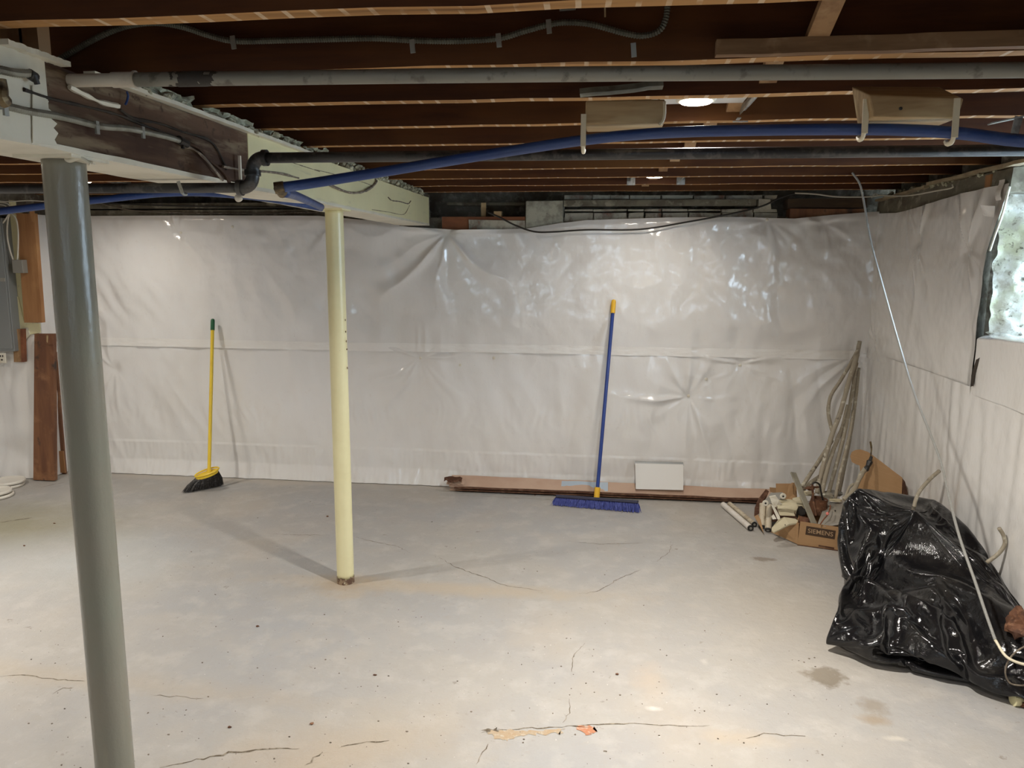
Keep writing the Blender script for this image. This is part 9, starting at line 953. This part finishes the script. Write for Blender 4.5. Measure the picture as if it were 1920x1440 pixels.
42,56,207,-8,-3,3,18,-1,-67,3,-11,-78,-5,-14,-80,-17,-1,-45,8,4,39,0,0,-6,-7,-1,-32,-38,-11,-47,-2,1,0,14,6,11,27,9,64,-2,2,13,-3,1,1,-2,1,4,-20,0,62,-3,1,4,3,1,-5,4,-11,47,-15,15,-98,17,-6,56,-12,5,-43,8,-7,56,-5,0,7,12,2,-11,-4,2,5,-2,1,-2,-19,-1,11,15,4,-25,-11,-4,22,1,1,-13,-2,1,-12,-4,2,-23,-4,0,-32,-13,-1,36,28,-2,28,11,-3,7,-30,0,-13,-2,-7,12,7,5,-92,-9,-3,16,6,-3,-27,-12,-1,36,17,-4,63,-16,-1,-30,-6,-5,15,4,3,-19,-1,-2,7,2,-3,2,-1,-1,-18,-4,-4,-16,2,-1,6,6,-5,32,0,5,-63,-5,-5,45,17,1,27,-4,-2,-5,-2,8,-54,-11,-11,19,3,-6,16,19,0,25,27,4,-10,11,3,-35,-26,-1,48,27,-2,-63,-34,-5,65,-29,3,-31,-3,0,-37,5,-1,-22,-3,0,2,-5,-3,11,-3,0,11,-1,-2,9,-1,-2,9,11,-3,45,11,0,16,32,8,17,-37,-6,-11,13,0,12,0,4,7,4,-1,4,4,8,6,1,-1,3,-5,-8,-3,5,1,4,-12,-15,-22,-13,-2,-15,8,5,19,-7,-9,-38,3,-1,1,8,4,24,0,-1,-3,9,1,10,8,8,18,-17,-16,-52,12,4,18,3,9,23,-3,7,8,-2,3,1,-5,5,0,-2,3,0,-3,2,-3,1,2,-3,1,0,-2,1,3,1,4,-1,9,14,-13,-6,17,-12,-76,15,6,-26,-12,-5,17,-8,0,11,5,2,-4,6,3,-17,0,2,-6,-8,-1,24,0,1,2,6,4,-8,2,2,-27,-6,2,38,-21,-9,2,13,9,3,1,1,-4,-6,0,4,-1,0,4,-7,3,7,-1,2,3,1,2,4,7,-5,1,3,1,1,-7,-7,0,10,28,-38,9,-1,3,11,-9,18,-12,12,-9,2,1,-2,11,-5,3,1,3,-8,5,-9,33,1,2,-6,-20,-4,-118,13,11,31,7,3,15,17,21,69,59,38,-6,-21,-11,-69,-1,-1,5,0,4,10,1,1,12,11,1,42,-3,1,-17,-37,-14,-89,-12,-2,-4,23,7,14,19,10,53,-3,4,58,-5,1,12,-7,1,11,-6,0,10,-16,0,17,11,4,-19,-29,-4,28,37,6,-77,-3,1,19,-2,1,3,-3,0,5,-3,-13,79,-1,5,-16,-7,-1,7,1,2,-4,-1,0,-3,-1,2,0,11,3,-10,-21,-4,21,6,5,-18,0,5,-35,-10,1,-44,-4,-1,-8,-1,0,30,14,0,-28,-10,-1,14,-13,-11,57,17,-4,14,-10,1,-91,-4,0,8,16,-1,-30,-19,-6,85,4,-6,20,-12,2,-41,3,-1,13,21,6,-40,-8,-1,5,-10,-7,8,-2,-4,8,-1,-2,-6,-1,-2,-3,2,-1,5,0,-3,4,13,0,26,-13,0,-48,
1,-2,1,-1,-3,10,1,-2,5,6,8,-18,-6,-11,13,3,-3,16,5,-3,12,16,-1,15,29,3,-14,-11,1,16,23,2,-57,-28,-8,59,-24,1,-2,-20,2,-37,-3,0,-24,3,0,-24,0,-2,-6,-2,-2,-2,-2,-1,1,-3,-1,9,1,-5,64,18,0,38,36,6,27,-17,0,2,-4,3,-1,-3,-5,-5,3,2,7,4,2,6,5,4,6,2,-1,1,3,2,3,-30,-24,-38,3,0,3,22,14,30,-7,-10,-15,0,-2,-6,-4,-4,-8,-3,-2,-8,10,2,11,9,10,22,-5,-13,-35,1,-1,-7,5,7,18,-1,6,10,0,3,4,-3,4,3,-1,3,0,2,0,-4,5,-1,-5,6,-7,-17,7,-6,-32,12,-4,-43,1,0,4,-21,1,13,1,2,5,5,1,-5,-3,1,5,6,3,-6,3,2,-1,3,2,-9,-19,-5,-1,14,7,12,5,5,-9,-3,-1,-23,-9,0,38,0,2,6,7,4,-19,-9,0,15,-10,-2,6,-10,9,5,6,-2,6,7,-4,1,4,-1,2,3,3,4,0,1,4,-1,0,4,13,8,-12,5,6,-15,5,-7,13,4,4,-2,1,2,0,0,8,-16,1,1,-1,9,-5,13,0,0,-5,-24,-4,-128,10,6,18,6,2,11,28,20,-114,9,3,22,-12,-4,-18,-8,-2,-8,-7,1,-4,-3,1,-2,-2,1,0,39,6,36,10,6,39,-13,8,78,-17,0,30,-7,0,6,-7,0,5,-6,0,3,-4,1,0,5,2,-8,-6,2,10,23,2,-35,-7,-2,26,-17,7,-71,22,-4,53,-3,0,15,-6,0,7,-26,-13,46,-20,-4,-2,-2,0,-4,1,2,-5,4,3,-5,13,7,-13,23,11,-52,-7,3,-44,-3,1,16,4,0,30,-8,1,-13,-2,-1,9,-11,-9,42,-1,-2,-18,16,2,-78,-17,-5,14,12,-2,39,9,-3,16,-21,-1,-19,12,2,-19,-18,-6,8,10,-7,49,14,-3,16,-29,1,-37,4,2,-36,10,2,-11,-12,-8,9,1,-2,6,-1,-3,0,1,-1,2,1,2,-11,1,-5,27,16,0,19,-15,-4,-21,9,-4,17,-11,-2,-25,0,4,-24,-1,-4,-2,2,0,-16,3,-1,-12,-5,-4,16,0,-3,31,5,0,23,33,-9,8,25,5,-13,-8,-2,14,-26,-3,8,-5,-1,0,-19,2,-6,15,-10,-13,-8,1,1,-12,1,-8,-9,1,-35,-3,2,-27,-6,-2,10,3,-1,51,20,0,49,20,17,39,0,1,-2,6,1,3,5,3,3,2,-1,4,-3,-4,3,3,0,3,5,4,2,-1,-3,-3,-7,-6,0,3,-1,-1,-1,-6,-6,-2,-6,-9,-5,-6,-11,-5,-4,-13,4,0,3,6,16,34,3,-2,-9,2,-7,-17,3,-2,-8,1,1,0,1,2,-2,2,0,-4,3,-3,-18,2,-4,-24,2,-1,-34,2,0,-38,3,1,9,3,4,6,5,3,4,-3,-1,20,-3,2,-1,
-2,1,1,-3,1,8,0,2,-3,6,3,-6,-5,-1,13,-11,-1,-8,10,6,5,5,3,-8,-7,3,10,-25,-9,-14,16,10,21,13,5,-24,-20,-5,30,2,1,3,-11,8,7,6,-2,5,13,-3,-2,0,1,3,-3,6,6,1,-3,6,1,1,4,2,1,4,7,2,0,7,0,-2,6,2,0,9,5,-12,1,11,-32,-3,4,-1,3,-1,6,4,-3,4,-12,-3,-115,-6,-1,-14,61,27,-63,4,1,16,-1,2,11,-1,3,12,0,2,16,-3,3,21,-4,2,21,-2,2,0,-2,1,-3,10,-4,-32,2,-2,-19,-1,0,-13,-2,0,-11,-2,-1,-12,-2,0,-10,-2,0,-8,-3,0,-10,-6,6,17,-6,5,19,4,-3,102,-21,-6,57,-31,-9,27,-44,-4,-17,7,5,2,19,7,-2,9,6,-13,11,6,-23,10,6,-36,1,3,-46,-8,1,-24,-1,2,6,-3,-1,-28,-11,2,51,3,-3,56,-5,-2,8,8,1,-97,8,-5,-15,-29,-4,57,25,0,-52,-3,-1,9,-25,-7,48,14,-5,56,-11,3,-40,20,4,-21,-6,-1,0,-23,-12,32,14,-1,16,-13,-5,-24,1,-4,3,10,7,-57,-9,-7,24,6,1,12,-3,-3,-2,-1,-6,14,-1,2,-34,0,-2,-8,7,-6,49,-5,1,-52,3,-5,39,-3,2,-31,1,2,-7,8,-4,-31,-9,-4,24,1,-1,-3,13,-3,-31,11,-4,-8,-28,5,40,11,-13,38,12,-3,18,24,2,16,-15,0,6,-14,-6,-35,-17,6,6,-7,-1,-35,-1,-1,-13,-3,-1,17,-2,-1,-6,-3,-2,0,4,-5,3,-4,-3,-33,6,-3,24,14,3,68,7,5,31,6,4,21,7,4,13,6,4,10,5,3,8,8,6,8,1,-3,-2,-4,-6,-5,5,3,2,4,2,1,2,-2,-2,2,-3,-3,-2,-6,-5,-2,-5,-9,-3,-9,-22,0,1,-1,2,-3,-17,2,-1,-10,3,0,-10,3,0,-9,2,-1,-15,1,0,-23,1,1,-25,1,3,-7,2,1,10,2,2,-5,-1,1,7,4,2,4,12,8,-30,-2,1,0,-1,2,5,-1,0,11,0,2,4,-1,2,1,-3,0,19,-12,-5,5,2,5,14,1,3,-11,1,0,-9,-14,0,17,-10,-2,-11,13,7,6,-17,7,20,7,-3,1,9,-2,-3,11,3,-7,-6,0,17,-3,0,7,-1,3,8,-1,1,5,1,0,4,-4,3,6,-8,6,2,1,3,2,1,2,5,10,-4,11,18,0,-5,20,6,-31,7,4,-14,-1,4,-3,2,1,3,4,4,-78,80,30,45,-8,4,22,-8,1,21,-12,-1,18,-11,0,12,-8,0,7,-8,0,5,-8,1,4,-10,0,5,-11,0,4,-17,-2,0,-8,-1,0,-6,0,-3,-5,1,0,-5,1,-2,-4,1,-3,-2,-2,-7,-8,-4,-3,-9,-4,1,-5,-3,-4,8,6,-2,21,12,-1,48,11,-9,8,6,-27,
3,5,-25,2,3,-31,-3,2,-29,-5,0,-20,-4,1,-1,0,0,14,-1,0,12,-7,0,-9,4,-2,-31,-7,1,9,-6,-2,12,1,-2,4,-5,-3,13,-2,-4,6,-7,-4,51,-2,1,-26,11,2,-5,-25,-9,19,7,-5,39,-2,2,-22,-11,-11,10,10,9,-55,-9,-13,37,14,-2,17,-14,0,-59,5,-5,38,-8,-2,-67,1,-1,18,7,2,27,2,1,-15,4,-6,31,-11,-6,-34,7,2,-39,-3,-3,18,7,0,-21,-4,-13,45,3,12,-38,-4,-1,26,13,-3,-53,-7,-5,10,0,-2,-1,-5,-2,9,7,-13,30,0,9,-53,-5,-5,20,-3,-5,22,1,-3,19,8,1,50,-12,2,-9,12,-4,14,6,-4,5,0,-2,-1,-11,-1,-8,-8,-1,-12,-17,3,-33,6,-6,-24,4,-2,-21,0,-1,-6,6,-5,40,5,-2,33,5,2,29,6,2,25,5,3,22,6,3,18,1,-3,-5,2,-3,-10,2,-2,-5,3,-2,-7,2,-2,-6,3,-2,-8,3,-1,-8,2,-3,-8,2,-3,-33,4,-2,-28,2,3,0,3,3,3,4,1,-1,3,1,-3,2,2,-10,2,2,-9,2,2,4,3,2,-5,2,2,3,1,2,-1,5,4,-15,-18,-5,34,7,3,7,14,7,-6,6,4,-12,1,5,-15,-1,2,-2,-3,1,12,1,2,0,-12,-1,37,-21,-8,-11,13,9,11,0,1,-30,-2,4,32,-9,-3,-6,1,3,3,13,3,-28,-3,0,26,-1,1,11,5,2,2,-2,2,10,-4,-1,11,-3,2,9,0,3,7,-10,0,9,-6,9,2,3,2,3,0,2,5,0,3,2,-5,4,0,0,-1,13,4,-3,15,25,-1,3,22,1,-9,14,3,-17,4,2,-9,19,28,182,-7,-2,5,-8,2,-1,-4,1,-3,-4,1,-2,-5,1,-3,-4,1,-3,-2,0,-3,-2,2,-4,0,2,-5,10,4,-6,3,3,-6,2,4,-5,4,6,-8,5,4,-10,4,5,-13,3,4,-12,6,4,-24,7,2,-29,5,2,-33,2,0,-36,-4,-2,-44,-6,0,-16,-6,2,-8,-5,1,-3,-4,0,1,-4,1,4,-4,0,10,-2,0,10,-3,1,13,-2,2,17,-1,-1,37,-5,-1,0,-2,-2,-16,-4,-1,-8,-7,-4,81,-2,1,-26,15,2,-2,-33,-8,7,-6,-9,56,4,2,-32,0,-3,1,2,0,-28,-23,-20,40,14,9,-46,1,-6,15,10,3,-20,-7,-10,31,11,-1,13,-18,-4,-60,12,3,27,9,-3,27,-10,-6,-13,1,-5,9,-9,-1,-55,12,0,41,-5,-4,-20,0,-4,-2,4,-5,15,3,8,-71,6,-2,-16,-7,-3,14,-4,-5,62,5,-1,-73,-8,-2,25,10,-15,39,-6,10,-61,-5,-5,28,9,1,-44,-1,-2,-3,-3,-4,7,14,-4,-20,-1,-3,-1,-10,0,5,-11,-2,21,-2,-5,24,13,-7,-20,-4,-1,3,-5,-3,25,-12,2,28,
2,-2,-10,4,-1,-40,0,0,-19,4,-4,16,4,-5,18,3,-3,21,4,-2,24,3,-1,25,6,-1,0,3,-1,-2,5,0,-1,4,-1,0,5,0,0,4,-1,1,5,0,1,4,0,2,4,1,3,4,1,-7,4,0,-15,2,1,-19,2,2,-19,3,3,-25,3,2,-6,2,2,6,8,2,18,2,1,15,3,3,6,2,2,-19,2,3,3,8,6,-18,-20,-6,45,-14,0,5,0,2,3,5,3,4,15,7,3,6,4,-3,-1,3,0,3,4,-18,-12,0,26,-16,-5,-1,11,7,-3,-2,2,-3,-6,1,6,-5,2,-1,13,2,-4,5,1,-4,5,2,-1,-15,-2,33,19,5,-18,-15,-1,33,-2,0,9,-2,3,8,-12,6,13,4,-1,6,1,0,8,1,2,5,4,2,2,-3,1,10,-5,5,1,-5,5,8,-8,2,8,4,0,11,11,-1,13,18,1,7,41,28,209,1,5,-7,3,2,-8,2,4,-4,2,3,-7,4,3,-12,3,4,-10,2,3,-10,3,3,-14,5,3,-20,3,4,-22,2,3,-24,1,3,-31,-3,3,-41,-4,2,-28,-4,1,-19,-4,2,-17,-5,0,-15,-6,2,-10,-5,1,-6,-4,2,2,-2,4,15,-2,4,14,-3,3,11,-4,2,10,-5,3,11,-3,2,14,-5,1,13,-7,1,14,-5,1,13,-6,-1,10,-8,-1,10,-8,-1,11,-10,-2,17,-4,-1,8,-30,-10,-2,-8,-9,45,8,1,-41,23,2,2,-26,-11,-8,-5,-11,26,21,7,-41,-24,-19,39,26,12,-39,-17,-17,30,4,-5,10,-10,-2,-38,4,5,-48,1,-3,5,16,2,36,9,-8,33,-22,-7,-40,19,-2,39,-15,1,-59,11,-4,32,-9,-5,-26,5,-3,13,0,-3,-7,-2,-1,-27,3,-4,23,0,-3,-4,-1,-2,-3,-2,-2,-9,1,-1,12,0,-3,2,-3,-1,-6,5,-5,20,-6,-3,-66,-2,-3,6,2,-2,-25,4,-1,-25,-8,-1,16,-2,-4,6,-4,-3,5,-1,-1,-16,3,-5,6,-13,3,30,17,-12,-36,1,-2,-10,-2,-3,9,0,-3,14,-1,-3,20,4,-2,1,0,0,-40,2,-1,-12,3,-2,-4,3,-4,0,3,-3,2,5,-1,0,6,-1,2,5,-1,1,5,-1,1,5,-1,0,5,0,1,6,-2,1,6,-1,5,5,1,4,4,1,2,4,3,1,6,1,3,4,2,6,6,0,26,9,3,26,4,2,-20,-3,3,-23,5,4,10,1,2,-6,4,3,20,-2,1,14,3,2,6,18,10,-38,-9,-1,50,6,6,0,-12,-1,18,-9,0,3,4,4,0,0,4,-4,-9,2,11,12,6,-26,-5,1,3,-21,1,31,14,4,-35,-10,2,17,-14,-5,3,12,5,3,15,2,-19,2,1,12,-3,3,18,4,3,7,5,2,2,-10,-17,9,-13,10,33,6,0,4,16,4,-2,10,2,0,4,1,6,
7,7,-3,-3,-2,17,5,2,6,4,11,-7,3,10,-5,-18,-1,38,-14,0,22,-12,4,13,143,44,135,0,6,-17,-1,5,-16,-1,5,-18,-3,5,-15,-4,5,-10,-4,3,-11,-4,6,-11,-4,3,-9,-5,4,-6,-6,2,-3,-5,3,0,-6,3,10,-4,0,22,-6,2,12,-6,2,7,-6,2,5,-7,3,9,-8,0,9,-9,1,10,-8,2,8,-8,0,9,-9,1,7,-8,1,6,-8,1,6,-10,1,8,-10,-1,7,-10,1,7,-9,0,6,-10,0,5,-11,1,6,-12,-2,7,-24,-8,9,-13,-4,-4,-8,9,-39,31,2,-8,-20,-12,-10,-16,-16,37,6,0,-31,27,5,-5,-22,-13,-5,-1,-7,6,15,3,-13,-1,-2,-22,10,2,-8,-12,-11,7,18,-3,18,-4,-5,-9,-8,-3,-18,7,-11,26,-13,0,-44,23,0,32,-13,-5,-35,17,-3,27,-12,-5,-27,11,-3,17,0,-5,-2,1,-5,0,-2,-4,-6,-3,-5,-11,-4,-4,-11,-1,-3,-10,-5,0,-24,6,-4,34,-2,-4,-1,-10,6,-21,-1,-5,2,12,-3,48,-10,-7,-25,10,-6,25,-10,-5,-31,7,-7,13,-7,-3,-17,-6,-3,-13,0,-5,-7,5,-5,-8,-4,-4,-14,-12,0,2,-4,-3,-18,12,-7,37,4,-5,-14,4,-3,-2,1,-4,-18,4,-3,10,2,-3,-10,3,-4,-13,2,-2,-14,3,-3,-7,7,-1,-1,8,-1,1,7,-2,2,8,-1,2,8,0,3,7,-2,4,7,-1,4,9,-1,0,5,1,0,7,3,7,6,2,4,6,3,4,6,2,4,5,3,-6,12,3,7,-1,5,28,18,5,-28,-1,3,5,6,4,-8,0,4,-16,3,3,21,-13,0,28,13,8,14,14,5,-45,-32,-1,52,14,7,-6,-16,0,17,-16,1,11,18,11,10,12,5,-27,-24,1,30,-1,5,-6,14,3,-37,-21,2,29,7,5,-21,-11,-1,7,-10,-1,15,6,3,9,11,2,0,19,1,-16,-10,-4,28,24,10,-19,-9,-1,30,10,-16,-16,9,14,10,4,-6,12,7,12,9,6,-3,12,-15,-5,33,18,11,-11,1,-1,11,11,0,9,-6,10,14,20,21,-29,14,6,-10,5,3,0]
BAG_POLES = [[1169, 1031, 177], [1261, 1219, 2032]]
NU = 144; NR = 58
_q = np.cumsum(np.cumsum(np.array(BAG).reshape(NR, NU, 3), 0), 1).reshape(-1, 3)
_co = np.array(BAG_LO) + np.vstack([[BAG_POLES[0]], _q, [BAG_POLES[1]]])*np.array(BAG_STEP)
_co[:, 2] = np.maximum(_co[:, 2], .0015); _co[:, 0] += .035*(1.78-_co[:, 0])/.8*np.clip((_co[:, 1]-3.2)/.5, .3, 1)
mb = MB(); mb.v = [tuple(c) for c in _co]
mb.f = [(0, 1+(i+1) % NU, 1+i) for i in range(NU)] + [(1+j*NU+i, 1+j*NU+(i+1) % NU, 1+(j+1)*NU+(i+1) % NU, 1+(j+1)*NU+i) for j in range(NR-1) for i in range(NU)] + [(1+(NR-1)*NU+i, 1+(NR-1)*NU+(i+1) % NU, 1+NR*NU) for i in range(NU)]
bag = obj('plastic_bag', mb, m_bag, smooth=True, fix=True)
tag(bag, 'big crumpled glossy black plastic bag heaped against the right wall', 'plastic bag')
s = bag.modifiers.new('smooth', 'SUBSURF'); s.levels = 1; s.render_levels = 2
# cable stubs sticking out of the bag, chunk and pipe at the right edge
tag(obj('cable_stub', MB().tube([atY(1713, 985, 3.90), atY(1713, 955, 3.92), atY(1722, 925, 3.95), atY(1742, 900, 3.98), atY(1761, 883, 4.02)], .0095, n=10), m_conduit, smooth=True), 'curved grey cable stub rising from the top of the black bag', 'cable')
tag(obj('cable_stub', MB().tube([atY(1850, 1055, 3.42), atY(1872, 1038, 3.42), atY(1884, 1020, 3.42), atY(1881, 1003, 3.42), atY(1873, 990, 3.42)], .0085, n=10), m_conduit, smooth=True), 'bent grey cable stub behind the right side of the black bag', 'cable')
tag(obj('rubble_chunk', MB().blob(atY(1912, 1170, 3.02), (.045, .04, .055), 3, .35), m_rustcan), 'brown rock like chunk on the bag at the right edge', 'chunk')
t = thing('pipe_piece', 'cream pipe piece with rusty nut on the floor at the right edge', 'pipe', atZ(1915, 1318, 0))
c = atZ(1902, 1312, .022); obj('pipe', MB().tube([c, c+Vector((.15, .03, .0))], .020, n=16).tube([c-Vector((.006, 0, 0)), c+Vector((.014, .003, 0))], .024, n=16), m_creampost, t, auto=True)
obj('rusty_nut', MB().blob(c+Vector((.035, -.03, -.006)), (.022, .018, .016), 2, .5), m_rustcan, t)

# ================================================================== FLOOR CRACKS, SPALLS, GRIT (pieces of the floor)
def crack(pts, w0=.0032, mt=m_crack, jit=.006):
    P = [atZ(x, y, .0008) for x, y in pts]; Q = []
    for a, b in zip(P[:-1], P[1:]):
        n = max(2, int((b-a).length/.02))
        for i in range(n): Q.append(a.lerp(b, i/n)+Vector((random.uniform(-jit, jit), random.uniform(-jit, jit), 0)))
    Q.append(P[-1]); V = []; m = len(Q)
    for i, p in enumerate(Q):
        d = (Q[min(i+1, m-1)]-Q[max(0, i-1)]).normalized(); sd = Vector((-d.y, d.x, 0)); w_ = w0*(.35+random.random())*(min(1, 3*i/m+.2))*(min(1, 3*(m-i)/m+.1))
        V += [p+sd*w_/2, p-sd*w_/2]
    return obj('crack', MB().add(V, [(2*i, 2*i+1, 2*i+3, 2*i+2) for i in range(m-1)]), mt, floor)
crack([(500, 1000), (560, 1003), (620, 1003)]); crack([(664, 1006), (700, 1015), (745, 1024), (770, 1037)]); crack([(825, 1045), (850, 1062), (880, 1072), (915, 1085), (945, 1097), (985, 1103), (1018, 1108)], .0045)
crack([(1055, 1014), (1090, 1017), (1130, 1020), (1205, 1018)]); crack([(1262, 1018), (1255, 1035), (1232, 1053)]); crack([(1205, 1067), (1160, 1085), (1120, 1109), (1085, 1113)], .004)
crack([(1098, 1206), (1075, 1230), (1072, 1260)]); crack([(1070, 1310), (1070, 1330), (1055, 1355)]); crack([(280, 1303), (340, 1307), (380, 1309)])
crack([(900, 1372), (960, 1366), (1040, 1363), (1100, 1360), (1180, 1356), (1240, 1360), (1330, 1360)], .006); crack([(1400, 1384), (1430, 1376), (1470, 1378), (1510, 1380)], .005)
crack([(300, 1438), (370, 1424), (430, 1412), (490, 1404), (560, 1404)], .008); crack([(575, 1436), (590, 1420), (605, 1410)], .008); crack([(640, 1400), (690, 1392), (730, 1388)], .006); crack([(895, 1435), (905, 1412), (915, 1395)], .004)
crack([(0, 1268), (40, 1264), (90, 1272), (160, 1277)], .006); crack([(100, 1302), (120, 1288), (135, 1290)]); crack([(820, 928), (900, 930), (1100, 940), (1240, 938)], .003); crack([(0, 980), (30, 975), (60, 970)], .012); crack([(75, 914), (100, 908), (120, 905)], .006)
def spall(pts, mt, zz=.001, jit=.010, n=6):
    P = [atZ(x, y, 0) for x, y in pts]; Q = []
    for a, b in zip(P, P[1:]+P[:1]):
        for i in range(n): Q.append(a.lerp(b, i/n)+Vector((random.uniform(-jit, jit), random.uniform(-jit, jit), 0)))
    return obj('spall', MB().add([Vector((p.x, p.y, zz)) for p in Q], [tuple(range(len(Q)))]), mt, floor)
spall([(915, 1372), (960, 1369), (1015, 1370), (1060, 1368), (1050, 1376), (990, 1379), (950, 1388), (932, 1384)], m_chip, .0010)
spall([(1075, 1361), (1112, 1361), (1118, 1372), (1108, 1378), (1095, 1376)], m_brickchip, .0014, .008)
spall([(905, 1370), (930, 1366), (945, 1370), (920, 1376)], m_crack, .0008, .008)
m_grit = M('grit', (.22, .18, .14), .9, var=[(30, (.10, .08, .06), .45, .6)])
ch = MB()
for k in range(380):                                  # grit scattered on the concrete
    x = random.uniform(0, 1600); y = 930+510*random.random()**.7; p = atZ(x, y, 0)
    if p.x > .95 and 2.8 < p.y < 5: continue
    r = random.choice((.0012, .0016, .0022, .0034)); ch.blob((p.x, p.y, r*.35), (r*random.uniform(.7, 1.5), r, r*.6), 0 if r < .003 else 1, .3)
obj('grit', ch, m_grit, floor, kind='stuff')
for k, (x, y) in enumerate(((703, 1265), (1157, 1104+160), (220, 1330), (430, 1363), (585, 1357), (483, 1174), (102, 981), (45, 1023), (1003, 928), (614, 968))):
    p = atZ(x, y, .003); obj('chip', MB().blob(p, (.008, .006, .004), 1, .4), m_rustcan, floor)
